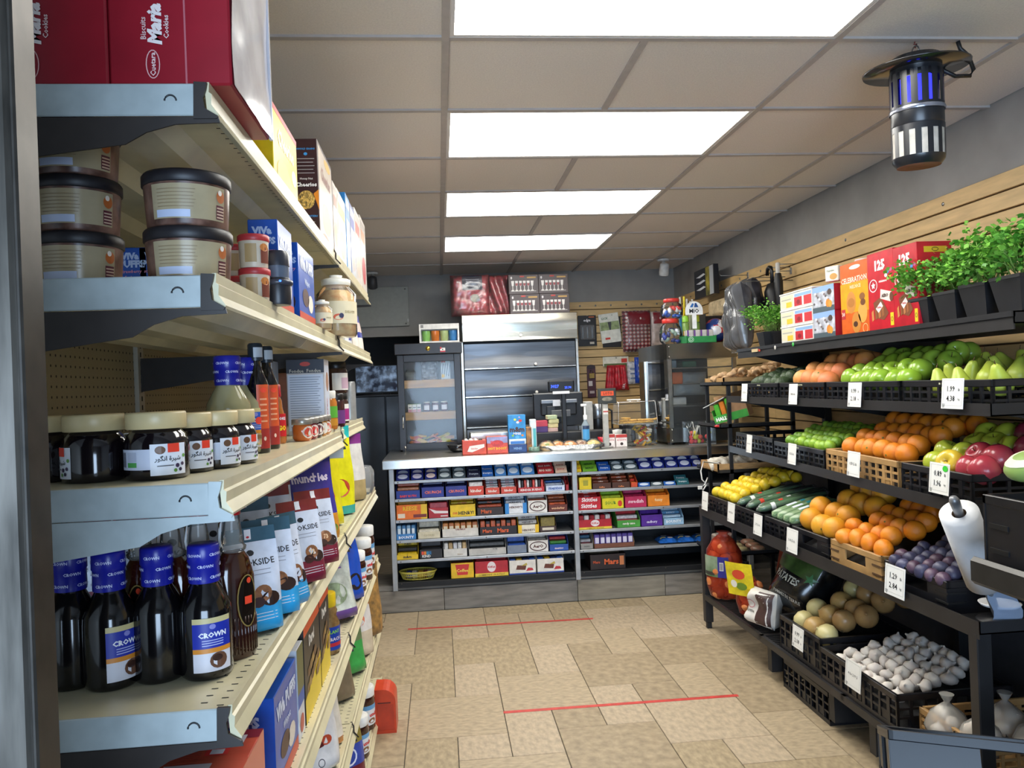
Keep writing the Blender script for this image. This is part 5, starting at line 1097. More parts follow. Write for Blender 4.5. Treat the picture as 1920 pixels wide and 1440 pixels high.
# ---- top shelf
def maria(b, fn, d, h):
    for o in (0, .17): b.text(fn, 'Maria', .0, .088+o, .022, .06, mm('e9dcd8'), .05, rot=90, shear=.2); b.text(fn, 'Biscuits', -.016, .082+o, .008, .036, mm('d8b8b4'), .02, rot=90); b.text(fn, 'Cookies', .016, .084+o, .009, .034, mm('e0c8c4'), .02, rot=90); b.ell(fn, -.004, .030+o, .010, .021, mm('d9a8a6'), 18, ring=.0015); b.text(fn, 'Cuetara', -.004, .030+o, .009, .034, mm('e6c8c4'), .02, rot=90)
RED = M('8e1424', .35, var=.06, vs=8)
for x0, x1, nm_, txt in ((-.615, -.455, 'left', 1), (-.453, -.283, 'right', 1)):
    w = x1-x0
    b = B(); b.box(-w/2, 0, 0, w/2, .255, .44, RED, .003); maria(b, lambda u, v, e=0: (u-w*.12, -e, v), w, .33)
    b.box(-w/2, -.0008, .20, w/2, 0, .2012, mm('6a0f1c')) if False else None
    if nm_ == 'right': b.box(w*.12, -.0006, 0, w*.135, 0, .44, mm('b06068'))
    t = O('biscuit_carton', b, loc=((x0+x1)/2, 1.165, LZ[1]+.0048), label='large red biscuit carton on the top shelf corner, %s of the pair' % nm_, cat='carton', group='red biscuit cartons')
    if nm_ == 'right':
        q = B(); q.flat(lambda u, v, e=0: (w/2+.004+.004*NZ.noise(Vector((u*14, v*9, 2))), u, v), .0, -.0, .262, .44, M('d6d3d8', .16, var=.1, vs=9, coat=.6), 10, 14); q.sm = [True]*len(q.sm)  # pale colour paints the ceiling light glare on the wrap's aisle side
        q.box(w/2, .25, .0, w/2+.006, .258, .44, mm('c9c6cc', .2)); O('plastic_wrap', q, t)
def pxY(X, px, py=600):
    y = 2.0
    for _ in range(30): y *= 1+.0
    lo, hi = .5, 9
    for _ in range(40):
        mid = (lo+hi)/2
        if proj((X, mid, 1.4))[0] < px: lo = mid
        else: hi = mid
    return (lo+hi)/2
def aisle(name, n, pa, pb, ptop, m, label, X=-.335, d=.065, face=None, side=None, top=None, group=None, cat='box', dx=0., h=None):
    """carton standing on shelf n with its front to the aisle between the picture columns pa and pb"""
    xf = X
    def yy(px):
        lo, hi = .5, 9
        for _ in range(40):
            mid = (lo+hi)/2
            if proj((xf, mid, LZ[n]))[0] < px: lo = mid
            else: hi = mid
        return lo
    ya, yb = yy(pa), yy(pb); w = yb-ya
    if h is None: h = ony(ya, pa, ptop).z-LZ[n]
    return carton(name, label, (xf-d/2, (ya+yb)/2, LZ[n]+EPS), w, d, h, m, face, side, top, pi/2, cat, group)
def cheer_y(b, fn, w, h):
    b.flat(fn, -w/2, h*.93, w/2, h, mm('c8303a')); b.text(fn, 'Cheerios', 0, h*.68, w*.8, h*.22, mm('f6ecc8'), .04); b.ell(fn, -w*.1, h*.25, w*.28, h*.2, mm('e6b84a'), 18); b.ell(fn, -w*.1, h*.25, w*.22, h*.14, M('c8923a', .6, var=.2, vs=90), 18, e=.0006); b.ell(fn, w*.33, h*.42, w*.1, h*.1, mm('f0e8e8'), 14, e=.0006)
aisle('cereal_box', 1, 515, 560, 203, 'e3cb1e', 'short yellow cereal box with red top edge on the top shelf', face=cheer_y, group='cereal boxes', h=.185)
def hn_side(b, fn, d, h):
    b.text(fn, 'WHOLE GRAINS', 0, h*.9, d*.8, h*.05, mm('3f9ad8'), .02); b.ell(fn, 0, h*.85, d*.08, h*.015, mm('3f9ad8'))
    for k in range(5): b.flat(fn, -d*.36, h*(.8-.035*k), d*(.36-.05*(k % 2)), h*(.806-.035*k), mm('b9b0ac'))
    b.text(fn, 'Honey Nut', .0, h*.605, d*.55, h*.05, mm('e8e0d8'), .02); b.text(fn, 'Cheerios', -.001, h*.55, d*.9, h*.075, mm('f2ece4'), .04)
    b.poly([fn(d*.5, h*.30, .0004), fn(d*.5, h*.5, .0004), fn(d*.28, h*.46, .0004)], mm('e88a1e'))
    b.ell(fn, -.002, h*.40, d*.36, h*.092, M('c29a4a', .7, var=.3, vs=140, bump=.5, bs=200), 22, e=.0006)
    b.text(fn, 'GRAINS ENTIERS', 0, h*.24, d*.85, h*.055, mm('3f9ad8'), .02)
    for k in range(3): b.flat(fn, -d*.34, h*(.18-.04*k), d*.3, h*(.186-.04*k), mm('b9b0ac'))
def hn_face(b, fn, w, h):
    b.flat(fn, -w*.46, h*.04, w*.46, h*.96, mm('e3d6c8', .25)); b.text(fn, 'Cheerios', 0, h*.72, w*.8, h*.14, mm('7a3a20'), .04); b.ell(fn, w*.15, h*.9, w*.22, h*.05, mm('d8a83a')); b.ell(fn, 0, h*.3, w*.32, h*.16, mm('c9a27a'), 20); b.ell(fn, -w*.1, h*.08, w*.25, h*.05, mm('d0542c'))  # whitish panel stands in for glare on the glossy front
aisle('cereal_box', 1, 601, 627, 262, '3a1e1c', 'tall dark brown honey cereal box on the top shelf', X=-.33, d=.068, face=hn_face, side=hn_side, group='cereal boxes', h=.30)
def cface(c1, c2, c3):
    def f(b, fn, w, h):
        b.flat(fn, -w*.45, h*.05, w*.45, h*.95, mm(c1, .25)); b.flat(fn, -w*.4, h*.7, w*.35, h*.84, mm(c2), e=.0009); b.ell(fn, 0, h*.33, w*.33, h*.18, mm(c3), 18, e=.0006)  # whitish front panels have the glare of the lights put into their colour
    return f
for pa, pb, pt, c, f_, lab, d, X in (
    (628.5, 636, 338, 'd8ccc2', cface('e6ded6', 'a85a3a', 'd0a070'), 'pale cereal box just beyond the brown honey cereal box', .06, -.33),
    (636.5, 652, 352, 'dfd6c8', cface('e9e4da', 'c8a858', 'd8b890'), 'cream cereal box, third beyond the yellow box', .06, -.332),
    (652.5, 660, 360, '2f86c8', cface('dfe6ea', '3a7ac0', 'c8d0d8'), 'bright blue topped cereal box on the top shelf', .1, -.33),
    (660.5, 669, 378, '2a4a94', cface('dfe2ea', '3a4a9a', 'c8a8a0'), 'dark blue edged cereal box on the top shelf', .06, -.33),
    (669.5, 679, 388, 'd8d0c8', cface('e8e2dc', 'c84a3a', 'd8b0a0'), 'white cereal box second from the far end of the top shelf', .06, -.33),
    (679.5, 689, 402, 'dcd4cc', cface('e4dcd4', 'd0743a', 'b8323a'), 'white and red cereal box at the far end of the top shelf', .06, -.33)):
    o = aisle('cereal_box', 1, pa, pb, pt, c, lab, X=X, d=d, face=f_, group='cereal boxes')
# ---- second shelf
def tub(loc, r, h, label, seed):
    t = E_('date_tub', label, 'tub', loc, group='large date tubs', rz=seed*.3)
    DT = M('341a14', .3, h2='8a6656', vs=30)
    O('tub', B().lathe([(r*.86, 0), (r*.9, .004), (r*.965, h*.8)], DT, 32), t)
    LD = M('1d1a1e', .45, var=.04); O('lid', B().lathe([(r*.97, h*.76), (r, h*.78), (r, h*.94), (r*.96, h*.985), (r*.9, h*.985), (r*.88, h*.965), (0, h*.965)], LD, 40), t)
    q = B(); rr = lambda v: r*.9+(r*.965-r*.9)*v/h/.8
    a_ = .35-seed*.3
    def fn(u, v, e=0): R_ = rr(v)+.0006+e; a = u/r+a_; return (R_*sin(a), -R_*cos(a), v)
    W_ = r*1.25
    q.flat(fn, -W_*.75, h*.12, W_*.75, h*.72, M('a89878', .25, var=.03), 18, 2)
    for k in range(6): q.flat(fn, -W_*.62, h*(.62-.06*k), W_*(.1-.02*(k % 3)), h*(.632-.06*k), mm('8a7658'), 16, 1, e=.0012)
    q.flat(fn, -W_*.65, h*.14, W_*.0, h*.27, mm('b9c2da'), 16, 1, e=.0012); q.flat(fn, W_*.52, h*.15, W_*.72, h*.4, mm('5a2630'), 6, 1, e=.0012)
    for k in range(4): q.flat(fn, W_*.53, h*(.17+.055*k), W_*.71, h*(.195+.055*k), mm('c8a890'), 5, 1, e=.0018)
    q.ell(fn, W_*.62, h*.55, r*.13, h*.11, mm('b5602c'), 14, e=.0016); q.ell(fn, W_*.6, h*.62, r*.06, h*.05, mm('e6d8c8'), 10, e=.002)
    O('label', q, t)
for (px, y, k, nm_) in ((147, 1.29, 3, 'beside the metal post'), (354, 1.27, 2, 'near the shelf edge')):
    X = ony(y, px, 450).x; r, h = .066, .0865
    for i in range(k): tub((X, y, LZ[2]+EPS+i*(h*.985+.0006)), r, h, 'dark lidded date tub, %s of the stack of %s %s' % ((['bottom', 'top'] if k == 2 else ['bottom', 'middle', 'top'])[i], {2: 'two', 3: 'three'}[k], nm_), i+(.5 if k == 2 else 0))
def cup(loc, r, h, label):
    t = E_('dip_cup', label, 'cup', loc, group='red lidded cups')
    O('cup', B().lathe([(r*.84, 0), (r*.88, .003), (r*.96, h*.84)], M('d8c9b2', .4, var=.04), 22), t)
    O('lid', B().lathe([(r*.98, h*.8), (r*1.02, h*.82), (r*1.02, h*.97), (r*.95, h), (r*.9, h*.985), (0, h*.985)], M('c23a3e', .4), 24), t)
    q = B(); fn = CYL(r*.92, .5); q.flat(fn, -r*.8, h*.15, -r*.1, h*.7, mm('b89a6a'), 6, 1, e=.0022); q.flat(fn, r*.15, h*.12, r*.75, h*.6, mm('7a3a2a'), 5, 1, e=.0022); q.ell(fn, r*.4, h*.6, r*.3, h*.12, mm('c87a3a'), 10, e=.0026); O('label', q, t)
for px, y, pt, pb_, nm_ in ((443, 1.60, 407, 472, 'left'), (476, 1.50, 432, 555, 'right')):
    X = ony(y, px, 480).x; r = .029 if nm_ == 'left' else .0285; h = .062
    for i in (0, 1): cup((X, y, LZ[2]+EPS+i*(h+.0006)), r, h, 'small cup with red lid, %s cup of the %s stack on second shelf' % (('lower', 'upper')[i], nm_))
BLU = M('1450b0', .3, var=.04)
def viva_side(b, fn, d, h):
    b.text(fn, 'ViVa', -d*.03, h*.88, d*.68, h*.1, mm('b9cdf0'), .06); b.text(fn, 'PUFFS', d*.02, h*.77, d*.82, h*.12, mm('b9cdf0'), .06)
    b.text(fn, 'strawberry', 0, h*.66, d*.8, h*.06, mm('d88aa0'), .02, shear=.2); b.text(fn, 'fraises', 0, h*.58, d*.5, h*.055, mm('d88aa0'), .02, shear=.2)
    b.ell(fn, d*.05, h*.25, d*.3, h*.12, mm('3a1f1e'), 16); b.ell(fn, d*.05, h*.3, d*.12, h*.05, mm('c8a08a'), 12, e=.0006)
def viva_face(b, fn, w, h):
    b.text(fn, 'ViVa PUFFS', 0, h*.78, w*.85, h*.2, mm('d8e2f6'), .06); b.text(fn, 'Whippet', 0, h*.55, w*.7, h*.1, mm('c8d6f0'), .03); b.ell(fn, -w*.1, h*.35, w*.2, h*.12, mm('4a2a24'), 16); b.ell(fn, w*.2, h*.3, w*.16, h*.12, mm('e8ddd0'), 16); b.flat(fn, -w*.5, 0, w*.5, h*.14, mm('c8482c'))
aisle('puff_box', 2, 526, 552, 411, BLU, 'blue marshmallow puff box behind the dark dispenser on second shelf', X=-.33, d=.062, face=viva_face, side=viva_side, group='blue puff boxes', h=.20)
aisle('puff_box', 2, 563, 592, 438, BLU, 'blue marshmallow puff box beyond the other, before the cookie jar', X=-.325, d=.06, face=viva_face, side=viva_side, group='blue puff boxes', h=.19)
for px, nm_ in ((246, 'left'), (290, 'right')):
    p = ony(1.75, px, 500); carton('puff_box', 'blue puff box in shade behind the date tubs, %s of two' % nm_, (p.x, 1.78, LZ[2]+EPS), .06, .064, .155, BLU, None, viva_side, rz=pi/2, group='blue puff boxes')
p = ony(1.56, 518, 560); t = E_('scent_dispenser', 'dark grey oval dispenser with small blue light on second shelf', 'dispenser', (p.x+.004, 1.56, LZ[2]+EPS))
h = .105
O('body', B().lathe([(.023, 0), (.0245, .004), (.0245, h*.45), (.023, h*.5)], M('23252c', .35), 22), t); O('window', B().lathe([(.022, h*.5), (.022, h*.72)], M('5a6474', .25), 22), t); O('cap', B().lathe([(.0235, h*.72), (.0235, h*.93), (.02, h)], M('2c2e36', .3), 22), t)
O('collar', B().lathe([(.026, h*.36), (.029, h*.38), (.029, h*.44), (.026, h*.46)], M('3a3e4a', .3), 22), t); O('light', B().ell(CYL(.0246, .35), 0, h*.42, .002, .002, M('2a5aff', .4, var=0, emis=4), 8, e=.005), t)
# cookie jar and bags
def cookiejar(px, y, pt, r, label, lidc):
    X = ony(y, px, 600).x; h = ony(y, px, pt).z-LZ[2]
    t = E_('cookie_jar', label, 'jar', (X, y, LZ[2]+EPS))
    O('contents', B().lathe([(r*.9, .004), (r*.94, h*.1), (r*.94, h*.62), (r*.6, h*.74), (0, h*.75)], M('c98a4a', .6, h2='e0c890', vs=40), 18), t)
    O('jar', B().lathe([(r*.92, 0), (r, h*.05), (r, h*.68), (r*.66, h*.8), (r*.66, h*.84)], GLASS('f4efe4', .08), 22), t)
    O('lid', B().lathe([(r*.72, h*.82), (r*.74, h*.84), (r*.74, h*.91), (r*.6, h*.93), (r*.3, h*.95), (r*.34, h*.985), (0, h)], M(lidc, .3), 20), t)
    q = B(); fn = CYL(r, .55); q.flat(fn, -r*1.1, h*.2, r*1.1, h*.55, M('d8cdae', .5, var=.02), 14, 1, e=.0006); q.text(fn, 'DELICES', r*.3, h*.38, r*1.0, h*.04, mm('8a7a4a'), .02, e=.001); q.ell(fn, -r*.35, h*.3, r*.25, h*.05, mm('d0582c'), 12, e=.001); q.ell(fn, -r*.2, h*.32, r*.12, h*.04, mm('3a3a5a'), 10, e=.0013); O('label', q, t)
cookiejar(632, 2.50, 516, .062, 'large clear cookie jar with pale lid near the middle of second shelf', 'd8d4c8')
cookiejar(604, 2.20, 562, .028, 'small clear jar in front of the large cookie jar', 'cfcabc')
def pouch(w, h, d, zones, prints=None, top_crimp=.1, seed=0, flat_top=False, m_side=None, gus=.35, nx=10, ny=14):
    """standing pouch; zones: list of (v0, v1, material); front toward -Y"""
    b = B()
    def th(v):  # thickness profile bottom to top
        t = v/h; return d/2*(min(1, (t+.03)/.06))*(1-max(0, (t-.02))/(1-top_crimp)) ** .75 if t < 1-top_crimp else .0008
    def fn(u, v, e=0):
        x = 2*u/w; k = max(0, 1-abs(x)**3)**.6 if gus else 1
        q = NZ.noise(Vector((u*22+seed, v*16, seed)))*.006
        return (u*(1-.03*sin(v*30+seed)), -(th(v)*(.25+.75*k)+q*k*(1 if v < h*(1-top_crimp) else .3))-e, v)
    for v0, v1, m in zones:
        m = mm(m, .3) if isinstance(m, str) else m; n = max(1, int(round((v1-v0)*ny)))
        b.flat(fn, -w/2, v0*h, w/2, v1*h, m, nx, n); k = nx*n; b.sm[-k:] = [True]*k
        b.flat(lambda u, v, e=0: (fn(u, v)[0], th(v)*.9, v), -w/2, v0*h, w/2, v1*h, m, nx, n); b.sm[-k:] = [True]*k
        for s in (-1, 1):
            vv = []; 
            for j in range(n+1):
                v = (v0+(v1-v0)*j/n)*h; a = fn(s*w/2, v); vv += [a, (a[0], th(v)*.9, v)]
            b.add(vv, [(2*j, 2*j+1, 2*j+3, 2*j+2) for j in range(n)], m_side or m)
    if prints: prints(b, fn, w, h)
    return b
# small bags at the far end of the second shelf
def bagrow(n, items, group, base):
    for i, (px, pt, w, zones, lab, pr, X) in enumerate(items):
        lo = pxY(X, px)
        h = ony(lo, px, pt).z-LZ[n]
        O('snack_bag', pouch(w, h, .05, zones, pr, seed=i*3+n), loc=(X-.03, lo+w/2, LZ[n]+EPS), rz=pi/2, label=lab, cat='bag', group=group)
def p_white(b, fn, w, h): b.flat(fn, -w*.3, h*.7, w*.2, h*.8, mm('d84038'), 4, 1, e=.0008); b.ell(fn, 0, h*.45, w*.25, h*.1, mm('6a86c0'), 12, e=.0008); b.flat(fn, -w*.35, h*.12, w*.1, h*.25, mm('28348c'), 4, 1, e=.0008)
bagrow(2, [(646, 535, .14, [(0, .85, 'd9d6dc'), (.85, 1, '6a3a7a')], 'white bag with purple top beyond the cookie jar on second shelf', p_white, -.33),
           (662, 550, .13, [(0, .8, 'dfe2ea'), (.8, 1, '5a8ad0')], 'white and sky blue bag on second shelf', p_white, -.325),
           (676, 578, .1, [(0, .4, 'e0d8d0'), (.4, .55, '2c3a94'), (.55, .8, 'e0d4cc'), (.8, 1, '2a6ad0')], 'small blue banded bag stack at far end of second shelf, nearer one', None, -.325),
           (686, 590, .1, [(0, .4, 'e0d8d0'), (.4, .55, '2c3a94'), (.55, .8, 'e0c8c0'), (.8, 1, '2a3a9a')], 'small blue banded bag stack at far end of second shelf, farther one', None, -.325)], 'bags on the second shelf', 0)
# ---- third shelf: grape syrup jars
def syrup(loc, r, h, rz, label):
    t = E_('syrup_jar', label, 'jar', loc, rz, 'grape syrup jars')
    O('jar', B().lathe([(r*.9, 0), (r*.98, h*.03), (r, h*.1), (r, h*.52), (r*.9, h*.66), (r*.72, h*.74), (r*.72, h*.78)], M('120c10', .08, var=0, coat=.6), 32), t)
    O('lid', B().lathe([(r*.9, h*.75), (r*.93, h*.76), (r*.93, h*.97), (r*.9, h), (0, h)], M('cdb98a', .38, var=.03), 36), t)
    q = B(); fn = CYL(r, 0.)
    q.flat(fn, -r*1.35, h*.16, -r*.15, h*.46, M('c9cfe0', .45, var=0), 12, 1, e=.0006); q.flat(fn, -r*.2, h*.07, r*.95, h*.53, M('dfe2ea', .45, var=0), 12, 1, e=.0007)
    for k in range(9): q.flat(fn, -r*1.28+k*r*.024, h*.2, -r*1.28+k*r*.024+r*.012, h*.42, mm('3a3a44'), 1, 1, e=.0012)
    q.flat(fn, -r*.98, h*.2, -r*.62, h*.27, mm('4a9a4a'), 4, 1, e=.0012); q.flat(fn, -r*.98, h*.28, -r*.62, h*.42, mm('b0b6c8'), 4, 1, e=.0012)
    q.ell(fn, r*.1, h*.44, r*.16, h*.06, mm('6a4a34'), 14, e=.0012); q.flat(fn, r*.32, h*.4, r*.7, h*.53, mm('e8402c'), 5, 1, e=.0016)
    try: q.text(fn, '\uFEAD\uFEEE\uFB95\uFEE7\uFE8D \u0629\uFEAE\uFBFF\uFEB7', r*.33, h*.31, r*.95, h*.1, mm('15151c'), .02, e=.0016)
    except Exception: pass
    for (u, v, rr, c) in ((.62, .2, .07, '3a2a4a'), (.72, .14, .06, '2c2440'), (.8, .22, .06, '4a3a54'), (.55, .13, .06, '5a8a3a'), (.86, .34, .06, '6a9a4a')): q.ell(fn, r*u, h*v, r*rr, r*rr, mm(c), 10, e=.0016)
    q.flat(fn, r*.0, h*.2, r*.5, h*.215, mm('5a5a60'), 4, 1, e=.0016)
    O('label', q, t)
for i, (px, py, rz, lab) in enumerate(((70, 906, -1.0, 'grape syrup jar half hidden behind the metal post'), (166, 905, -1.5, 'grape syrup jar second from the metal post, label turned away'), (285, 900, .12, 'grape syrup jar third from the metal post, label facing forward'), (345, 888, .28, 'grape syrup jar fourth from the metal post, behind the forward label'), (398, 880, .42, 'grape syrup jar fifth from the metal post'), (433, 872, .5, 'grape syrup jar sixth from the metal post, beside the clear bottles'))):
    p = ZP(3, px, py); y = max(p.y, 1.20); k = proj((p.x, y, LZ[3]))
    X = ony(y, px, py).x; r = .0475
    syrup((X, y+r*.55 if i < 3 else y+.03, LZ[3]+EPS), r if i < 3 else .04, .103 if i < 3 else .098, rz+.2, lab)
def crown(loc, r, h, rz, label, clear=False):
    t = E_('syrup_bottle', label, 'bottle', loc, rz, 'corn syrup bottles')
    body = M('d9d2a4', .1, var=0, coat=.5) if clear else M('0c0a0c', .12, var=0, coat=.5)
    body = GLASS('d8d0a0', .45, .05) if clear else body
    O('bottle', B().lathe([(r*.86, 0), (r*.97, h*.02), (r, h*.05), (r*.985, h*.12), (r, h*.15), (r, h*.46), (r*.985, h*.5), (r*.97, h*.53), (r*.72, h*.63), (r*.56, h*.69), (r*.5, h*.72), (r*.5, h*.8)], body, 32), t)
    nr = r*.585; O('neck_wrap', nb := B().lathe([(nr, h*.71), (nr*1.02, h*.73), (nr, h*.86), (nr*1.06, h*.87), (nr*1.04, h*.985), (nr*.95, h), (0, h)], M('1c2196', .3, var=.05), 28), t)
    q = B(); fn = CYL(nr*1.06)
    for k in range(3):
        for j in range(4): q.text(fn, 'CROWN', nr*1.06*(-2.1+j*1.5+.75*(k % 2)-.3), h*(.755+.085*k), nr*1.05, h*.05, mm('c9cdf0'), .03, e=.0004)
    O('lettering', q, t)
    q = B(); f2 = CYL(r, .0); c0 = 'd9d6dc'
    q.flat(f2, -r*.75, h*.07, r*.75, h*.47, mm(c0), 12, 1, e=.0006); q.flat(f2, -r*.75, h*.24, r*.75, h*.43, mm('2030a0' if not clear else '2458b8'), 12, 1, e=.0009); q.flat(f2, -r*.75, h*.43, r*.75, h*.47, mm('cfc08a'), 12, 1, e=.001)
    q.text(f2, 'CROWN', 0, h*.345, r*1.05, h*.07, mm('f0f0f4'), .04, e=.0014); q.ell(f2, 0, h*.405, r*.12, h*.02, mm('8a8ad0'), 10, e=.0012)
    for k in range(3): q.flat(f2, -r*.4, h*(.30-.018*k), r*.4, h*(.307-.018*k), mm('b0b6e0'), 5, 1, e=.0012)
    q.flat(f2, -r*.75, h*.21, r*.75, h*.245, mm('d88a2c'), 12, 1, e=.0011); q.ell(f2, r*.2, h*.15, r*.34, h*.06, mm('6a4632' if not clear else 'c8a878'), 14, e=.0014); q.ell(f2, r*.15, h*.17, r*.2, h*.025, mm('3a2018' if not clear else '8a6a4a'), 12, e=.0018)
    if clear: q.ell(f2, r*.15, h*.34, r*.2, h*.04, mm('f0483a'), 10, e=.0018)
    O('label', q, t)
    if not clear and rz > -2: O('price_sticker', B().flat(lambda u, v, e=0: tuple(Vector((.62*r*1.2*sin(.5+u/r), -.62*r*1.2*cos(.5+u/r), 0))*(1+.9*(h*.6-v)/h/.6)+Vector((0, 0, v))), -.009, h*.57, .009, h*.63, mm('f0482c'), 3, 1), t)
    return t
for px, py, lab, dy in ((432, 852, 'clear corn syrup bottle with blue foil neck, nearer of two', 0), (462, 845, 'clear corn syrup bottle with blue foil neck, farther of two', .1)):
    y = 1.62+dy; X = ony(y, px, py).x; crown((X, y, LZ[3]+EPS), .043, .205, .75, lab, True)
def molasses(loc, r, h, label):
    t = E_('molasses_bottle', label, 'bottle', loc, .6, 'slim dark bottles')
    O('bottle', B().lathe([(r*.95, 0), (r, .004), (r, h*.62), (r*.6, h*.74), (r*.42, h*.8), (r*.42, h*.86)], M('0e0b0d', .1, var=0, coat=.5), 22), t)
    O('cap', B().lathe([(r*.6, h*.84), (r*.62, h*.86), (r*.62, h*.985), (r*.5, h)], M('1c2630', .35), 18), t)
    q = B(); fn = CYL(r, .2); q.flat(fn, -r*.6, h*.12, r*.6, h*.62, mm('d8562c'), 8, 1, e=.0006); q.flat(fn, -r*.6, h*.04, r*.6, h*.22, mm('a8302c'), 8, 1, e=.0009)
    for k in range(5): q.flat(fn, -r*.35, h*(.28+.05*k), r*.3, h*(.295+.05*k), mm('f0a880'), 4, 1, e=.001)
    q.ell(fn, 0, h*.57, r*.3, h*.025, mm('f04a34'), 10, e=.0012); q.ell(fn, 0, h*.13, r*.12, h*.02, mm('f0d0c0'), 8, e=.0012)
    O('label', q, t); q = B(); q.flat(CYL(r*.62, .1), -r*.45, h*.87, r*.45, h*.96, mm('a8b0b8'), 5, 1, e=.0005); O('cap_label', q, t)
for px, y, lab in ((485, 1.72, 'tall black bottle with orange label, nearer of two'), (505, 1.84, 'tall black bottle with orange label, farther of two')):
    X = ony(y, px, 840).x; molasses((X, y, LZ[3]+EPS), .025, .235, lab)
# red capped bottle, jam jars, boxes
y = 2.02; X = ony(y, 521, 835).x; t = E_('syrup_squeeze_bottle', 'small squeeze bottle with red cap and yellow label on third shelf', 'bottle', (X, y, LZ[3]+EPS), .6); h = .15
O('bottle', B().lathe([(.02, 0), (.022, .006), (.022, h*.4), (.015, h*.6), (.014, h*.72), (.008, h*.8)], M('a8642c', .2, coat=.4), 18), t); O('cap', B().lathe([(.011, h*.78), (.012, h*.8), (.011, h*.98), (.008, h)], M('c8202c', .35), 16), t)
q = B(); fn = CYL(.022); q.flat(fn, -.02, h*.12, .02, h*.5, mm('c81e28'), 8, 1, e=.0006); q.text(fn, 'GO', .004, h*.26, .026, .022, mm('f0d020'), .06, e=.001); q.text(fn, 'SMOKE', 0, h*.42, .03, .01, mm('e8e8f0'), .04, e=.001); O('label', q, t)
for i in range(5):
    y = 2.08+.07*i; X = (-.36, -.355, -.352, -.35, -.35)[i]; t = E_('jam_jar', 'tiny silver lidded jam jar on third shelf, %s from the near side' % ORD[i], 'jar', (X, y, LZ[3]+EPS), .75, 'tiny jam jars'); h = .058
    O('jar', B().lathe([(.02, 0), (.026, h*.15), (.026, h*.6), (.022, h*.75)], M(('c86a2c', '8a2030', '3a1a24', 'c8862c', 'b8702c')[i], .12, coat=.4), 8), t); O('lid', B().lathe([(.026, h*.74), (.027, h*.76), (.027, h*.95), (.025, h)], M('a8a49c', .3, .6), 18), t)
    q = B(); fn = CYL(.0263, .1); q.ell(fn, 0, h*.4, .017, .016, mm('e6dcd0'), 14, e=.0005); q.ell(fn, 0, h*.4, .013, .011, mm(('c8483a', 'd84038', '6a2a34', 'e0e0d8', 'd84a2c')[i]), 12, e=.0008); O('label', q, t)
def panel_side(b, fn, d, h):
    b.flat(fn, -d*.5, h*.82, d*.5, h, mm('1c2030')); b.ell(fn, -.0, h*.94, d*.14, h*.03, mm('b8382c'), 14, e=.0006); b.text(fn, 'Fondue  Fondue', 0, h*.85, d*.85, h*.045, mm('c8c0b0'), .01, e=.0006); b.flat(fn, -d*.47, h*.06, d*.47, h*.8, mm('c6cede'))
    for k in range(22): b.flat(fn, -d*.42, h*(.76-.031*k), d*(.40-.12*((k*7) % 5)/5), h*(.767-.031*k), mm('6a7488'), e=.0008)
def pale_face(b, fn, w, h):
    b.flat(fn, -w*.45, h*.05, w*.45, h*.92, mm('c9d0de')); b.ell(fn, w*.05, h*.7, w*.3, h*.13, mm('a8826a'), 18, e=.0006); b.text(fn, 'MATZO', -.1*w, h*.33, w*.25, h*.3, mm('a82a50'), .03, rot=90, e=.0008); b.ell(fn, -w*.38, h*.1, w*.1, h*.1, mm('e8503a'), e=.0008)
carton('matzo_box', 'upright box with printed nutrition panel on third shelf', (-.395, 2.42, LZ[3]+EPS), .10, .11, .225, 'b9b4b4', pale_face, panel_side, rz=pi/2)
def ma_side(b, fn, d, h): b.text(fn, 'MA', d*.15, h*.3, d*.4, h*.16, mm('6a2038'), .03); b.ell(fn, d*.25, h*.72, d*.18, h*.12, mm('6a4a3a'), 16); b.ell(fn, -d*.3, h*.78, d*.06, h*.05, mm('a8303a'))
carton('matzo_box', 'pale blue grey box with maroon capitals behind the nutrition panel box', (-.56, 2.36, LZ[3]+EPS), .09, .16, .222, 'a9b3c8', None, ma_side, rz=pi/2)
def cap_jar(X, y, r, h, jm, lm, bands, label):
    t = E_('preserve_jar', label, 'jar', (X, y, LZ[3]+EPS), .6)
    O('jar', B().lathe([(r*.92, 0), (r, h*.05), (r, h*.7), (r*.8, h*.82)], M(jm, .15, coat=.4), 20), t); O('lid', B().lathe([(r*.84, h*.8), (r*.87, h*.82), (r*.87, h*.98), (r*.8, h)], M(lm, .35), 20), t)
    q = B()
    for v0, v1, c in bands: q.flat(CYL(r, .2), -r*.9, h*v0, r*.9, h*v1, mm(c), 8, 1, e=.0005)
    O('label', q, t)
cap_jar(-.375, 2.68, .030, .13, 'b8702c', 'e6e2d8', ((.3, .6, '5aa83a'), (.1, .28, 'c88a2c')), 'amber jar with green band and white lid on third shelf')
cap_jar(-.37, 2.86, .028, .12, '3a1c20', '141416', ((.1, .5, '6a3a7a'),), 'dark jar with purple band on third shelf')
for i in range(2): cap_jar(-.385, 3.05+.0*i, .045, .105, '3a2420', '101012', ((.1, .6, 'e4dfda'), (.3, .55, 'a02c7a')), '') if False else None
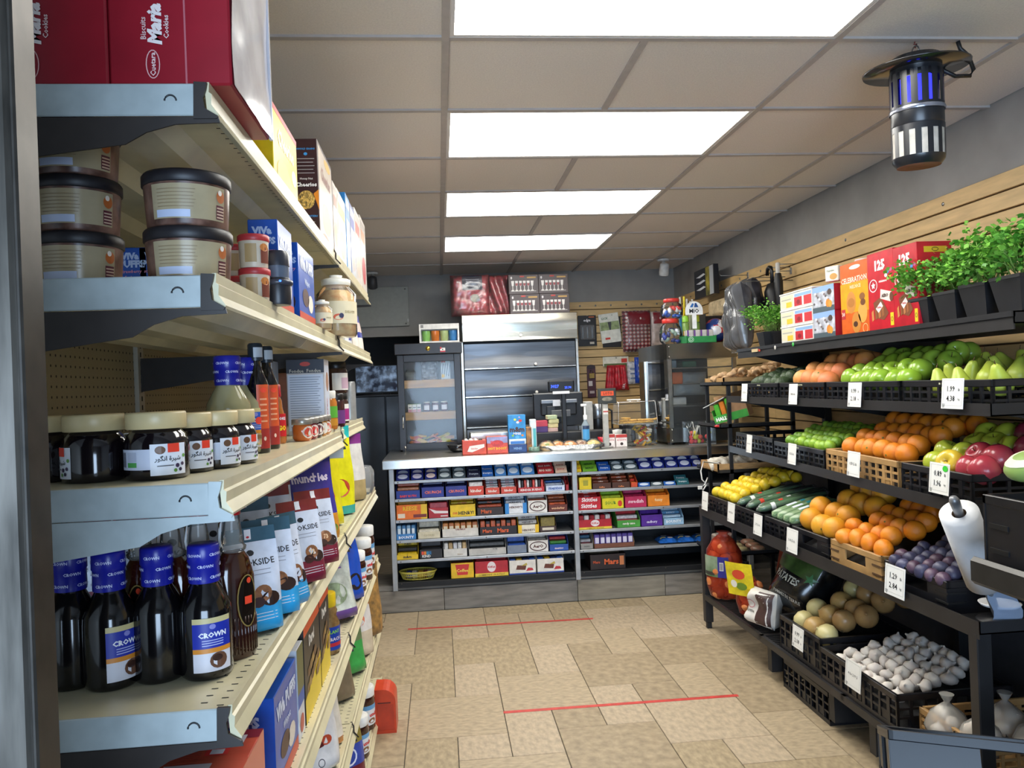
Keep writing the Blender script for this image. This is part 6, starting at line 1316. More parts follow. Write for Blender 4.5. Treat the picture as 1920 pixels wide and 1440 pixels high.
for i, lab in enumerate(('dark fruit jar with white and magenta label, bottom of a stack of two', 'dark fruit jar with white label, top of a stack of two')):
    t = E_('preserve_jar', lab, 'jar', (-.40, 3.10, LZ[3]+EPS+i*.1205), .6); r, h = .045, .12
    O('jar', B().lathe([(r*.92, 0), (r, h*.05), (r, h*.7), (r*.85, h*.82)], M('3a2420', .15, coat=.4), 20), t); O('lid', B().lathe([(r*.88, h*.8), (r*.9, h*.82), (r*.9, h*.98), (r*.85, h)], M('141416', .35), 20), t)
    q = B(); q.flat(CYL(r, .2), -r*1, h*.1, r*1, h*.65, mm('e4e0da'), 8, 1, e=.0005); q.flat(CYL(r, .2), -r*.2, h*.15, r*.9, h*.5, mm('a02c7a' if i == 0 else 'c8a8b8'), 8, 1, e=.0009); O('label', q, t)
cyl = B(); cyl.lathe([(.03, 0), (.03, .16), (.026, .17)], M('a9adb0', .3, .5), 20); O('steel_flask', cyl, loc=(-.40, 3.52, LZ[3]+EPS), label='plain grey metal cylinder at the far end of third shelf', cat='flask')
carton('fruit_carton', 'tan carton behind the stacked fruit jars on third shelf', (-.62, 3.25, LZ[3]+EPS), .12, .2, .21, 'a8683a', None, None)
# ---- fourth shelf: dark syrup bottles
for i, (px, py, rz, lab) in enumerate(((135, 1303, 2.2, 'dark syrup bottle with blue foil neck nearest the metal post'), (208, 1304, .95, 'dark syrup bottle with blue foil neck second from the post, label half seen'), (298, 1290, 2.4, 'dark syrup bottle with blue foil neck third from the post, plain back'), (386, 1284, .52, 'dark syrup bottle with blue foil neck at the shelf edge, label full'))):
    p = ZP(4, px, py-6); y = p.y+.035; crown((ony(y, px, py-120).x, y, LZ[4]+EPS), .0405, .210, rz, lab)
def flask(loc, rz, label, h=.262):
    t = E_('maple_flask', label, 'bottle', loc, rz, 'amber syrup flasks'); r = .035
    AM = M('2a0f08', .08, h2='3a160a', vs=6, coat=.7)
    bb = B(); bb.lathe([(r*.92, 0), (r, .006), (r*1.02, h*.1), (r*1.0, h*.35), (r*.98, h*.52), (r*.75, h*.64), (r*.5, h*.69)], AM, 28, sx=1.05, sy=.62)
    for k in range(14):
        a = -1.2+k*.17; bb.tube([(r*1.05*1.02*sin(a), -r*.62*1.02*cos(a), .01), (r*1.05*1.02*sin(a), -r*.62*1.02*cos(a), h*.27)], .0016, AM, 5)
    O('bottle', bb, t)
    CG = GLASS('e8e6e0', .1)
    O('neck', B().lathe([(r*.5, h*.685), (r*.62, h*.70), (r*.64, h*.72), (r*.52, h*.735), (r*.44, h*.83), (r*.36, h*.9), (r*.36, h*.945)], CG, 22), t)
    O('handle', B().tube([(-r*.4, 0, h*.92), (-r*.62, 0, h*.88), (-r*.68, 0, h*.78), (-r*.6, 0, h*.72)], .003, GLASS('ffffff', .35), 8), t)
    O('cap', B().lathe([(r*.4, h*.925), (r*.42, h*.93), (r*.42, h*.99), (r*.36, h)], M('a8161e', .3), 20), t)
    q = B(); fn = CYL(r*1.0, .3, 1.05, .64)
    q.ell(fn, 0, h*.37, r*.52, h*.17, mm('8a7440', .3), 24, ring=.0022, e=.003); q.ell(fn, 0, h*.37, r*.48, h*.16, M('150d08', .3, var=.1), 24, e=.0024); q.flat(fn, -.006, h*.35, .007, h*.40, mm('f0482c'), 2, 1, e=.004); q.ell(fn, .002, h*.5, .004, h*.02, mm('e0482c'), 8, e=.004); O('label', q, t)
for i, (px, y, rz, lab) in enumerate(((268, 1.36, -.4, 'amber syrup flask with clear neck, left of three behind the dark bottles'), (325, 1.36, -.3, 'amber syrup flask with clear neck, middle of three behind the dark bottles'), (378, 1.35, -.2, 'amber syrup flask with clear neck, right of three behind the dark bottles'), (441, 1.375, .75, 'amber syrup flask with oval label beside the label full bottle'))):
    X = ony(y, px, 1150).x; flask((X, y, LZ[4]+EPS), rz, lab)
# chocolate pouches
def brook(band, clear_top=True):
    def pr(b, fn, w, h):
        b.text(fn, 'BROOKSIDE', 0, h*.66, w*.8, h*.08, mm('1a1c24'), .015, e=.0008); b.ell(fn, 0, h*.755, w*.07, h*.03, mm('1a1c24'), 10, e=.0008)
        for k in range(2): b.flat(fn, -w*.3, h*(.58-.04*k), w*.3, h*(.586-.04*k), mm('8a8e98'), 5, 1, e=.0008)
        b.ell(fn, w*.12, h*.36, w*.16, h*.08, M('8a5a3a', .4, var=.2, vs=60), 16, e=.0012); b.ell(fn, w*.25, h*.3, w*.18, h*.07, mm('2a1614'), 14, e=.001); b.ell(fn, w*.02, h*.28, w*.12, h*.05, mm('3a1c18'), 12, e=.0014)
        if band == 'r': b.text(fn, '73', w*.12, h*.36, w*.14, h*.06, mm('e8c8a0'), .03, e=.0018)
        b.flat(fn, -w*.06, h*.885, w*.06, h*.985, mm('e8e4e8'), 3, 2, e=.0012); b.ell(fn, 0, h*.91, w*.03, h*.012, mm('c8303a'), 8, e=.0018)
        for k in range(3): b.flat(fn, -w*.25+.1*w*k/3, h*(.17-.03*k), w*.35, h*(.176-.03*k), mm('d8dce4'), 4, 1, e=.0008)
    lo = '2f9ad0' if band == 'b' else '7c2438'
    return [(0, .26, M(lo, .28)), (.26, .86, M('ccd3e2', .28)), (.86, 1, M('3a5a6a' if band == 'b' else '7a2a2c', .2))], pr
for i, (px, y, band, lab, lean, rz) in enumerate((
    (474, 1.50, 'b', 'blue and white chocolate pouch hidden behind the amber flask', 8, .6), (508, 1.60, 'b', 'blue and white chocolate pouch, wide one in the middle of fourth shelf', 10, .55), (538, 1.66, 'b', 'blue and white chocolate pouch turned with its narrow side showing', 8, 1.0),
    (572, 1.86, 'r', 'white and maroon chocolate pouch, nearer of two', 9, .75), (600, 2.05, 'r', 'white and maroon chocolate pouch, farther of two', 9, .7))):
    zones, pr = brook(band); w, h = (.108, .192)
    X = ony(y, px, 1050).x
    O('chocolate_pouch', pouch(w, h, .06, zones, pr, .1, i*2+1, m_side=M('b8c0d0', .3)), loc=(X, y, LZ[4]+EPS+.028*sin(rad(lean))), rot=(rad(-lean), 0, rz), label=lab, cat='pouch', group='chocolate pouches')
k = 0
for X, y, band in ((-.46, 1.62, 'b'), (-.50, 1.50, 'b'), (-.44, 1.80, 'b'), (-.43, 1.98, 'r'), (-.45, 2.12, 'r'), (-.58, 1.62, 'r'), (-.57, 1.82, 'r'), (-.56, 2.02, 'r'), (-.68, 1.7, 'r'), (-.68, 1.9, 'r')):
    zones, pr = brook(band); k += 1
    O('chocolate_pouch', pouch(.12, .21+.01*(k % 3), .05, zones, pr, .12, k*3), loc=(X, y, LZ[4]+EPS+.003), rot=(rad(-6), 0, .6), label='%s topped chocolate pouch in the shaded back row, %s from the near end' % ('teal' if band == 'b' else 'maroon', ORD[k-1]), cat='pouch', group='chocolate pouches in the back row')
def orange_pr(b, fn, w, h): b.ell(fn, 0, h*.32, w*.3, h*.14, mm('d84a28'), 18, e=.001); b.ell(fn, 0, h*.32, w*.24, h*.1, mm('e8a03a'), 16, e=.0014); b.flat(fn, -w*.2, h*.3, w*.25, h*.34, mm('3a1c14'), 4, 1, e=.0018); b.text(fn, 'munchies', 0, h*.7, w*.8, h*.1, mm('e8d8e8'), .04, e=.001); b.ell(fn, w*.2, h*.12, w*.2, h*.06, mm('6a8a3a'), 12, e=.0012)
def yel_pr(b, fn, w, h): b.poly([fn(-w*.5, h*.2, .001), fn(-w*.1, h*.5, .001), fn(-w*.5, h*.85, .001)], mm('22b0b0')); b.ell(fn, w*.1, h*.3, w*.22, h*.1, mm('b8402c'), 16, e=.0014); b.flat(fn, -w*.05, h*.48, w*.08, h*.62, mm('f0e8d0'), 3, 1, e=.0014); b.text(fn, 'mini', w*.1, h*.75, w*.4, h*.06, mm('7a6a10'), .02, e=.0014)
def foil(name, X, y, w, h, d, zones, pr, label, rz=.75, lean=6, seed=1, n=4, z=None, cat='bag', tc=.08):
    O(name, pouch(w, h, d, zones, pr, tc, seed), loc=(X, y, (LZ[n] if z is None else z)+EPS+d*.46*sin(rad(lean))), rot=(rad(-lean), 0, rz), label=label, cat=cat)
foil('snack_bag', -.385, 2.36, .17, .27, .08, [(0, .28, M('c8862c', .25)), (.28, .86, M('3a348c', .25)), (.86, 1, M('2a2c7a', .25))], orange_pr, 'purple and orange crinkled snack bag beyond the maroon pouches', .75, 8, 3)
foil('snack_bag', -.42, 2.62, .19, .315, .1, [(0, .86, M('d8cc1c', .22)), (.86, 1, M('26309a', .25))], yel_pr, 'tall yellow snack bag with blue top, nearer of two', .6, 6, 5)
foil('snack_bag', -.40, 2.86, .19, .32, .1, [(0, .10, M('28b4b4', .22)), (.10, .86, M('d8d21c', .22)), (.86, 1, M('24b4b4', .25))], yel_pr, 'tall yellow snack bag with turquoise top, farther of two', .7, 4, 7)
foil('snack_bag', -.385, 3.22, .18, .27, .09, [(0, .3, M('a89468', .25)), (.3, .85, M('cfccc8', .22)), (.85, 1, M('7a2a7a', .25))], None, 'white snack bag with purple corner beyond the yellow bags', .8, 4, 8)
b = B(); b.lathe([(.05, 0), (.062, .03), (.062, .1), (.05, .12)], GLASS('e8eaea', .25), 20); O('clear_tub', b, loc=(-.36, 3.46, LZ[4]+EPS), label='clear crinkled tub at the far end of fourth shelf', cat='tub')
foil('snack_pouch', -.36, 2.28, .07, .1, .04, [(0, .3, M('7aa83a', .3)), (.3, .8, M('e6e6e2', .3)), (.8, 1, M('2a7ad0', .3))], None, 'small white and green packet at the front of fourth shelf', .8, 25, 9)
# nut butter jars at the far end of the fifth shelf
def spread(X, y, n, r, h, label, rz=.7):
    t = E_('spread_jar', label, 'jar', (X, y, LZ[n]+EPS), rz, 'cocoa spread jars')
    O('jar', B().lathe([(r*.88, 0), (r*.96, .006), (r*.9, h*.25), (r*.92, h*.5), (r, h*.66), (r*.85, h*.8)], M('3c1e14', .1, coat=.6), 24), t); O('lid', B().lathe([(r*.92, h*.78), (r*.95, h*.8), (r*.95, h*.97), (r*.9, h)], M('efeeea', .4), 26), t)
    q = B(); fn = CYL(r*.95, .1); q.flat(fn, -r*.9, h*.14, r*.9, h*.6, mm('e8eaee'), 10, 1, e=.001); q.flat(fn, -r*.9, h*.5, r*.9, h*.6, mm('6aa6d8'), 10, 1, e=.0014); q.text(fn, 'n', -r*.45, h*.38, r*.3, h*.15, mm('15151a'), .05, e=.002); q.text(fn, 'utella', r*.3, h*.38, r*.9, h*.15, mm('d83028'), .04, e=.002); q.ell(fn, r*.1, h*.24, r*.35, h*.06, mm('8a5a34'), 12, e=.002); O('label', q, t)
spread(-.345, 3.02, 5, .042, .15, 'cocoa spread jar with white lid at far end of fifth shelf, nearest of three'); spread(-.34, 3.2, 5, .045, .165, 'cocoa spread jar with white lid at far end of fifth shelf, middle of three'); spread(-.345, 3.38, 5, .045, .185, 'cocoa spread jar with white lid at far end of fifth shelf, farthest of three')
spread(-.345, 2.88, 7, .045, .15, 'cocoa spread jar with white lid on lowest shelf, nearer of two'); spread(-.345, 3.12, 7, .047, .165, 'cocoa spread jar with white lid on lowest shelf, farther of two')
# ---- fifth shelf
def whippet_top(b, fn, w, d):
    b.text(fn, 'Whippet', -w*.1, d*.12, w*.55, d*.3, mm('e8ecf4'), .04)
aisle('puff_box', 5, 520, 560, 1215, BLU, 'large blue puff box at the front of fifth shelf', X=-.33, d=.13, face=viva_face, side=viva_side, top=whippet_top, group='blue puff boxes', h=.19)
p = ony(1.52, 430, 1300); carton('puff_box', 'blue puff box left of the large one on fifth shelf', (-.55, 1.60, LZ[5]+EPS), .15, .13, .14, BLU, None, viva_side, rz=pi/2, group='blue puff boxes')
def rb_top(b, fn, w, d):
    b.flat(fn, -w*.5, -d*.1, w*.5, d*.5, mm('8a1f34'))
    b.flat(fn, -w*.45, -d*.34, w*.48, -d*.1, mm('c9c6d0'), e=.0006)
    for k in range(9): b.flat(fn, -w*.42, -d*(.32-.022*k), w*(.3-.05*(k % 3)), -d*(.313-.022*k), mm('5a4a5a'), e=.0009)
    b.flat(fn, w*.1, -d*.42, w*.35, -d*.36, mm('d8c8c8'), e=.0009); b.ell(fn, -w*.3, d*.2, w*.07, w*.07, mm('d8a8b0'), 16, ring=.002, e=.0009)
b = B(); w, d, h = .26, .15, .186
b.box(-w/2, -d/2, 0, w/2, d/2, h, M('c2503c', .35, var=.06), .002); fn = lambda u, v, e=0: (u, v, h+e)
b.flat(fn, -w*.5, -d*.5, w*.5, -d*.2, mm('c05440')); b.flat(fn, -w*.5, d*.28, w*.5, d*.5, mm('7c1830')); b.flat(fn, -w*.3, d*.1, w*.42, d*.36, mm('c6c2cc'), e=.0006)
for k in range(12): b.flat(fn, -w*.28+k*w*.057, d*.12, -w*.28+k*w*.057+w*.02, d*(.34-.05*(k % 3)), mm('6a6470'), e=.0009)
for k in range(9): b.flat(fn, -w*.4, d*(.05-.045*k), w*.2, d*(.06-.045*k), mm('8a3a34'), e=.0006)
b.flat(fn, w*.22, -d*.1, w*.36, d*.05, mm('d83a3a'), e=.0009); b.flat(fn, w*.25, -d*.08, w*.33, d*.03, mm('d8dce8'), e=.0012); b.flat(fn, w*.02, -d*.45, w*.3, -d*.28, mm('d0ccd4'), e=.0009); b.ell(fn, -w*.38, d*.38, .014, .014, mm('d8b0b8'), 16, ring=.0015, e=.0009)
b.flat(lambda u, v, e=0: (w/2+e, u, v), -d/2, 0, d/2, h, mm('d0604c', .2), e=.0005)
O('cracker_carton', b, loc=(-.452, 1.30, LZ[5]+EPS), rz=.0, label='flat red and orange carton lying at the near end of fifth shelf', cat='carton')
b = B(); lump(b, .2, .09, .14, M('b85a74', .25, var=.3, vs=20), 5, .4, 25, 12); O('candy_bag', b, loc=(-.72, 1.42, LZ[5]+EPS), label='pink and white plastic bag in the shade left of the red carton', cat='bag')
def dare_face(b, fn, w, h):
    b.flat(fn, -w*.5, h*.84, w*.5, h, mm('e0581e')); b.text(fn, 'Dare!', -w*.05, h*.74, w*.7, h*.13, mm('e8e2d8'), .05)
    for k in range(12): b.ell(fn, w*(-.3+.06*k), h*(.3+.03*((k*5) % 9)), w*.1, h*.05, mm(('8a6a3a', '6a4a2a', 'a8864a')[k % 3]), 10, e=.0006+.0002*k)
    b.flat(fn, -w*.5, 0, w*.5, h*.24, mm('e6c81e')); b.poly([fn(-w*.5, h*.24, .0006), fn(w*.5, h*.24, .0006), fn(w*.5, h*.42, .0006)], mm('e6c81e'))
def dare_top(b, fn, w, d): b.flat(fn, -w*.5, -d*.5, w*.5, -d*.05, mm('d8481e')); b.flat(fn, -w*.5, -d*.05, w*.5, d*.5, mm('e6b81e'))
def dare_side(b, fn, d, h): b.flat(fn, -d*.5, 0, d*.5, h*.98, mm('141214'))
aisle('cookie_box', 5, 575, 603, 1165, '1c1714', 'tall black cookie box with orange and yellow top, nearer of two', X=-.33, d=.055, face=dare_face, side=dare_side, top=dare_top, group='black cookie boxes', h=.235)
aisle('cookie_box', 5, 604, 620, 1110, '1c1714', 'tall black cookie box with orange and yellow top, farther of two', X=-.33, d=.055, face=dare_face, side=dare_side, top=dare_top, group='black cookie boxes', h=.24)
aisle('cookie_box', 5, 562, 573, 1190, 'd9dbe0', 'white and blue upright box squeezed before the black cookie boxes', X=-.33, d=.07, face=lambda b, fn, w, h: (b.flat(fn, -w*.5, h*.5, w*.5, h, mm('6a6a3a')), b.flat(fn, -w*.5, h*.35, w*.5, h*.5, mm('2a5ab0')), b.ell(fn, 0, h*.15, w*.3, h*.1, mm('b8483a'))), top=lambda b, fn, w, d: b.ell(fn, 0, 0, w*.4, d*.35, mm('a86a4a'), 16), group=None, h=.2)
t = E_('nut_bottle', 'clear bottle of nuts with yellow cap and blue label on fifth shelf', 'bottle', (-.352, 2.325, LZ[5]+EPS), .7); r, h = .036, .175
O('bottle', B().lathe([(r*.9, 0), (r, .006), (r, h*.5), (r*.75, h*.62), (r*.85, h*.7), (r*.7, h*.78)], M('9a7a4a', .25, h2='6a4a2a', vs=50, coat=.4), 20), t); O('cap', B().lathe([(r*.72, h*.77), (r*.76, h*.79), (r*.76, h*.98), (r*.7, h)], M('e6c01e', .35), 20), t)
q = B(); fn = CYL(r); q.flat(fn, -r*.9, h*.08, r*.9, h*.46, mm('2040a0'), 10, 1, e=.0006); q.text(fn, 'PLANT', 0, h*.38, r*1.1, h*.09, mm('8ac83a'), .03, e=.001); q.text(fn, 'ARACH', 0, h*.26, r*1.2, h*.08, mm('e8d8d8'), .03, e=.001); q.flat(fn, -r*.9, h*.14, r*.9, h*.2, mm('c8303a'), 10, 1, e=.001); O('label', q, t)
def flor(b, fn, w, h): b.text(fn, 'PRETZEL', 0, h*.72, w*.6, h*.1, mm('6a3a8a'), .03, rot=0, e=.001); b.ell(fn, -w*.1, h*.62, w*.1, h*.04, mm('f0482c'), 12, e=.0014); b.ell(fn, 0, h*.35, w*.3, h*.16, M('8a9a7a', .4, var=.2), 18, e=.001)
foil('snack_bag', -.385, 2.60, .2, .24, .11, [(0, .12, M('6a4a8a', .3)), (.12, .88, M('b8bdb4', .22, var=.12)), (.88, 1, M('c8c8c4', .3))], flor, 'silver green clear bag with purple lettering on fifth shelf', .7, 12, 11, n=5)
def oreo(b, fn, w, h): b.text(fn, 'OREO', .05*w, h*.5, h*.5, w*.28, mm('f0f2fa'), .05, rot=75, e=.001); b.ell(fn, w*.25, h*.25, w*.16, h*.12, mm('20181c'), 16, e=.0012); b.poly([fn(-w*.5, h*.7, .001), fn(-w*.3, h*.6, .001), fn(-w*.2, h*.85, .001), fn(-w*.4, h*.9, .001)], mm('e8c03a'))
foil('snack_bag', -.375, 2.84, .19, .25, .09, [(0, .9, M('1f4cb4', .22)), (.9, 1, M('2a5ac8', .3))], oreo, 'blue sandwich cookie bag leaning on fifth shelf', .75, 10, 13, n=5)
foil('snack_bag', -.40, 2.72, .16, .29, .08, [(0, .6, M('8a3a24', .22)), (.6, 1, M('6a2418', .3))], None, 'dark red brown bag behind the blue cookie bag', .75, 6, 14, n=5)
# ---- sixth shelf
def veg(b, fn, w, h): b.text(fn, 'VEGGIND', .12*w, h*.62, h*.55, w*.2, mm('7a2430'), .05, rot=62, e=.001); 
def veg2(b, fn, w, h):
    veg(b, fn, w, h)
    for k in range(4): b.text(fn, ('CHOCOLATE', 'CARAMEL', 'WITH SEA', 'SALT')[k], w*(-.14+.05*k), h*(.48-.07*k), w*.6, h*.04, mm('8a4a50'), .015, rot=28, e=.001)
    b.ell(fn, -w*.25, h*.1, w*.07, w*.07, mm('a8606a'), 14, ring=.002, e=.001); b.ell(fn, w*.05, h*.12, w*.06, w*.06, mm('3a3a44'), 14, ring=.002, e=.001); b.ell(fn, w*.2, h*.32, w*.1, h*.05, mm('b8482c'), 12, e=.001); b.poly([fn(w*.0, h*.26, .001), fn(w*.15, h*.27, .001), fn(w*.12, h*.33, .001)], mm('5a1c1c'))
foil('snack_bag', -.385, 2.16, .18, .255, .1, [(0, .9, M('d3d0d0', .22)), (.9, 1, M('c8c4c4', .3))], veg2, 'white pecan caramel bag with maroon lettering, nearer of two', .75, 10, 21, n=6)
foil('snack_bag', -.40, 2.02, .07, .22, .05, [(0, 1, M('a87a3a', .3))], None, 'narrow tan bag wedged left of the white pecan bag', .75, 10, 22, n=6)
foil('snack_bag', -.375, 2.32, .13, .235, .07, [(0, .1, M('d88a3a', .3)), (.1, .9, M('dcd2c4', .22)), (.9, 1, M('e0a84a', .3))], lambda b, fn, w, h: (b.flat(fn, -w*.3, h*.3, 0, h*.55, mm('5a1c2c'), 3, 1, e=.001), b.ell(fn, .1*w, h*.75, w*.25, h*.08, mm('e8b86a'), 12, e=.001)), 'orange and cream bag just beyond the white pecan bag', .75, 8, 23, n=6)
foil('snack_bag', -.385, 2.66, .15, .24, .08, [(0, .5, M('7a6a54', .25)), (.5, .7, M('d8dad0', .25)), (.7, 1, M('a8c83a', .25))], lambda b, fn, w, h: b.text(fn, 'MAG', 0, h*.6, w*.6, h*.1, mm('2a4a9a'), .04, e=.001), 'lime and white snack bag on sixth shelf', .75, 10, 24, n=6)
foil('snack_bag', -.375, 2.90, .17, .24, .09, [(0, .45, M('3f9a4a', .2)), (.45, 1, M('6a7a54', .2))], None, 'green cellophane bag on sixth shelf', .75, 12, 25, n=6)
foil('snack_bag', -.36, 3.10, .16, .235, .08, [(0, .4, M('c8b8a0', .25)), (.4, .8, M('d6cfca', .25)), (.8, 1, M('b8683a', .25))], lambda b, fn, w, h: b.ell(fn, 0, h*.6, w*.25, h*.12, mm('d87a5a'), 14, e=.001), 'white and orange bag near the far end of sixth shelf', .75, 6, 26, n=6)
foil('snack_bag', -.345, 3.36, .16, .30, .09, [(0, 1, M('b88a4a', .35, h2='6a5438', vs=40))], None, 'brown paper topped seed bag at the far end of sixth shelf', .75, 4, 27, n=6)
# ---- lowest shelf
foil('snack_bag', -.40, 1.96, .2, .28, .1, [(0, .9, M('d6d4d4', .22)), (.9, 1, M('c8c4c4', .3))], veg2, 'white pecan caramel bag with maroon lettering on the lowest shelf', .75, 10, 31, n=7)
foil('snack_bag', -.37, 2.44, .15, .22, .08, [(0, .2, M('a88a54', .25)), (.2, 1, M('d6d4d4', .22))], None, 'pale bag low on the lowest shelf beyond the white pecan bag', .75, 10, 32, n=7)
foil('snack_bag', -.355, 2.68, .14, .22, .07, [(0, .25, M('6a1c2c', .25)), (.25, .55, M('3a4aa0', .25)), (.55, .8, M('8a7a3a', .25)), (.8, 1, M('d8b0a8', .25))], lambda b, fn, w, h: b.ell(fn, 0, h*.4, w*.22, h*.13, mm('d8dcf0'), 14, e=.001, ring=.006), 'blue and maroon banded snack bag before the lowest spread jars', .75, 8, 33, n=7)
# red orange plastic stool / box on the floor at the end
p = onz(0, 716, 1376)
t = E_('orange_box', 'orange red plastic box with rounded top on the floor beside the shelving', 'box', (-.268, p.y+.06, 0), 0)
OR = M('c8401e', .35, var=.04); W_ = .042; H_ = .178
pts = [(-W_, 0), (W_, 0)]+[(W_-.05+.05*cos(a), H_-.05+.05*sin(a)) for a in [pi/2*k/6 for k in range(0, 7)]]+[(-W_, H_)]
b = B(); b.prism(pts, 'y', -.06, .06, OR); O('shell', b, t); O('inset', B().box(-W_+.01, -.0618, .015, W_-.008, -.06, H_*.66, M('b8381a', .4), .001), t); O('slot', B().box(-W_+.012, -.0625, H_*.69, W_-.02, -.06, H_*.71, M('5a1c10', .6)), t)
O('wood_wedge', B().box(-.03, -.01, 0, .03, .01, .07, M('c8743a', .6), .002), loc=(-.285, 3.42, LZ[7]+EPS), label='small orange brown block at the far end of the lowest shelf', cat='block')
# ================================================================ produce rack on the right
TI = {'top': (1.69, 1.62, 1.553), 'A': (1.62, 1.54, 1.293), 'B': (1.62, 1.47, 1.012), 'C': (1.43, 1.48, .683), 'D': (1.43, 1.47, .192)}
YN, YFR = 2.06, 4.28
def tx(t, y): a, b_, _ = TI[t]; return a+(b_-a)*(YFR-y)/(YFR-YN)
def tang(t): a, b_, _ = TI[t]; return math.atan2(b_-a, YFR-YN)      # yaw of the tier, positive when the near end stands out less
def tpos(t, y, dx, z=0): # dx: depth behind the tier's front edge
    return Vector((tx(t, y)+dx, y, TI[t][2]+z))
rack = E_('produce_rack', 'black metal stepped produce rack along the right wall', 'rack', (1.8, 3.2, 0))
RK = M('2b2a2b', .42, .2, var=.05, vs=9); RKD = M('1b1b1d', .5, var=.04)
def quadbox(t, y0, y1, d0, d1, z0, z1, m, b=None, ofs=(1.8, 3.2, 0)):
    b = b or B(); p = [tpos(t, y, d) for y, d in ((y0, d0), (y0, d1), (y1, d1), (y1, d0))]
    v = [(q.x-ofs[0], q.y-ofs[1], TI[t][2]+z) for z in (z0, z1) for q in p]
    return b.add(v, [(0,3,2,1),(4,5,6,7),(0,1,5,4),(1,2,6,5),(2,3,7,6),(3,0,4,7)], m)
DEP = {'top': .5, 'A': .57, 'B': .57, 'C': .70}
for t in ('top', 'A', 'B', 'C'):
    q = quadbox(t, YN, YFR, .004, DEP[t], -.036, -.032, RKD); tr = O('tray', q, rack)
    lip = .052 if t == 'top' else .036
    l = quadbox(t, YN, YFR, 0, .004, -lip if t != 'C' else -.05, .0, RK)
    if t == 'top': quadbox(t, YN, YFR, .004, DEP[t], -.004, 0, RK, l); quadbox(t, YN, YFR, -.006, .006, -.016, .0, M('343436', .3, .3), l)
    O('front_lip', l, tr)
    e = quadbox(t, YN, YN+.003, .0, DEP[t], -.036, 0, RK); O('end_lip', e, tr, kind='stuff')
    if t != 'C':
        for y in (YN+.02, 3.17, YFR-.02):
            b = B(); p0 = tpos(t, y, .06); x0 = p0.x-1.8; z = TI[t][2]; b.prism([(x0, z-.036), (2.2-1.8, z-.036), (2.2-1.8, z-.16), (2.1-1.8, z-.13)], 'y', y-3.2-.004, y-3.2+.004, RKD); O('bracket', b, tr)
for y in (YN+.02, 3.17, YFR-.02): O('rear_upright', B().box(2.17-1.8, y-3.2-.02, 0, 2.21-1.8, y-3.2+.02, 1.62, RKD, .002), rack)
for y in (YN+.03, YFR-.02):
    x = tx('C', y)-1.8
    O('leg', B().box(x, y-3.2-.02, .035, x+.045, y-3.2+.02, TI['C'][2]-.0365, RK, .003).box(x+.01, y-3.2-.014, 0, x+.036, y-3.2+.014, .035, RKD, .002), rack)
    O('side_rail', B().box(x+.04, y-3.2-.015, .14, 2.18-1.8, y-3.2+.015, .18, RKD, .002), rack)
# wire bottom tier in three panels
yy = [YN+.04, 2.80, 3.52, YFR-.02]
for i in range(3):
    y0, y1 = yy[i], yy[i+1]; b = B(); quadbox('D', y0, y1, 0, .018, -.03, .0, RK, b); quadbox('D', y0, y0+.012, 0, .6, -.02, 0, RK, b); quadbox('D', y1-.012, y1, 0, .6, -.02, 0, RK, b); quadbox('D', y0, y1, .3, .31, -.02, -.004, RK, b)
    f = O('wire_frame', b, rack); w = B()
    n = int((y1-y0)/.022)
    for k in range(1, n): quadbox('D', y0+k*.022, y0+k*.022+.006, .0, .6, -.008, -.001, RK, w)
    O('wire', w, f, kind='stuff')
for i in range(3):
    b = B(); quadbox('D', (2.62, 2.90, 3.45)[i], (2.66, 2.94, 3.49)[i], .02, .5, -.15, -.03, RKD, b); O('under_bar', b, rack)
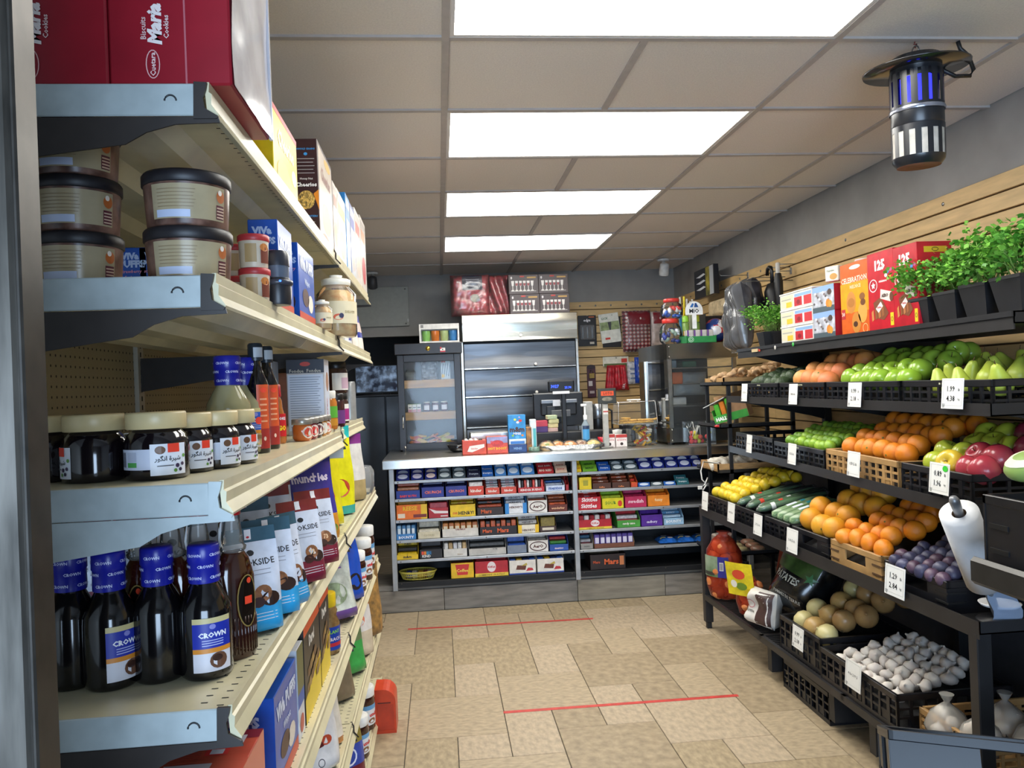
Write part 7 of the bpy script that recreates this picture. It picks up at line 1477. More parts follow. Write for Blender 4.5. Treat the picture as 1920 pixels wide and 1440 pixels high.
# ---- crates
BK = M('16161a', .38, var=.06, vs=20); TN = M('b08a58', .5, var=.06, vs=15)
_cr = {}
def crate_mesh(L, D, H, style):
    k = (round(L, 2), round(D, 2), round(H, 2), style)
    if k in _cr: return _cr[k]
    m = TN if 'tan' in style else BK; t = .008; out = []
    def wall(b, T, w):
        # local: x along the wall, z up; slotted wall
        b.box(-w/2, 0, H-.022, w/2, t*1.6, H, m, .002, T=T); b.box(-w/2, .001, 0, w/2, t, .018, m, T=T)
        if 'grip' in style:
            b.box(-w/2, .002, .018, -w*.2, t, H-.022, m, T=T); b.box(w*.2, .002, .018, w/2, t, H-.022, m, T=T); b.box(-w*.2, .002, .018, w*.2, t, H*.42, m, T=T)
            for s in (-1, 1): b.box(s*w*.42-.03, -.001, H*.3, s*w*.42+.03, .003, H*.36, M('5a4028', .6) if 'tan' in style else M('060607', .6), T=T); b.box(s*w*.42-.03, -.001, H*.6, s*w*.42+.03, .003, H*.66, M('5a4028', .6) if 'tan' in style else M('060607', .6), T=T)
        else:
            nb = max(3, int(w/.05))
            for i in range(nb+1):
                x = -w/2+w*i/nb; wd = .010 if i % 3 else .018; b.box(max(-w/2, x-wd/2), .0, .018, min(w/2, x+wd/2), t, H-.022, m, T=T)
            for z in (H*.34, H*.58): b.box(-w/2, .0015, z, w/2, t*.8, z+.008, m, T=T)
            for s in (-1, 0, 1): b.box(s*w*.33-.03, .003, .018, s*w*.33+.03, t*.8, H*.34, m, T=T)
            for s in range(3): b.box(-.02+s*.016, -.0006, H-.014, -.012+s*.016, .001, H-.008, M('c9c9a8', .6, var=0), T=T) if 'eye' in style else None
    for nm_, T, w in (('front_wall', Matrix.Translation((0, -D/2, 0)), L), ('back_wall', Matrix.Translation((0, D/2, 0)) @ Matrix.Rotation(pi, 4, 'Z'), L), ('side_wall', Matrix.Translation((-L/2, 0, 0)) @ Matrix.Rotation(-pi/2, 4, 'Z'), D), ('side_wall', Matrix.Translation((L/2, 0, 0)) @ Matrix.Rotation(pi/2, 4, 'Z'), D)):
        b = B(); wall(b, T, w); out.append((nm_, b.mesh('crate_wall')))
    b = B(); b.box(-L/2+t, -D/2+t, 0, L/2-t, D/2-t, .006, m); out.append(('floor', b.mesh('crate_floor')))
    _cr[k] = out; return out
def crate(loc, L, D, H, style, label, rz=-pi/2, rise=0., rot=None):
    t = E_('tan_crate' if 'tan' in style else 'black_crate', label, 'crate', loc, rz, 'plastic produce crates', rot=rot)
    for nm_, me in crate_mesh(L, D, H, style): O(nm_, me, t)
    if rise: O('riser', B().prism([(-D/2+.02, .007), (D/2-.012, .007), (D/2-.012, rise), (D/2-.10, rise)], 'x', -L/2+.012, L/2-.012, RKD), t)
    return t
# ---- produce prototypes
def orange_mesh(r, c, c2, flat=.94, dot='5a6a2a', bump=.18):
    b = B(); m = M(c, .38, h2=c2, vs=6, bump=bump, bs=900/ (r/.035) if False else 700); b.sphere((0, 0, 0), r, m, 18, 11, (1, 1, flat))
    b.lathe([(r*.02, r*flat*1.0), (r*.08, r*flat*.995), (r*.10, r*flat*.99)], M(dot, .7), 8, cap=False); b.lathe([(0, r*flat*1.004), (r*.05, r*flat*1.0)], M(dot, .7), 6, cap=False); return b.mesh('orange')
def apple_parts(r, c, c2):
    m = M(c, .25, h2=c2, vs=5, coat=.25)
    pr = [(0, -r*.72), (r*.2, -r*.82), (r*.45, -r*.84), (r*.75, -r*.62), (r*.95, -r*.2), (r*1.0, .15*r), (r*.93, r*.52), (r*.7, r*.8), (r*.4, r*.88), (r*.18, r*.76), (0, r*.6)]
    a = B().lathe(pr, m, 20, cap=False).mesh('apple'); s = B().tube([(0, 0, r*.6), (r*.05, 0, r*.85), (r*.14, 0, r*1.02)], r*.035, M('5a4424', .7), 5).mesh('stem'); return a, s
def pear_parts(r):
    m = M('a8bc3c', .35, h2='c2cc5a', vs=7)
    pr = [(0, -r*1.0), (r*.35, -r*1.02), (r*.8, -r*.75), (r*1.0, -r*.2), (r*.9, r*.3), (r*.62, r*.85), (r*.45, r*1.3), (r*.32, r*1.6), (r*.12, r*1.72), (0, r*1.7)]
    return B().lathe(pr, m, 18, cap=False).mesh('pear'), B().tube([(0, 0, r*1.68), (r*.08, 0, r*1.9), (r*.2, 0, r*2.1)], r*.04, M('6a5030', .7), 5).mesh('stem')
def lemon_mesh(r, c, c2, tip=.34):
    pr = [(0, -r*(1.15+tip*.4)), (r*.12, -r*(1.12+tip*.3)), (r*.22, -r*1.08), (r*.6, -r*.85), (r*.92, -r*.4), (r, 0), (r*.92, r*.4), (r*.6, r*.85), (r*.25, r*1.08), (r*.14, r*(1.12+tip*.5)), (0, r*(1.15+tip*.6))]
    return B().lathe(pr, M(c, .35, h2=c2, vs=7, bump=.15, bs=600), 16, cap=False).mesh('lemon')
def onion_mesh(r, c, c2):
    b = B(); m = M(c, .38, h2=c2, vs=5, aniso=(3, 3, .6), coat=.15)
    b.lathe([(0, -r*.86), (r*.15, -r*.88), (r*.5, -r*.78), (r*.9, -r*.35), (r, .1*r), (r*.85, r*.55), (r*.5, r*.85), (r*.2, r*.98), (r*.09, r*1.06), (r*.1, r*1.13), (0, r*1.14)], m, 18, cap=False)
    for k in range(6): b.tube([(r*.05*cos(k), r*.05*sin(k), -r*.86), (r*.14*cos(k), r*.14*sin(k), -r*1.0)], r*.015, M('8a7a5a', .9), 4)
    return b.mesh('onion')
def garlic_mesh(r):
    b = B(); m = M('efe9de', .5, h2='ddd0c8', vs=9, aniso=(3, 3, .7))
    n = 20; pr = [(0, -r*.7), (r*.3, -r*.72), (r*.8, -r*.5), (r*1.0, -r*.1), (r*.85, r*.3), (r*.5, r*.55), (r*.22, r*.7), (r*.13, r*.9), (r*.1, r*1.02), (0, r*1.03)]; v = []; f = []
    for rr, z in pr:
        for k in range(n): a = 2*pi*k/n; q = 1+.07*cos(a*6)*(1 if rr > r*.3 else 0); v.append((rr*q*cos(a), rr*q*sin(a), z))
    for i in range(len(pr)-1):
        for k in range(n): f.append((i*n+k, i*n+(k+1) % n, (i+1)*n+(k+1) % n, (i+1)*n+k))
    b.add(v, f, m, True); return b.mesh('garlic')
def avo_mesh(r):
    pr = [(0, -r*1.15), (r*.5, -r*1.05), (r*.9, -r*.6), (r, -.1*r), (r*.9, r*.45), (r*.62, r*1.0), (r*.35, r*1.35), (r*.12, r*1.48), (0, r*1.48)]
    return B().lathe(pr, M('2a3a26', .42, h2='46583a', vs=12, bump=.4, bs=160), 16, cap=False).mesh('avocado')
ROWN = ['front', 'second', 'third', 'fourth', 'fifth', 'sixth', 'seventh']
def pile(name, cat, group, desc, t, y0, y1, d0, z0, r, rows, slope, protos, rand=1., sp=2.02, dr=1.72, tilt=None, drop=.0, crest=99, skip=()):
    """a heap: rows from the aisle to the wall, each fruit an object; y0<y1 (near, far)"""
    out = []
    for i in range(rows):
        n = int((y1-y0-.0)/(sp*r)); off = ((i % 2)-.5)*r*.95
        n = max(1, n-int(drop*i)); span = (n-1)*sp*r; st = (y0+y1)/2-span/2+off
        for k in range(n):
            if (i, k) in skip: continue
            y = st+k*sp*r+random.uniform(-.22, .22)*r; dx = d0+r+i*dr*r+random.uniform(-.2, .2)*r; z = z0+r+min(i, crest)*slope*r+random.uniform(-.14, .14)*r
            p = tpos(t, y, dx); fromleft = n-1-k
            pr = protos[random.randrange(len(protos))] if not callable(protos) else protos(i, k, n)
            d_, me, parts = pr
            rot = (random.uniform(-tilt, tilt), random.uniform(-tilt, tilt), random.uniform(0, 6.28)) if tilt is not None else (random.uniform(0, 6.28), random.uniform(0, 6.28), random.uniform(0, 6.28))
            o = O(name, me, loc=(p.x, p.y, z), rot=rot, label='%s, %s row, %s from left' % ((d_ or desc), ROWN[i], ORD[fromleft]), cat=cat, group=group)
            for pn, pm in parts: O(pn, pm, o)
            out.append(o)
    return out
def crt(t, y0, y1, D, H, style, label, d0=.03, rise=0.):
    ym = (y0+y1)/2; p = tpos(t, ym, d0+D/2); L = y1-y0-.008
    return crate((p.x, p.y, TI[t][2]-.0318 if t in 'ABC' else TI[t][2]+.0005), L, D, H, style, label, -pi/2+tang(t), rise)
# tier A
crt('A', 3.62, 4.13, .34, .10, 'black eye', 'black crate of avocados at the far end of upper produce tier', rise=.06)
crt('A', 3.13, 3.61, .40, .10, 'black eye', 'black crate of pink grapefruit on upper produce tier', rise=.09)
crt('A', 2.56, 3.12, .42, .10, 'black eye', 'black crate of green apples on upper produce tier', rise=.09)
crt('A', 2.08, 2.55, .42, .10, 'black eye', 'black crate of pears at the near end of upper produce tier', rise=.03)
zA = TI['A'][2]
AV = avo_mesh(.034); pile('avocado', 'avocado', 'avocados in the crate', 'dark green avocado', 'A', 3.66, 4.08, .05, zA+.035, .036, 3, .55, [(None, AV, ())], sp=2.1)
GF = [(None, orange_mesh(.046, c, c2, .93), ()) for c, c2 in (('dd8a48', 'e0a05a'), ('da7a44', 'e09a58'), ('e09452', 'd6744a'))]
pile('grapefruit', 'grapefruit', 'grapefruit in the upper crate', 'pink orange grapefruit', 'A', 3.14, 3.60, .05, zA+.03, .046, 4, .78, GF, crest=2)
GA = [(None, a, (('stem', s),)) for a, s in [apple_parts(.042, c, c2) for c, c2 in (('94b83a', 'a8c850'), ('86b02c', 'a4c448'), ('9cc044', '86ac34'))]]
pile('green_apple', 'apple', 'green apples in the upper crate', 'shiny green apple', 'A', 2.58, 3.12, .05, zA+.03, .0425, 5, .66, GA, tilt=1.2, crest=3, skip=((4, 0),))
PE = [(None, a, (('stem', s),)) for a, s in [pear_parts(.036)]]
pile('pear', 'pear', 'pears in the upper crate', 'yellow green pear', 'A', 2.10, 2.53, .06, zA+.012, .038, 4, .42, PE, tilt=.45, sp=2.5, skip=((0, 1), (1, 0)))
# tier B
crt('B', 3.66, 4.24, .38, .11, 'black', 'empty looking black crate at the far end of middle produce tier')
crt('B', 3.07, 3.65, .42, .10, 'black eye', 'black crate of limes on middle produce tier', rise=.08)
crt('B', 2.48, 3.06, .42, .11, 'tan', 'tan crate of oranges on middle produce tier', rise=.12)
crt('B', 2.08, 2.47, .44, .11, 'black eye', 'black crate of mixed apples on middle produce tier', rise=.08)
zB = TI['B'][2]
LI = [(None, lemon_mesh(.025, c, c2, -.12), ()) for c, c2 in (('7fa832', '9cc03e'), ('6a9a2c', '8ab43a'), ('5a8a28', '86ac3c'))]
pile('lime', 'lime', 'limes in the black crate', 'green lime', 'B', 3.10, 3.62, .05, zB+.05, .0265, 6, .55, LI, crest=4)
ORG = [(None, orange_mesh(.039, c, c2, .95), ()) for c, c2 in (('e07f1c', 'e8902c'), ('db7618', 'e68a26'))]
pile('orange', 'orange', 'oranges in the middle tan crate', 'bright orange', 'B', 2.50, 3.04, .05, zB+.055, .0395, 5, .72, ORG, crest=3)
RA = [('red apple with pink streaks', *x) for x in [(a, (('stem', s),)) for a, s in [apple_parts(.044, '9c2436', 'c05058')]]]; YG = [('yellow green apple', *x) for x in [(a, (('stem', s),)) for a, s in [apple_parts(.042, 'a8b832', 'bcc448')]]]; DR = [('dark red apple', *x) for x in [(a, (('stem', s),)) for a, s in [apple_parts(.044, '6c1c30', '8a2c3c')]]]
YA = [('yellow apple', *x) for x in [(a, (('stem', s),)) for a, s in [apple_parts(.043, 'd8b832', 'e0c04a')]]]
def mixed(i, k, n):
    left = (n-1-k)/max(1, n-1)
    if i == 0: return YG[0] if left < .3 else (YA[0] if left < .45 else RA[0])
    return (YG if (left < .6 or (i+k) % 3 == 0) else (DR if i > 1 else RA))[0]
pile('apple', 'apple', 'mixed apples in the middle crate', 'apple', 'B', 2.09, 2.46, .05, zB+.04, .043, 5, .62, mixed, tilt=1.2, crest=3)
# tier C
zC = TI['C'][2]
crt('C', 3.89, 4.26, .44, .10, 'black', 'black crate of lemons at the far end of lower produce tier', rise=.14)
crt('C', 3.52, 3.88, .46, .10, 'black', 'black crate of wrapped cucumbers on lower produce tier', rise=.08)
crt('C', 3.25, 3.51, .46, .10, 'black', 'narrow black crate of bagged greens on lower produce tier', rise=.08)
crt('C', 2.93, 3.24, .46, .10, 'black grip', 'black crate of large yellow oranges on lower produce tier', rise=.16)
crt('C', 2.575, 2.92, .46, .105, 'tan grip', 'tan crate of mandarins on lower produce tier', rise=.16)
crt('C', 2.235, 2.565, .42, .10, 'black grip', 'black crate of plums at the near end of lower produce tier', rise=.07)
LE = [(None, lemon_mesh(.030, c, c2), ()) for c, c2 in (('e2be22', 'ecd03c'), ('dab41c', 'e6c832'))]
pile('lemon', 'lemon', 'lemons in the black crate', 'yellow lemon', 'C', 3.91, 4.25, .05, zC+.05, .0315, 7, .62, LE, crest=5)
BO = [(None, orange_mesh(.048, c, c2, .97), ()) for c, c2 in (('e09a24', 'e6a834'), ('dc9020', 'e6a22c'))]
pile('large_orange', 'orange', 'large oranges in the black crate', 'large yellow orange', 'C', 2.93, 3.24, .03, zC+.05, .0485, 5, .80, BO, crest=4)
MA = [(None, orange_mesh(.0375, c, c2, .86), ()) for c, c2 in (('e6821a', 'ee9428'), ('e27a14', 'ea8a20'))]
pile('mandarin', 'mandarin', 'mandarins in the tan crate', 'glossy mandarin', 'C', 2.585, 2.915, .02, zC+.055, .0375, 7, .66, MA, sp=2.0, crest=5)
PLM = [(None, lemon_mesh(.0235, c, c2, -.05), ()) for c, c2 in (('2e2c44', '5a5a78'), ('40283a', '6a5468'), ('34344c', '767690'))]
pile('plum', 'plum', 'plums in the black crate', 'dusty dark plum', 'C', 2.25, 2.555, .02, zC+.045, .0245, 7, .42, PLM, crest=6)
CUK = M('2f5a34', .3, h2='4a7a44', vs=10, coat=.4)
for i in range(8):
    y = 3.56+.037*i+.003*(i % 2); p = tpos('C', y, .03+.02*(i % 3)); t = E_('cucumber', 'long wrapped green cucumber on the lower tier, %s from the near side' % ORD[i], 'cucumber', (p.x, p.y, zC+.085), rot=(0, rad(-12), rad(-6+3*(i % 4))), group='wrapped cucumbers')
    b = B(); b.lathe([(0, 0), (.012, .006), (.0165, .03), (.017, .28), (.012, .325), (0, .33)], CUK, 12, T=Matrix.Rotation(rad(90), 4, 'Y')); O('cucumber', b, t)
    O('film', B().lathe([(.004, -.012), (.014, .004), (.0178, .03), (.0182, .28), (.013, .335), (.004, .345)], FILM, 12, T=Matrix.Rotation(rad(90), 4, 'Y')), t)
    O('tape', B().lathe([(.0186, .06+.04*(i % 3)), (.0186, .08+.04*(i % 3))], M('c8402c' if i % 2 else 'd8d8d4', .4), 12, T=Matrix.Rotation(rad(90), 4, 'Y')), t)
for i in range(4):
    y = 3.29+.058*i; p = tpos('C', y, .05); t = E_('greens_bag', 'slim bag of pale greens in the narrow crate, %s from the near side' % ORD[i], 'bag', (p.x, p.y, zC+.07), rot=(0, rad(-16), 0), group='bagged greens')
    b = B(); b.lathe([(0, 0), (.02, .01), (.025, .05), (.025, .2), (.018, .25), (.004, .27)], M('9fb08a', .35, h2='4a7a48', vs=40, aniso=(.3, 3, 3), coat=.5), 12, T=Matrix.Rotation(rad(90), 4, 'Y'), sy=1.0); O('greens', b, t)
    O('label', B().flat(lambda u, v, e=0: (v, u*.02, (.0252)*(1-(u*.5)**2)+e), -.7, .08, .7, .13, M('d8e0e8', .4, var=0), 4, 1).flat(lambda u, v, e=0: (v, u*.02, (.0252)*(1-(u*.5)**2)+e), -.7, .15, .7, .17, M('2a8a9a', .4, var=0), 4, 1), t)
# tier D
zD = TI['D'][2]
crt('D', 2.995, 3.36, .42, .145, 'black', 'black crate of large onions on the bottom wire tier', d0=.02, rise=.12)
crt('D', 2.47, 2.985, .42, .125, 'black', 'black crate of garlic on the bottom wire tier', d0=.01, rise=.10)
crt('D', 2.125, 2.445, .5, .10, 'tan', 'tan crate of netted garlic at the near end of the bottom tier', d0=.065)
ONI = [('pale yellow onion', onion_mesh(.047, 'c8b878', 'd8cc94'), ()), ('golden brown onion', onion_mesh(.049, 'b08a50', 'caa868'), ()), ('brown onion', onion_mesh(.048, '9a7448', 'b8925c'), ())]
pile('onion', 'onion', 'onions in the bottom crate', 'onion', 'D', 3.0, 3.36, .04, zD+.085, .0495, 5, .72, ONI, tilt=1.4, crest=4)
GA_ = [(None, garlic_mesh(.026), ()), (None, garlic_mesh(.029), ())]
pile('garlic_bulb', 'garlic', 'garlic bulbs in the black crate', 'white garlic bulb', 'D', 2.50, 2.96, .03, zD+.07, .0285, 7, .35, GA_, tilt=1.3, sp=2.05)
# netted garlic in the tan crate
NET = GLASS('f2efe8', .3, .2)
for i, (y, d, lab) in enumerate(((2.33, .09, 'netted garlic bag with black and red label at the tan crate front'), (2.22, .12, 'netted garlic bag behind the rack leg in the tan crate'), (2.17, .26, 'netted garlic bag at the back right of the tan crate'), (2.31, .27, 'netted garlic bag at the back left of the tan crate'))):
    p = tpos('D', y, d); t = E_('garlic_net', lab, 'garlic bag', (p.x, p.y, zD+.05), rot=(0, 0, i*1.1), group='netted garlic')
    for k, (u, v, z) in enumerate(((-.03, 0, .02), (.03, .01, .02), (0, -.028, .045), (.0, .02, .06))): O('bulb', GA_[k % 2][1], t, (u, v, z), rot=(k, k*.7, k))
    O('net', B().lathe([(.02, -.005), (.06, .0), (.068, .03), (.05, .07), (.02, .095), (.008, .105), (.022, .13)], NET, 14), t)
    if i < 2: O('label', B().box(-.03, -.071, .01, .03, -.069, .045, M('1b1b20', .4)).box(-.03, -.0715, .03, .03, -.0712, .04, M('e8402c', .4, var=0)), t)
# bags standing on the wire tier
def veg_bag(X, y, w, h, m, label, parts, rz=-1.2):
    t = E_('produce_bag', label, 'produce bag', (X, y, zD+.0006), rz)
    parts(t, w, h); return t
def onion_net(cols):
    def f(t, w, h):
        om = onion_mesh(.037, 'c8713c', 'd88a50'); n = 0
        for lv in range(5):
            k = (3, 4, 4, 4, 3)[lv]
            for j in range(k):
                a = 2*pi*j/k+lv*.7; rr = w*(.24, .34, .34, .30, .2)[lv]
                O('onion', om, t, (rr*cos(a), rr*.7*sin(a), .04+lv*h*.165), rot=(a, lv, j))
        O('net', B().lathe([(w*.12, .0), (w*.42, .02), (w*.5, h*.2), (w*.52, h*.5), (w*.48, h*.72), (w*.3, h*.88), (w*.12, h*.96), (w*.2, h)], GLASS('d8442a', .30, .3), 22, sy=.75), t)
        q = B(); fn = CYL(w*.525, 0, 1, .76); q.flat(fn, -w*.55, h*.36, w*.0, h*.66, M('4a6a3a', .4, h2='a8b8a0', vs=9), 8, 1, e=.001); q.flat(fn, .0, h*.36, w*.3, h*.66, M('2c2c8c', .4), 5, 1, e=.001); q.flat(fn, w*.05, h*.46, w*.16, h*.58, mm('e6e4ea'), 2, 1, e=.002)
        for k in range(5): q.flat(fn, w*.06+k*w*.018, h*.47, w*.07+k*w*.018, h*.57, mm('30303a'), 1, 1, e=.0026)
        q.flat(fn, -w*.5, h*.38, -w*.1, h*.43, mm('3a3a34'), 4, 1, e=.002); O('label', q, t)
    return f
p = tpos('D', 4.13, .075); veg_bag(p.x, p.y, .2, .37, None, 'red net bag of onions with green and blue label at the rack end', onion_net(1), -.8)
p = tpos('D', 3.84, .38); t = E_('produce_bag', 'dark orange net bag standing behind the black potato bag', 'produce bag', (p.x, p.y, zD+.0006), -1.0)
b = B(); b.lathe([(.08, 0), (.13, .05), (.14, .2), (.12, .3), (.05, .38), (.02, .40)], M('a8401e', .6, h2='7a2c14', vs=60, bump=.5, bs=250), 22, sy=.8); O('net', b, t)
p = tpos('D', 3.80, .07)
t = E_('produce_bag', 'small orange net of onions with yellow label in front of the rack', 'produce bag', (p.x, p.y, zD+.0006), -.9)
om = onion_mesh(.026, 'd0703a', 'dc8a50')
for k in range(9): a = k*2.4; O('onion', om, t, (.045*cos(a)*(k % 3)*.5, .04*sin(a)*(k % 3)*.5, .03+.016*k), rot=(k, k, k))
O('net', B().lathe([(.012, .0), (.05, .02), (.065, .08), (.06, .16), (.03, .2)], GLASS('d8442a', .3, .3), 16), t)
q = B(); T = Matrix.Translation((.0, -.02, .13)) @ Matrix.Rotation(rad(10), 4, 'X'); fn = lambda u, v, e=0: tuple(T @ Vector((u, -.045-e-.01*cos(u*14), v)))
q.flat(fn, -.07, 0, .075, .17, M('e2cc22', .3, var=.08), 6, 4); q.ell(fn, .0, .11, .035, .025, mm('d84a2c'), 12, e=.002); q.ell(fn, .01, .05, .03, .02, mm('6a8a2a'), 12, e=.002); q.ell(fn, -.03, .06, .018, .02, mm('e8e4d8'), 10, e=.003); O('label', q, t)
p = tpos('D', 3.56, .17); t = E_('produce_bag', 'black bag of potatoes with green picture leaning on the bottom tier', 'produce bag', (p.x, p.y, zD+.075), rot=(rad(-22), rad(14), rad(-70)))
b = B(); fn = lump(b, .30, .34, .22, M('121314', .22, var=.2, vs=12, coat=.5), 4, .3, 9, 16, pw=3); b.sm = [True]*len(b.sm); O('bag', b, t)
q = B(); g = lambda u, v, e=0: (u, fn(u, v)[1]-.002-e, v); q.flat(g, -.13, .19, .12, .31, M('4a6a34', .3, h2='1c2c1a', vs=16), 10, 6); q.text(g, 'PATATES', -.02, .16, .17, .035, mm('c8ccc0'), .03, e=.002); q.text(g, 'POMMES DE TERRE', .02, .08, .16, .015, mm('a8a8a0'), .02, e=.002)
st = [(.03*(1 if k % 2 == 0 else .42)*cos(pi/2+k*pi/5), .03*(1 if k % 2 == 0 else .42)*sin(pi/2+k*pi/5)) for k in range(10)]; q.poly([g(.10+a, .20+c, .004) for a, c in st], mm('3a7a4a')); O('print', q, t)
p = tpos('D', 3.60, .05); t = E_('produce_bag', 'crumpled white and brown paper bag at the foot of the black bag', 'produce bag', (p.x, p.y, zD+.015), rot=(rad(-8), rad(0), rad(-75)))
b = B(); fn = lump(b, .17, .17, .12, M('dcd8d0', .5, var=.06, vs=12), 8, .6, 16, 14, pw=5); O('bag', b, t)
q = B(); g = lambda u, v, e=0: (u, fn(u, v)[1]-.002-e, v); q.flat(g, .015, .0, .083, .165, M('4a3430', .45, var=.1), 5, 10); q.ell(g, -.03, .1, .02, .02, mm('b8545a'), 10, ring=.003, e=.002); q.text(g, 'Ferme', -.03, .07, .06, .02, mm('6a6a64'), .01, e=.002); O('print', q, t)
# ---- price signs
def sign(t, px, py, wpx, lines, label, dz, sticker=None, h=.092):
    y = 3.0
    for _ in range(25): y = onx(tx(t, y)-.012, px, py).y
    p = onx(tx(t, y)-.012, px, py); w = wpx*1.32
    tt = E_('price_sign', label, 'price sign', (p.x, p.y, p.z-h/2), rot=(rad(-5), 0, -pi/2+tang(t)), group='white price signs')
    b = B(); b.box(-w/2, 0, 0, w/2, .0012, h, M('f2f2ee', .5, var=.01)); fn = FR(0); I = mm('1c1c1e')
    for u0, v0, u1, v1 in ((-w*.42, h*.1, w*.44, h*.106), (-w*.42, h*.93, w*.44, h*.936), (-w*.42, h*.1, -w*.41, h*.936), (w*.432, h*.1, w*.44, h*.936)): b.flat(fn, u0, v0, u1, v1, mm('8a8a88'))
    for k in range(3): b.flat(fn, -w*.45, h*(.07+.035*k), -w*.33+.01*w*k, h*(.083+.035*k), mm('4a4a4a'), e=.0006)
    b.flat(fn, -w*.42, h*.03, -w*.4, h*.06, mm('4a4a4a'), e=.0006); b.flat(fn, -w*.37, h*.03, -w*.35, h*.06, mm('4a4a4a'), e=.0006)
    if len(lines) == 2:
        for k, (n_, un) in enumerate(lines): b.text(fn, n_, -w*.06, h*(.66-.32*k), w*.5, h*.19, I, .012); b.text(fn, un, w*.31, h*(.63-.32*k), w*.14, h*.1, I, .005)
    else: b.text(fn, lines[0], 0, h*.5, w*.6, h*.14, I, .008)
    if sticker: b.ell(fn, w*.3, h*.84, w*.13, h*.1, mm(sticker), 16, e=.001)
    O('card', b, tt); O('clip', B().box(-.012, .0012, h-.016, .012, .012, h-.006, M('c9cccc', .3)), tt)
L2 = lambda a, b_: [(a, 'lb'), (b_, 'kg')]
sign('A', 1394, 736, .062, ['1.25 $ ch.'], 'small price sign below the avocados', 0)
sign('A', 1485, 739, .068, ['1.00 $ ch.'], 'small price sign below the grapefruit', 0)
sign('A', 1600, 740, .076, L2('0.99', '2.18'), 'price sign reading 0.99 and 2.18 below the green apples', 0)
sign('A', 1783, 738, .080, L2('1.99', '4.38'), 'price sign reading 1.99 and 4.38 below the pears', 0)
sign('B', 1403, 832, .062, ['4 for 1.00 $'], 'small price sign on the empty looking crate', 0)
sign('B', 1483, 851, .07, ['0.50 $ ch.'], 'small price sign below the limes', 0)
sign('B', 1598, 870, .074, ['0.50 $ ch.'], 'price sign on the tan crate of oranges', 0)
sign('B', 1758, 897, .078, L2('0.89', '1.96'), 'price sign with green sticker below the mixed apples', 0, '3fcc3a')
sign('C', 1320, 939, .066, ['4 for 2.00 $'], 'small price sign below the lemons', 0, h=.1)
sign('C', 1369, 961, .066, ['1.00 $ ch.'], 'small price sign below the cucumbers', 0, h=.098)
sign('C', 1419, 984, .068, ['2.75 $ ch.'], 'small price sign below the bagged greens', 0, h=.095)
sign('C', 1483, 1014, .074, ['1.00 $ ch.'], 'price sign below the large yellow oranges', 0, h=.1)
sign('C', 1675, 1090, .082, L2('1.29', '2.84'), 'price sign reading 1.29 below the plums', 0, h=.1)
sign('D', 1494, 1196, .072, L2('0.99', '2.18'), 'price sign reading 0.99 on the onion crate', 0, h=.09)
sign('D', 1597, 1266, .078, ['4 for 2.99 $'], 'price sign on the black garlic crate', 0, h=.1)
# ---- top shelf goods
zT = TI['top'][2]+.0008
def tcar(name, label, pa, pb, ptop, d, m, face, side=None, cat='box', group=None, dx=.03, h=None, zz=None):
    def yy(px):
        lo, hi = .5, 9
        for _ in range(40):
            mid = (lo+hi)/2; x = tx('top', mid)+dx
            if proj((x, mid, 1.6))[0] > px: lo = mid
            else: hi = mid
        return lo
    ya, yb = yy(pa), yy(pb); w = ya-yb; ym = (ya+yb)/2; x = tx('top', ym)+dx; z = zT if zz is None else zz
    if h is None: h = onx(x, (pa+pb)/2, ptop).z-z
    b = B(); b.box(-w/2, -d/2, 0, w/2, d/2, h, m if not isinstance(m, str) else M(m, .3), .0015)
    if face: face(b, FR(-d/2), w, h)
    if side: side(b, lambda u, v, e=0: (w/2+e, u, v), d, h)
    o = O(name, b, loc=(x+d/2, ym, z), rz=-pi/2, label=label, cat=cat, group=group); return o, x, ym, w, h
def celeb(b, fn, w, h):
    b.flat(fn, -w*.5, h*.3, w*.5, h*.72, M('eca01e', .3, var=.04)); b.text(fn, 'CELEBRATION', 0, h*.76, w*.92, h*.13, mm('f6e6d0'), .02); b.text(fn, 'MIELNICE', .05*w, h*.66, w*.4, h*.05, mm('f6dcae'), .02); b.ell(fn, .05*w, h*.93, w*.2, h*.03, mm('f6e0d0'), 14)
    for u, v, r, c in ((-.12, .44, .17, 'c8843a'), (-.12, .44, .13, 'b0702c'), (.28, .5, .1, '8a5428'), (.3, .42, .09, '6a3a1c'), (.28, .28, .16, 'd8a04a'), (.05, .15, .16, 'c88434'), (.02, .13, .08, '4a2816')): b.ell(fn, w*u, h*v, w*r, w*r*(1.25 if r > .14 else .7), mm(c), 16, e=.0005+.001*(.2-r))
    b.flat(fn, -w*.48, h*.22, -w*.34, h*.36, mm('b8242c'), e=.001); b.text(fn, '30', -w*.41, h*.29, w*.1, h*.08, mm('f0e0d8'), .02, e=.0014); b.ell(fn, w*.36, h*.06, w*.09, w*.09, mm('f0c890'), 12, ring=.003, e=.001)
tcar('cookie_carton', 'tall orange carton of celebration biscuits on the top rack shelf', 1580, 1629, 490, .09, 'd8601e', celeb)
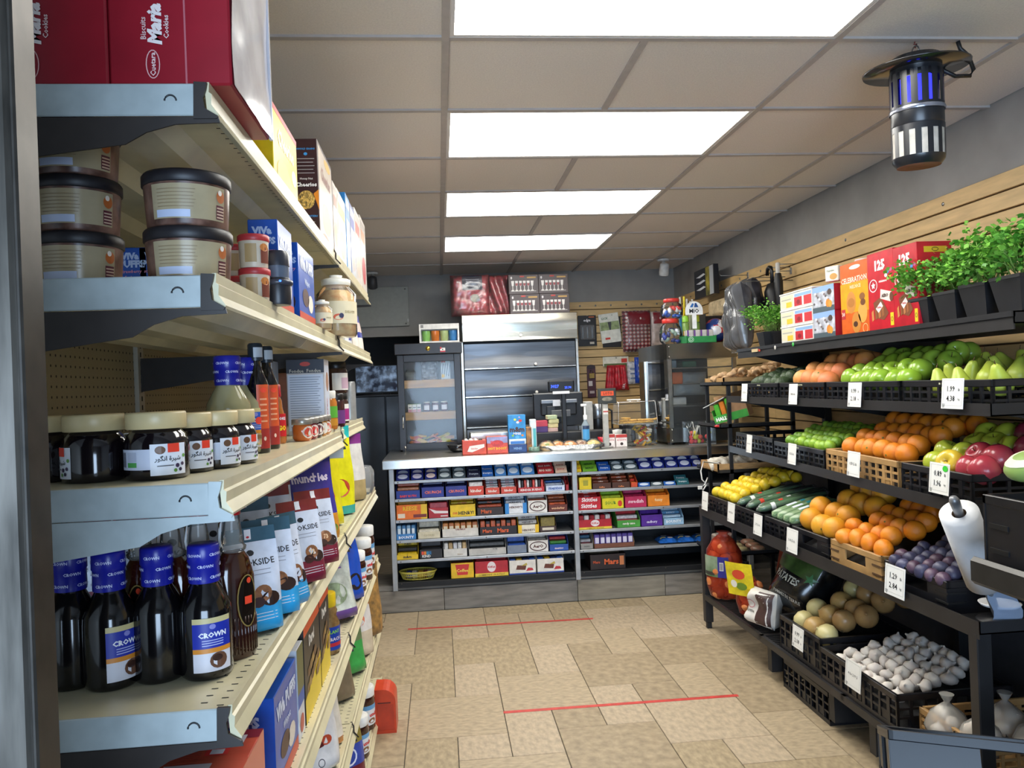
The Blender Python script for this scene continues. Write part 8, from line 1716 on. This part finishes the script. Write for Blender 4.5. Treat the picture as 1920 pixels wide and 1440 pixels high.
def c125(b, fn, w, h):
    b.text(fn, '125', 0, h*.83, w*.62, h*.14, mm('f4ecec'), .06)
    b.ell(fn, -w*.28, h*.58, w*.16, h*.085, mm('f0dcdc'), 18, ring=.004); b.poly([fn(-w*.28+w*.09*cos(a)*q, h*.58+h*.05*sin(a)*q, .0006) for a, q in [(k*pi/5+pi/2, 1 if k % 2 == 0 else .5) for k in range(10)]], mm('f0dcdc'))
    b.text(fn, 'miniatures', w*.1, h*.62, w*.3, h*.05, mm('f4ecec'), .03, rot=0)
    for u, v, c in ((.28, .72, '4a8ad0'), (.36, .66, 'e8a02c'), (.4, .74, 'c84a8a'), (.3, .64, '8ac04a'), (.22, .68, 'd8d8d8')): b.ell(fn, w*u, h*v, w*.06, h*.025, mm(c), 10, e=.0008)
    b.poly([fn(w*.0, h*.52, .001), fn(w*.42, h*.46, .001), fn(w*.36, h*.34, .001), fn(-w*.02, h*.40, .001)], mm('e8dcd0')); b.text(fn, 'AERO', w*.16, h*.43, w*.26, h*.06, mm('3a1c14'), .05, e=.0016); b.ell(fn, w*.4, h*.4, w*.07, h*.06, mm('6a3a22'), 12, e=.0012)
    b.poly([fn(-w*.3, h*.36, .0008), fn(0, h*.42, .0008), fn(w*.28, h*.2, .0008), fn(w*.1, h*.12, .0008), fn(-w*.2, h*.16, .0008)], mm('7a4426'))
    for k in range(4): b.poly([fn(w*(-.36+.13*k), h*(.12+.015*k), .0012), fn(w*(-.28+.13*k), h*(.14+.015*k), .0012), fn(w*(-.3+.13*k), h*(.27+.015*k), .0012), fn(w*(-.38+.13*k), h*(.24+.015*k), .0012)], mm(('c8864a', '8a5028', 'b87440', '9a5c30')[k]))
    b.poly([fn(-w*.2, h*.28, .0016), fn(0, h*.36, .0016), fn(w*.08, h*.3, .0016), fn(-w*.1, h*.22, .0016)], mm('f0e4e0')); b.text(fn, 'KitKat', -w*.06, h*.29, w*.16, h*.04, mm('c01e28'), .03, rot=0, e=.002)
    b.flat(fn, w*.34, h*.04, w*.46, h*.2, mm('ecc81e'), e=.0008); b.ell(fn, w*.4, h*.12, w*.04, h*.03, mm('2a2a20'), 10, ring=.002, e=.0012)
def s125(b, fn, d, h): b.flat(fn, -d*.3, h*.87, d*.35, h*.94, mm('d8b82c')); b.ell(fn, .02*d, h*.905, d*.1, h*.025, mm('2a2620'), 10, ring=.002, e=.001); b.ell(fn, 0, h*.72, d*.3, h*.05, mm('5a2020'), 14, e=.001); b.flat(fn, -d*.3, h*.4, d*.3, h*.6, mm('7a1420'), e=.0006)
o1, *_ = tcar('candy_carton', 'tall red carton printed 125 on the top rack shelf, left of two', 1631, 1677, 470, .10, 'c01c2c', c125, group='red candy cartons')
o2, x2, y2, w2, h2 = tcar('candy_carton', 'tall red carton printed 125 on the top rack shelf, right of two', 1679, 1722, 458, .13, 'b81a2a', c125, s125, group='red candy cartons', dx=.03)
def swiss(b, fn, w, h):
    b.flat(fn, -w*.5, h*.12, w*.5, h, M('6a6a72', .3, h2='d8dce8', vs=22)); b.flat(fn, -w*.5, h*.78, w*.5, h, mm('8fb0dc', .3), e=.0006); b.flat(fn, -w*.5, 0, w*.5, h*.2, mm('4a5a62'), e=.0007); b.ell(fn, w*.22, h*.3, w*.1, h*.16, mm('d8862c'), 14, e=.001); b.ell(fn, w*.32, h*.26, w*.08, h*.14, mm('e09a3c'), 12, e=.0013); b.ell(fn, w*.3, h*.72, w*.1, h*.12, mm('4a3a34'), 12, e=.001)
    for k in range(14): b.ell(fn, w*(-.42+.06*k), h*(.35+.08*((k*5) % 6)), w*.05, h*.05, mm(('5a5658', 'e6e6ee', '7a6a6a')[k % 3]), 7, e=.0008)
def swside(b, fn, d, h): b.flat(fn, -d*.46, h*.05, d*.1, h*.95, mm('a81e2c')); b.ell(fn, d*.28, h*.7, d*.08, h*.08, mm('e0c8c8'), 10)
for i in (0, 1):
    tcar('chocolate_box', 'red box with snowy mountain picture, %s of two stacked on the top shelf' % ('lower', 'upper')[i], 1527, 1565, 0, .12, 'a81c28', swiss, swside, group='mountain chocolate boxes', h=.112, zz=zT+i*.1128, dx=.02)
# clear fruit cups three high
for c in range(2):
    for i in range(3):
        def fcup(b, fn, w, h, c=c, i=i):
            if c == 0: b.flat(fn, -w*.45, h*.12, w*.45, h*.82, mm('dcd6b8')); b.flat(fn, -w*.05, h*.1, w*.35, h*.42, mm('e2c23a'), e=.0007); b.flat(fn, -w*.4, h*.55, w*.3, h*.62, mm('a8a8a0'), e=.0007)
            else: b.flat(fn, -w*.48, h*.12, w*.48, h*.85, mm('e8e0e4')); b.flat(fn, -w*.48, h*.08, -w*.05, h*.6, mm('c02a34'), e=.0007); b.flat(fn, w*.05, h*.08, w*.46, h*.6, mm('c8343c'), e=.0007); b.ell(fn, -w*.25, h*.3, w*.1, h*.14, mm('8a1420'), 10, e=.001); b.flat(fn, -w*.46, h*.62, w*.46, h*.8, mm('8ab0d8'), e=.0007)
            b.box(-w*.52, -.053, h*.9, w*.52, .052, h, M('eceae4', .35), .002)
        tcar('fruit_cup_pack', '%s fruit cup pack, %s of three high on the top rack shelf' % (('yellow and white', 'red and white')[c], ('bottom', 'middle', 'top')[i]), (1466, 1492)[c], (1490, 1524)[c], 0, .10, 'd9d9d4', fcup, None, 'cup pack', 'fruit cup packs', h=.079, zz=zT+i*.0797, dx=.02)
b = B(); b.lathe([(.03, 0), (.034, .005), (.036, .055), (.038, .056), (.038, .062), (0, .062)], M('d8c8c8', .4), 20); fn = CYL(.0352); b.flat(fn, -.04, .012, .03, .05, mm('c02834'), 10, 1, e=.001); b.flat(fn, -.03, .036, .0, .048, mm('b8cce0'), 5, 1, e=.0015)
p = tpos('top', 3.02, .09); O('fruit_cup', b, loc=(p.x, p.y, zT+3*.0797), rz=-.9, label='round red fruit cup on top of the fruit cup packs', cat='cup')
p = tpos('top', 3.22, .06); b = B(); b.box(-.035, -.02, 0, .035, .02, .065, M('e3dfd2', .4), .003); b.ell(FR(-.02), .01, .02, .02, .014, mm('c89a5a'), 12); b.text(FR(-.02), 'Digestive', -.004, .045, .05, .01, mm('3a5a3a'), .01); O('biscuit_box', b, loc=(p.x, p.y, zT+3*.0797), rz=-1.2, label='small white biscuit box on top of the fruit cup packs', cat='box')
p = tpos('top', 3.12, .09); O('small_dark_jar', B().lathe([(.014, 0), (.016, .03), (.012, .036), (.012, .044)], M('1c1a1c', .3), 12), loc=(p.x, p.y, zT+3*.0797), label='tiny dark jar between the biscuit box and red cup', cat='jar')
# ---- herb pots
def herb(X, y, z, seed, s=1., pot=True, spread=1., hgt=1., label='', n=230, lean=0.):
    rn = random.Random(seed); t = E_('herb_pot', label, 'potted herb', (X, y, z), -pi/2, 'potted herbs')
    pw, ph = .062*s, .105*s; v = []; 
    PB = M('1a1b1f', .5, var=.05); b = B()
    for w_, z_ in ((pw*.72, 0), (pw*.98, ph*.9), (pw, ph*.9), (pw, ph), (pw*.9, ph), (pw*.85, ph*.85)): v += [(w_, -w_, z_), (w_, w_, z_), (-w_, w_, z_), (-w_, -w_, z_)]
    b.add(v, [(4*i+k, 4*i+(k+1) % 4, 4*i+4+(k+1) % 4, 4*i+4+k) for i in range(5) for k in range(4)]+[(3, 2, 1, 0), (20, 21, 22, 23)], PB); O('pot', b, t)
    st = B(); SG = M('7aa048', .5, h2='9cbc62', vs=20)
    lf = B(); LM = [M('5f9a32', .45, h2='7cb440', vs=30), M('74b43e', .45, h2='8cc854', vs=30), M('4a882a', .5, var=.1)]
    tips = []
    for k in range(26):
        a = rn.uniform(0, 6.28); r0 = rn.uniform(0, pw*.55); r1 = rn.uniform(.3, 1)**.6*.125*s*spread; h_ = rn.uniform(.10, .20)*s*hgt
        p0 = Vector((r0*cos(a), r0*sin(a), ph*.85)); p2 = Vector((r1*cos(a)+lean, r1*sin(a), ph*.9+h_*(1-.35*(r1/.125/s/spread)**2))); p1 = (p0+p2)/2+Vector((0, 0, h_*.22))
        st.tube([p0, p1, p2], .0016*s, SG, 4); tips.append(p2); tips.append(p1*.35+p2*.65)
    for k in range(n):
        c = tips[rn.randrange(len(tips))]+Vector((rn.gauss(0, .026), rn.gauss(0, .026), rn.gauss(-.004, .024)))*s
        R_ = Euler((rn.uniform(-.9, .9), rn.uniform(-.9, .9), rn.uniform(0, 6.28))).to_matrix(); L = rn.uniform(.012, .02)*s; pts = []
        for q, (u, w_) in enumerate(((0, 0), (.45, .38), (.3, .62), (.62, .5), (.8, .9) if False else (.85, .35), (1.05, 0), (.85, -.35), (.62, -.5), (.3, -.62), (.45, -.38))): pts.append(tuple(c+R_ @ Vector((u*L, w_*L, .18*L*(u*u+w_*w_)))))
        lf.add(pts, [(0, 1, 2, 3), (0, 3, 4, 5), (0, 5, 6, 7), (0, 7, 8, 9)], LM[rn.randrange(3)])
    O('stems', st, t, kind='stuff'); O('foliage', lf, t, kind='stuff')
for i, (px, s, lab) in enumerate(((1746, 1., 'bushy green herb in black pot on the rack top, farthest of the near four'), (1797, 1.05, 'bushy green herb in black pot on the rack top, second of the near four'), (1853, 1.12, 'bushy green herb in black pot on the rack top, third of the near four'), (1918, 1.15, 'bushy green herb in black pot cut by the picture edge'))):
    lo, hi = 1.2, 4
    for _ in range(40):
        mid = (lo+hi)/2
        if proj((tx('top', mid)+.08, mid, 1.6))[0] > px: lo = mid
        else: hi = mid
    herb(tx('top', lo)+.085, lo, zT, i+3, s*.88, spread=.85, hgt=.85, label=lab, n=1000)
for i, (px, dx, lab) in enumerate(((1440, .06, 'leafy herb pot beside the garment bag, left of two'), (1458, .10, 'leafy herb pot beside the garment bag, right of two'))):
    lo, hi = 2, 5
    for _ in range(40):
        mid = (lo+hi)/2
        if proj((tx('top', mid)+dx, mid, 1.6))[0] > px: lo = mid
        else: hi = mid
    herb(tx('top', lo)+dx, lo, zT, i+20, .72, spread=1.5, hgt=1.2, label=lab, n=1000, lean=-.02)
# round stickers on the shelf lip
for px, py, c, lab in ((1484, 646, '3fae4a', 'round green sticker on the top shelf edge'), (1448, 652, 'c8c4bc', 'round grey sticker on the top shelf edge'), (1410, 657, 'c84a3a', 'red and white label strip at the far top shelf edge')):
    p = onx(tx('top', 3.3)-.008, px, py)
    q = B(); 
    if px == 1410: q.box(-.06, 0, -.008, .02, .0012, .008, M('c9b48a', .5)); q.box(.03, 0, -.008, .05, .0012, .006, M('c8402c', .5))
    else: q.lathe([(0, .001), (.010, .001), (.0105, 0)], M(c, .5), 14, T=Matrix.Rotation(rad(90), 4, 'X'))
    O('shelf_sticker', q, loc=(tx('top', p.y)-.0072, p.y, p.z), rz=-pi/2, label=lab, cat='sticker')
# ================================================================ things hanging on the right wall, rack end and near corner
HK = M('9a9a9a', .3, .8)
def whook(t, l=.12, z=0.): O('hook', B().box(-.012, -.004, z-.02, .012, 0, z+.02, HK, .001).tube([(0, -.002, z), (0, -l, z), (0, -l-.006, z+.014)], .0028, HK, 6), t)
# garment bags
def garment(px, y, x, y0, y1, label, seed, m, wpx=.22):
    p = onx(x, px, y1); top = onx(x, px, y0).z; yy = onx(x, px, y1).y; h = top-p.z
    t = E_('garment_bag', label, 'garment bag', (x, yy, p.z), -pi/2, 'bagged garments')
    b = B(); fn = lump(b, wpx, h, .10, m, seed, .3, 12, 44, wave=lambda u, v: .28*sin(u*120+v*6+3*NZ.noise(Vector((u*8, v*6, seed)))), pw=8); b.v = [(q[0]*(.42+.58*min(1, (h-q[2])/h*2.0)), q[1], q[2]) for q in b.v]; b.sm = [True]*len(b.sm); O('garment', b, t)
    g = B(); g.flat(lambda u, v, e=0: ((u*1.06)*(.42+.58*min(1, (h-v)/h*2.0)), fn(u, v)[1]-.010-.016*NZ.noise(Vector((u*26+seed, v*12, seed))), v), -wpx/2, -.02, wpx/2, h*1.02, GLASS('ffffff', .07, .1, 1.5), 28, 34); g.sm = [True]*len(g.sm); O('plastic_sleeve', g, t)
    O('hook', B().tube([(0, .0, h*.98), (0, .02, h*1.03), (0, 2.215-x, h*1.03)], .003, HK, 6), t)
garment(1388, 0, 1.86, 530, 655, 'dark garment in shiny plastic sleeve hanging at the rack end, front one', 3, M('2e3038', .4, h2='5a5c66', vs=14), .25)
garment(1408, 0, 1.98, 522, 600, 'black garment in plastic sleeve behind the front one', 6, M('1c1c22', .4, h2='3a3a44', vs=14), .22)
# umbrella
p = onx(2.08, 1445, 560); t = E_('umbrella', 'black umbrella with curved handle hanging on the slatwall', 'umbrella', (2.08, p.y, p.z)); s_ = (onx(2.08, 1445, 500).z-p.z)
UM = M('141417', .45, var=.05)
O('handle', B().tube([(0, -.03, s_*.45), (0, -.03, s_*.85), (0, -.02, s_*.97), (0, .005, s_), (0, .03, s_*.95), (0, .035, s_*.75)], .012, UM, 8), t); O('canopy', B().lathe([(.02, -.25), (.045, -.2), (.05, s_*.2), (.03, s_*.45), (.0, s_*.5)], UM, 14, T=Matrix.Translation((0, -.03, 0))), t)
O('hook', B().tube([(0, .0, s_*.985), (2.215-2.08, 0, s_*.985)], .003, HK, 6), t)
p = onx(2.1, 1452, 545); t = E_('umbrella', 'folded short umbrella in clear sleeve beside the curved handle one', 'umbrella', (2.1, p.y-.06, p.z)); O('canopy', B().lathe([(.015, -.16), (.026, -.12), (.028, .05), (.018, .1)], UM, 12), t); O('grip', B().lathe([(.014, .1), (.014, .16), (.01, .165)], M('c8c4bc', .4), 10), t); O('hook', B().tube([(0, 0, .155), (2.215-2.1, 0, .155)], .003, HK, 6), t)
p = onx(2.19, 1396, 516); t = E_('wall_hook', 'bare steel hook on the slatwall above the garment bags', 'hook', (2.2155, p.y, p.z), -pi/2); whook(t, .2)
p = onx(2.19, 1476, 508); t = E_('wall_hook', 'bare steel hook on the slatwall right of the umbrella', 'hook', (2.2155, p.y, p.z), -pi/2); whook(t, .12)
# wallet box and beige packs at the back right corner
xw = 2.12
def wallbox(x0, y0, x1, y1, label, name, build):
    pm = onx(xw, (x0+x1)/2, (y0+y1)/2); a, c = onx(xw, x0, (y0+y1)/2), onx(xw, x1, (y0+y1)/2); w = abs(a.y-c.y); h = onx(xw, (x0+x1)/2, y0).z-onx(xw, (x0+x1)/2, y1).z
    t = E_(name, label, 'package', (xw, pm.y, pm.z-h/2), -pi/2); build(t, w, h); O('hook', B().tube([(0, .0, h*.96), (0, 2.215-xw, h*.96)], .003, HK, 6), t)
def wal(t, w, h):
    b = B(); b.box(-w/2, -.03, 0, w/2, .01, h, M('15171f', .3), .002); fn = FR(-.03); b.flat(fn, w*.1, h*.02, w*.48, h*.98, M('b8a83a', .4, h2='3a3a28', vs=14)); b.flat(fn, w*.3, h*.02, w*.48, h*.98, mm('a8acb0'), e=.0007)
    for k in range(3): b.poly([fn(-w*.4, h*(.75-.22*k), .0008), fn(0, h*(.82-.22*k), .0008), fn(w*.1, h*(.76-.22*k), .0008), fn(-w*.2, h*(.70-.22*k), .0008)], mm('c9ccd0'))
    O('box', b, t)
wallbox(1308, 502, 1345, 557, 'black box with yellow and silver print hung high in the back corner', 'gift_box', wal)
def beige(t, w, h):
    b = B(); fn = lump(b, w, h, .05, M('b8a482', .5, var=.12), 4, .4, 25, 10, pw=6); O('pack', b, t)
wallbox(1330, 562, 1362, 592, 'beige flat pack hung below the black gift box', 'flat_pack', beige)
# side rack at the far end of the produce rack
srk = E_('side_rack', 'small black rack with slanted trays between the produce rack and counter', 'rack', (1.75, 4.55, 0))
def strip(z, x0=1.60, x1=2.05, y0=4.36, y1=4.74, m=RKD):
    b = B(); b.box(x0-1.75, y0-4.55, z-.006, x1-1.75, y1-4.55, z, m).box(x0-1.75, y0-4.55, z-.006, x0-1.75+.004, y1-4.55, z+.018, RK).box(x0-1.75, y0-4.55, z-.006, x1-1.75, y0-4.55+.004, z+.018, RK); return O('tray', b, srk)
def zat(py, px=1345, y=4.45): return ony(y, px, py).z
Z1, Z2, Z3, Z4 = zat(722), zat(800), zat(884), zat(1036)
for z, x0 in ((Z1, 1.62), (Z2, 1.60), (Z3, 1.58), (Z4, 1.56)): strip(z, x0)
for x, y in ((1.66, 4.37), (2.04, 4.37), (1.66, 4.73), (2.04, 4.73)): O('leg', B().box(x-1.75-.01, y-4.55-.01, 0, x-1.75+.01, y-4.55+.01, Z1, RKD), srk)
# mushrooms in wooden tray
MU = M('c8a478', .6, h2='8a6a48', vs=40)
t = E_('mushroom_tray', 'shallow wooden tray on the top of the side rack', 'tray', (1.84, 4.55, Z1+.001)); b = B(); WD = M('b08a5a', .6, var=.1, aniso=(1, 8, 8)); b.box(-.2, -.16, 0, .2, .16, .006, WD).box(-.2, -.16, 0, -.192, .16, .04, WD).box(.192, -.16, 0, .2, .16, .04, WD).box(-.2, -.16, 0, .2, -.152, .04, WD).box(-.2, .152, 0, .2, .16, .04, WD); O('box', b, t)
mush = B(); mush.lathe([(.008, 0), (.009, .02), (.026, .022), (.028, .03), (.018, .042), (0, .046)], MU, 12); mm_ = mush.mesh('mushroom')
for i in range(24):
    x, y = 1.66+.066*(i % 6)+random.uniform(-.01, .01), 4.43+.07*(i//6)+random.uniform(-.01, .01)
    O('mushroom', mm_, loc=(x, y, Z1+.012+.012*(i % 3)+.010*(i % 6)), rot=(random.uniform(-.8, .8), random.uniform(-.8, .8), i), label='tan mushroom in the wooden tray, row %s, %s from left' % (('one', 'two', 'three', 'four')[i//6], ORD[i % 6]), cat='mushroom', group='mushrooms in the wooden tray')
# green sweets carton, tipped
t = E_('lozenge_carton', 'open green and brown carton of cough sweets leaning on the side rack', 'carton', (1.70, 4.47, Z2+.035), rot=(rad(4), rad(-14), rad(-35)))
b = B(); GC = M('3f9a3a', .4); KC = M('9a7450', .7)
b.box(-.07, -.06, 0, .13, .06, .004, KC).box(-.07, -.062, 0, .13, -.06, .045, GC).box(-.07, .06, 0, .13, .062, .15, KC).box(.13, -.06, 0, .132, .06, .15, KC).box(-.072, -.06, 0, -.07, .06, .08, GC); b.text(FR(-.062), 'HALLS', -.02, .022, .08, .026, mm('f2f2ee'), .06); b.box(.02, -.0605, .045, .13, -.0595, .10, KC); O('carton', b, t)
for k in range(3): O('sweet_pack', B().box(-.06+.035*k, -.04, .01, -.03+.035*k, .05, .11+.01*k, M(('57b83a', 'd87a2c', '57b83a')[k], .3), .004), t)
O('lid_flap', B().box(-.09, -.06, .13, .05, .06, .134, M('d8d8d4', .5), T=Matrix.Rotation(rad(-12), 4, 'Y')), t)
for i in range(5): O('sweet_packet', B().box(-.03, -.012, 0, .03, .012, .012, M(('d83a3a', 'e6e2e2', 'c83040', 'e8dcd8', 'd8d0d0')[i], .3), .004), loc=(1.61+.012*i, 4.39+.03*i, Z2+.001+.0*i), rz=.5*i, label='%s twisted sweet packet at the side rack edge, %s from left' % (('red', 'white', 'crimson', 'cream', 'pale')[i], ORD[i]), cat='packet', group='sweet packets on the side rack')
# dried packs in a shallow wooden box with a white cable
t = E_('bread_box', 'shallow wooden box of clear packs on the third side rack tray', 'box', (1.77, 4.52, Z3+.001)); b = B(); b.box(-.19, -.15, 0, .17, .15, .006, WD).box(-.19, -.15, 0, -.182, .15, .05, WD).box(-.19, -.15, 0, .17, -.142, .05, WD).box(-.19, .142, 0, .17, .15, .05, WD); O('box', b, t)
for i in range(5):
    b = B(); lump(b, .13, .09, .06, M('8f8472', .4, h2='cfc8ba', vs=30, coat=.6), i, .6, 25, 10); O('clear_pack', b, loc=(1.63+.06*i, 4.44+.035*i, Z3+.010), rot=(rad(-50), 0, .5*i), label='grey beige clear pack in the shallow wooden box, %s from left' % ORD[i], cat='pack', group='clear packs on the side rack')
a = ony(4.33, 1320, 876); O('white_cable', B().tube([(1.66, 4.47, Z3+.012), (1.60, 4.40, Z3+.06), (1.57, 4.36, Z3+.058), (a.x, 4.335, a.z+.03), (a.x-.02, 4.33, a.z-.02), (a.x-.015, 4.33, a.z-.07), (a.x+.005, 4.33, a.z-.09), (a.x+.02, 4.33, a.z-.06), (a.x+.0, 4.33, a.z-.10), (a.x-.03, 4.33, a.z-.115), (a.x-.01, 4.33, a.z-.13), (a.x+.01, 4.33, a.z-.10)], .004, M('e4e2de', .5), 6).box(a.x-.04, 4.325, a.z-.125, a.x-.015, 4.335, a.z-.105, M('e4e2de', .5), .002), label='white cable with plug dangling off the side rack', cat='cable')
# meat and cheese packs
for i in range(9):
    b = B(); b.lathe([(.03, 0), (.042, .004), (.044, .018), (.03, .03), (0, .032)], M(('c8bc84', 'b8a878', 'a86a58')[i % 3], .35, h2='8a7a5a', vs=30, coat=.5), 14)
    O('sausage_pack', b, loc=(1.62+.1*(i % 3)+.01*(i//3), 4.42+.1*(i//3), Z4+.001), label='clear round pack on the lowest side rack tray, row %s, %s from left' % (('one', 'two', 'three')[i//3], ORD[i % 3]), cat='pack', group='round packs on the side rack')
b = B(); b.box(-.06, -.045, 0, .06, .045, .045, M('a8a49a', .3, h2='7a3a34', vs=20, coat=.5), .008); O('clear_box', b, loc=(1.68, 4.60, Z4+.034), rz=.3, label='clear plastic box of reddish food above the round packs', cat='box')
# ---- plastic bag roll on the near end of the lower tier
base = Vector((1.60, 2.135, 0)); top = ony(1.965, 1798, 962)
t = E_('bag_roll', 'white roll of produce bags leaning on a black stand', 'bag roll', (base.x, base.y, TI['C'][2]-.0315))
ax = Vector((top.x-base.x, top.y-base.y, top.z-(TI['C'][2]-.0315))); L = ax.length; T = ax.to_track_quat('Z', 'Y').to_matrix().to_4x4()
O('stand', B().lathe([(.0, .001), (.06, .001), (.065, .006), (.06, .012), (.014, .016), (.014, .05), (0, .05)], BLACK, 24), t)
O('roll', B().lathe([(.016, L*.4), (.049, L*.4), (.049, L), (.018, L)], M('e6e6e8', .55, var=.02), 28, T=T, cap=False).lathe([(.0175, L*.4), (.0175, L)], M('8a6a4a', .7), 18, T=T, cap=False), t)
O('spindle', B().lathe([(.012, .01), (.012, L*1.03), (.0125, L*1.04), (.0135, L*1.1), (.010, L*1.125), (0, L*1.13)], M('8d8f92', .35, .5), 16, T=T), t)
O('loose_bag', B().flat(lambda u, v, e=0: (u-.04+.01*sin(v*60), -.062-.006*sin(u*40), .02+v), -.03, 0, .05, .10, GLASS('b8ccea', .4, .2), 5, 6), t)
O('plate', B().lathe([(.0, .05), (.05, .051), (.056, .059), (.052, .059), (.045, .055), (0, .055)], M('e6e6e6', .35), 24), t)
# ---- nearer rack at the right edge
nx = 1.235; ny0, ny1 = 1.05, 1.75
nr = E_('near_rack', 'black metal tray end of a nearer rack at the right picture edge', 'rack', (1.4, 1.4, 0)); zn = onx(nx, 1815, 1042).z
b = B(); b.box(nx-1.4, ny0-1.4, zn-.065, nx-1.4+.02, ny1-1.4, zn, M('3a3937', .32, .5, var=.05), .009).box(nx-1.4+.02, ny0-1.4, zn-.05, .6, ny1-1.4, zn-.044, RKD); O('tray', b, nr)
for y in (ny0+.03, ny1-.03): O('leg', B().box(.5, y-1.4-.02, 0, .54, y-1.4+.02, zn-.05, RKD), nr)
t = crate((nx+.235, (ny0+ny1)/2+.02, zn-.0435), .64, .40, .19, 'black grip', 'large black crate on the nearer rack at the right edge')
p = onx(nx+.12, 1936, 868); b = B(); b.sphere((0, 0, 0), .06, M('7fa04a', .4, h2='9cb468', vs=9), 20, 12, (1, 1, .55)); b.lathe([(0, .029), (.04, .027), (.053, .017)], M('d8dcc0', .5, var=.05), 20, cap=False)
O('cut_melon', b, loc=(p.x, p.y, zn+.215), rot=(0, rad(-20), 0), label='pale topped green melon half in the large black crate', cat='melon')
# loose cherry tomatoes beside it, in the same crate
# ---- bluish crate on the floor at bottom right
zr = .59; a, c = onz(zr, 1664, 1367), onz(zr, 1920, 1393); d = (c-a); ang = math.atan2(d.y, d.x); tl = rad(-21); Hc = .28
u_ = Vector((cos(ang), sin(ang), 0)); w_ = Vector((-sin(ang), cos(ang), 0)); ce_ = a+u_*.30
Rm = Euler((tl, 0, ang)).to_matrix(); o_ = ce_-Rm @ Vector((0, -.15, Hc))
_bk, BK = BK, M('15181f', .4, var=.1, vs=10)
crate(tuple(o_), .60, .30, Hc, 'black grip blue', 'scuffed dark blue grey crate tilted at the lower right corner', rot=(tl, 0, ang))
BK = _bk
# crates on the floor under the wire tier
t = crate((1.64, 3.18, .0), .42, .30, .13, 'black', 'empty black crate pushed under the wire tier', -pi/2)
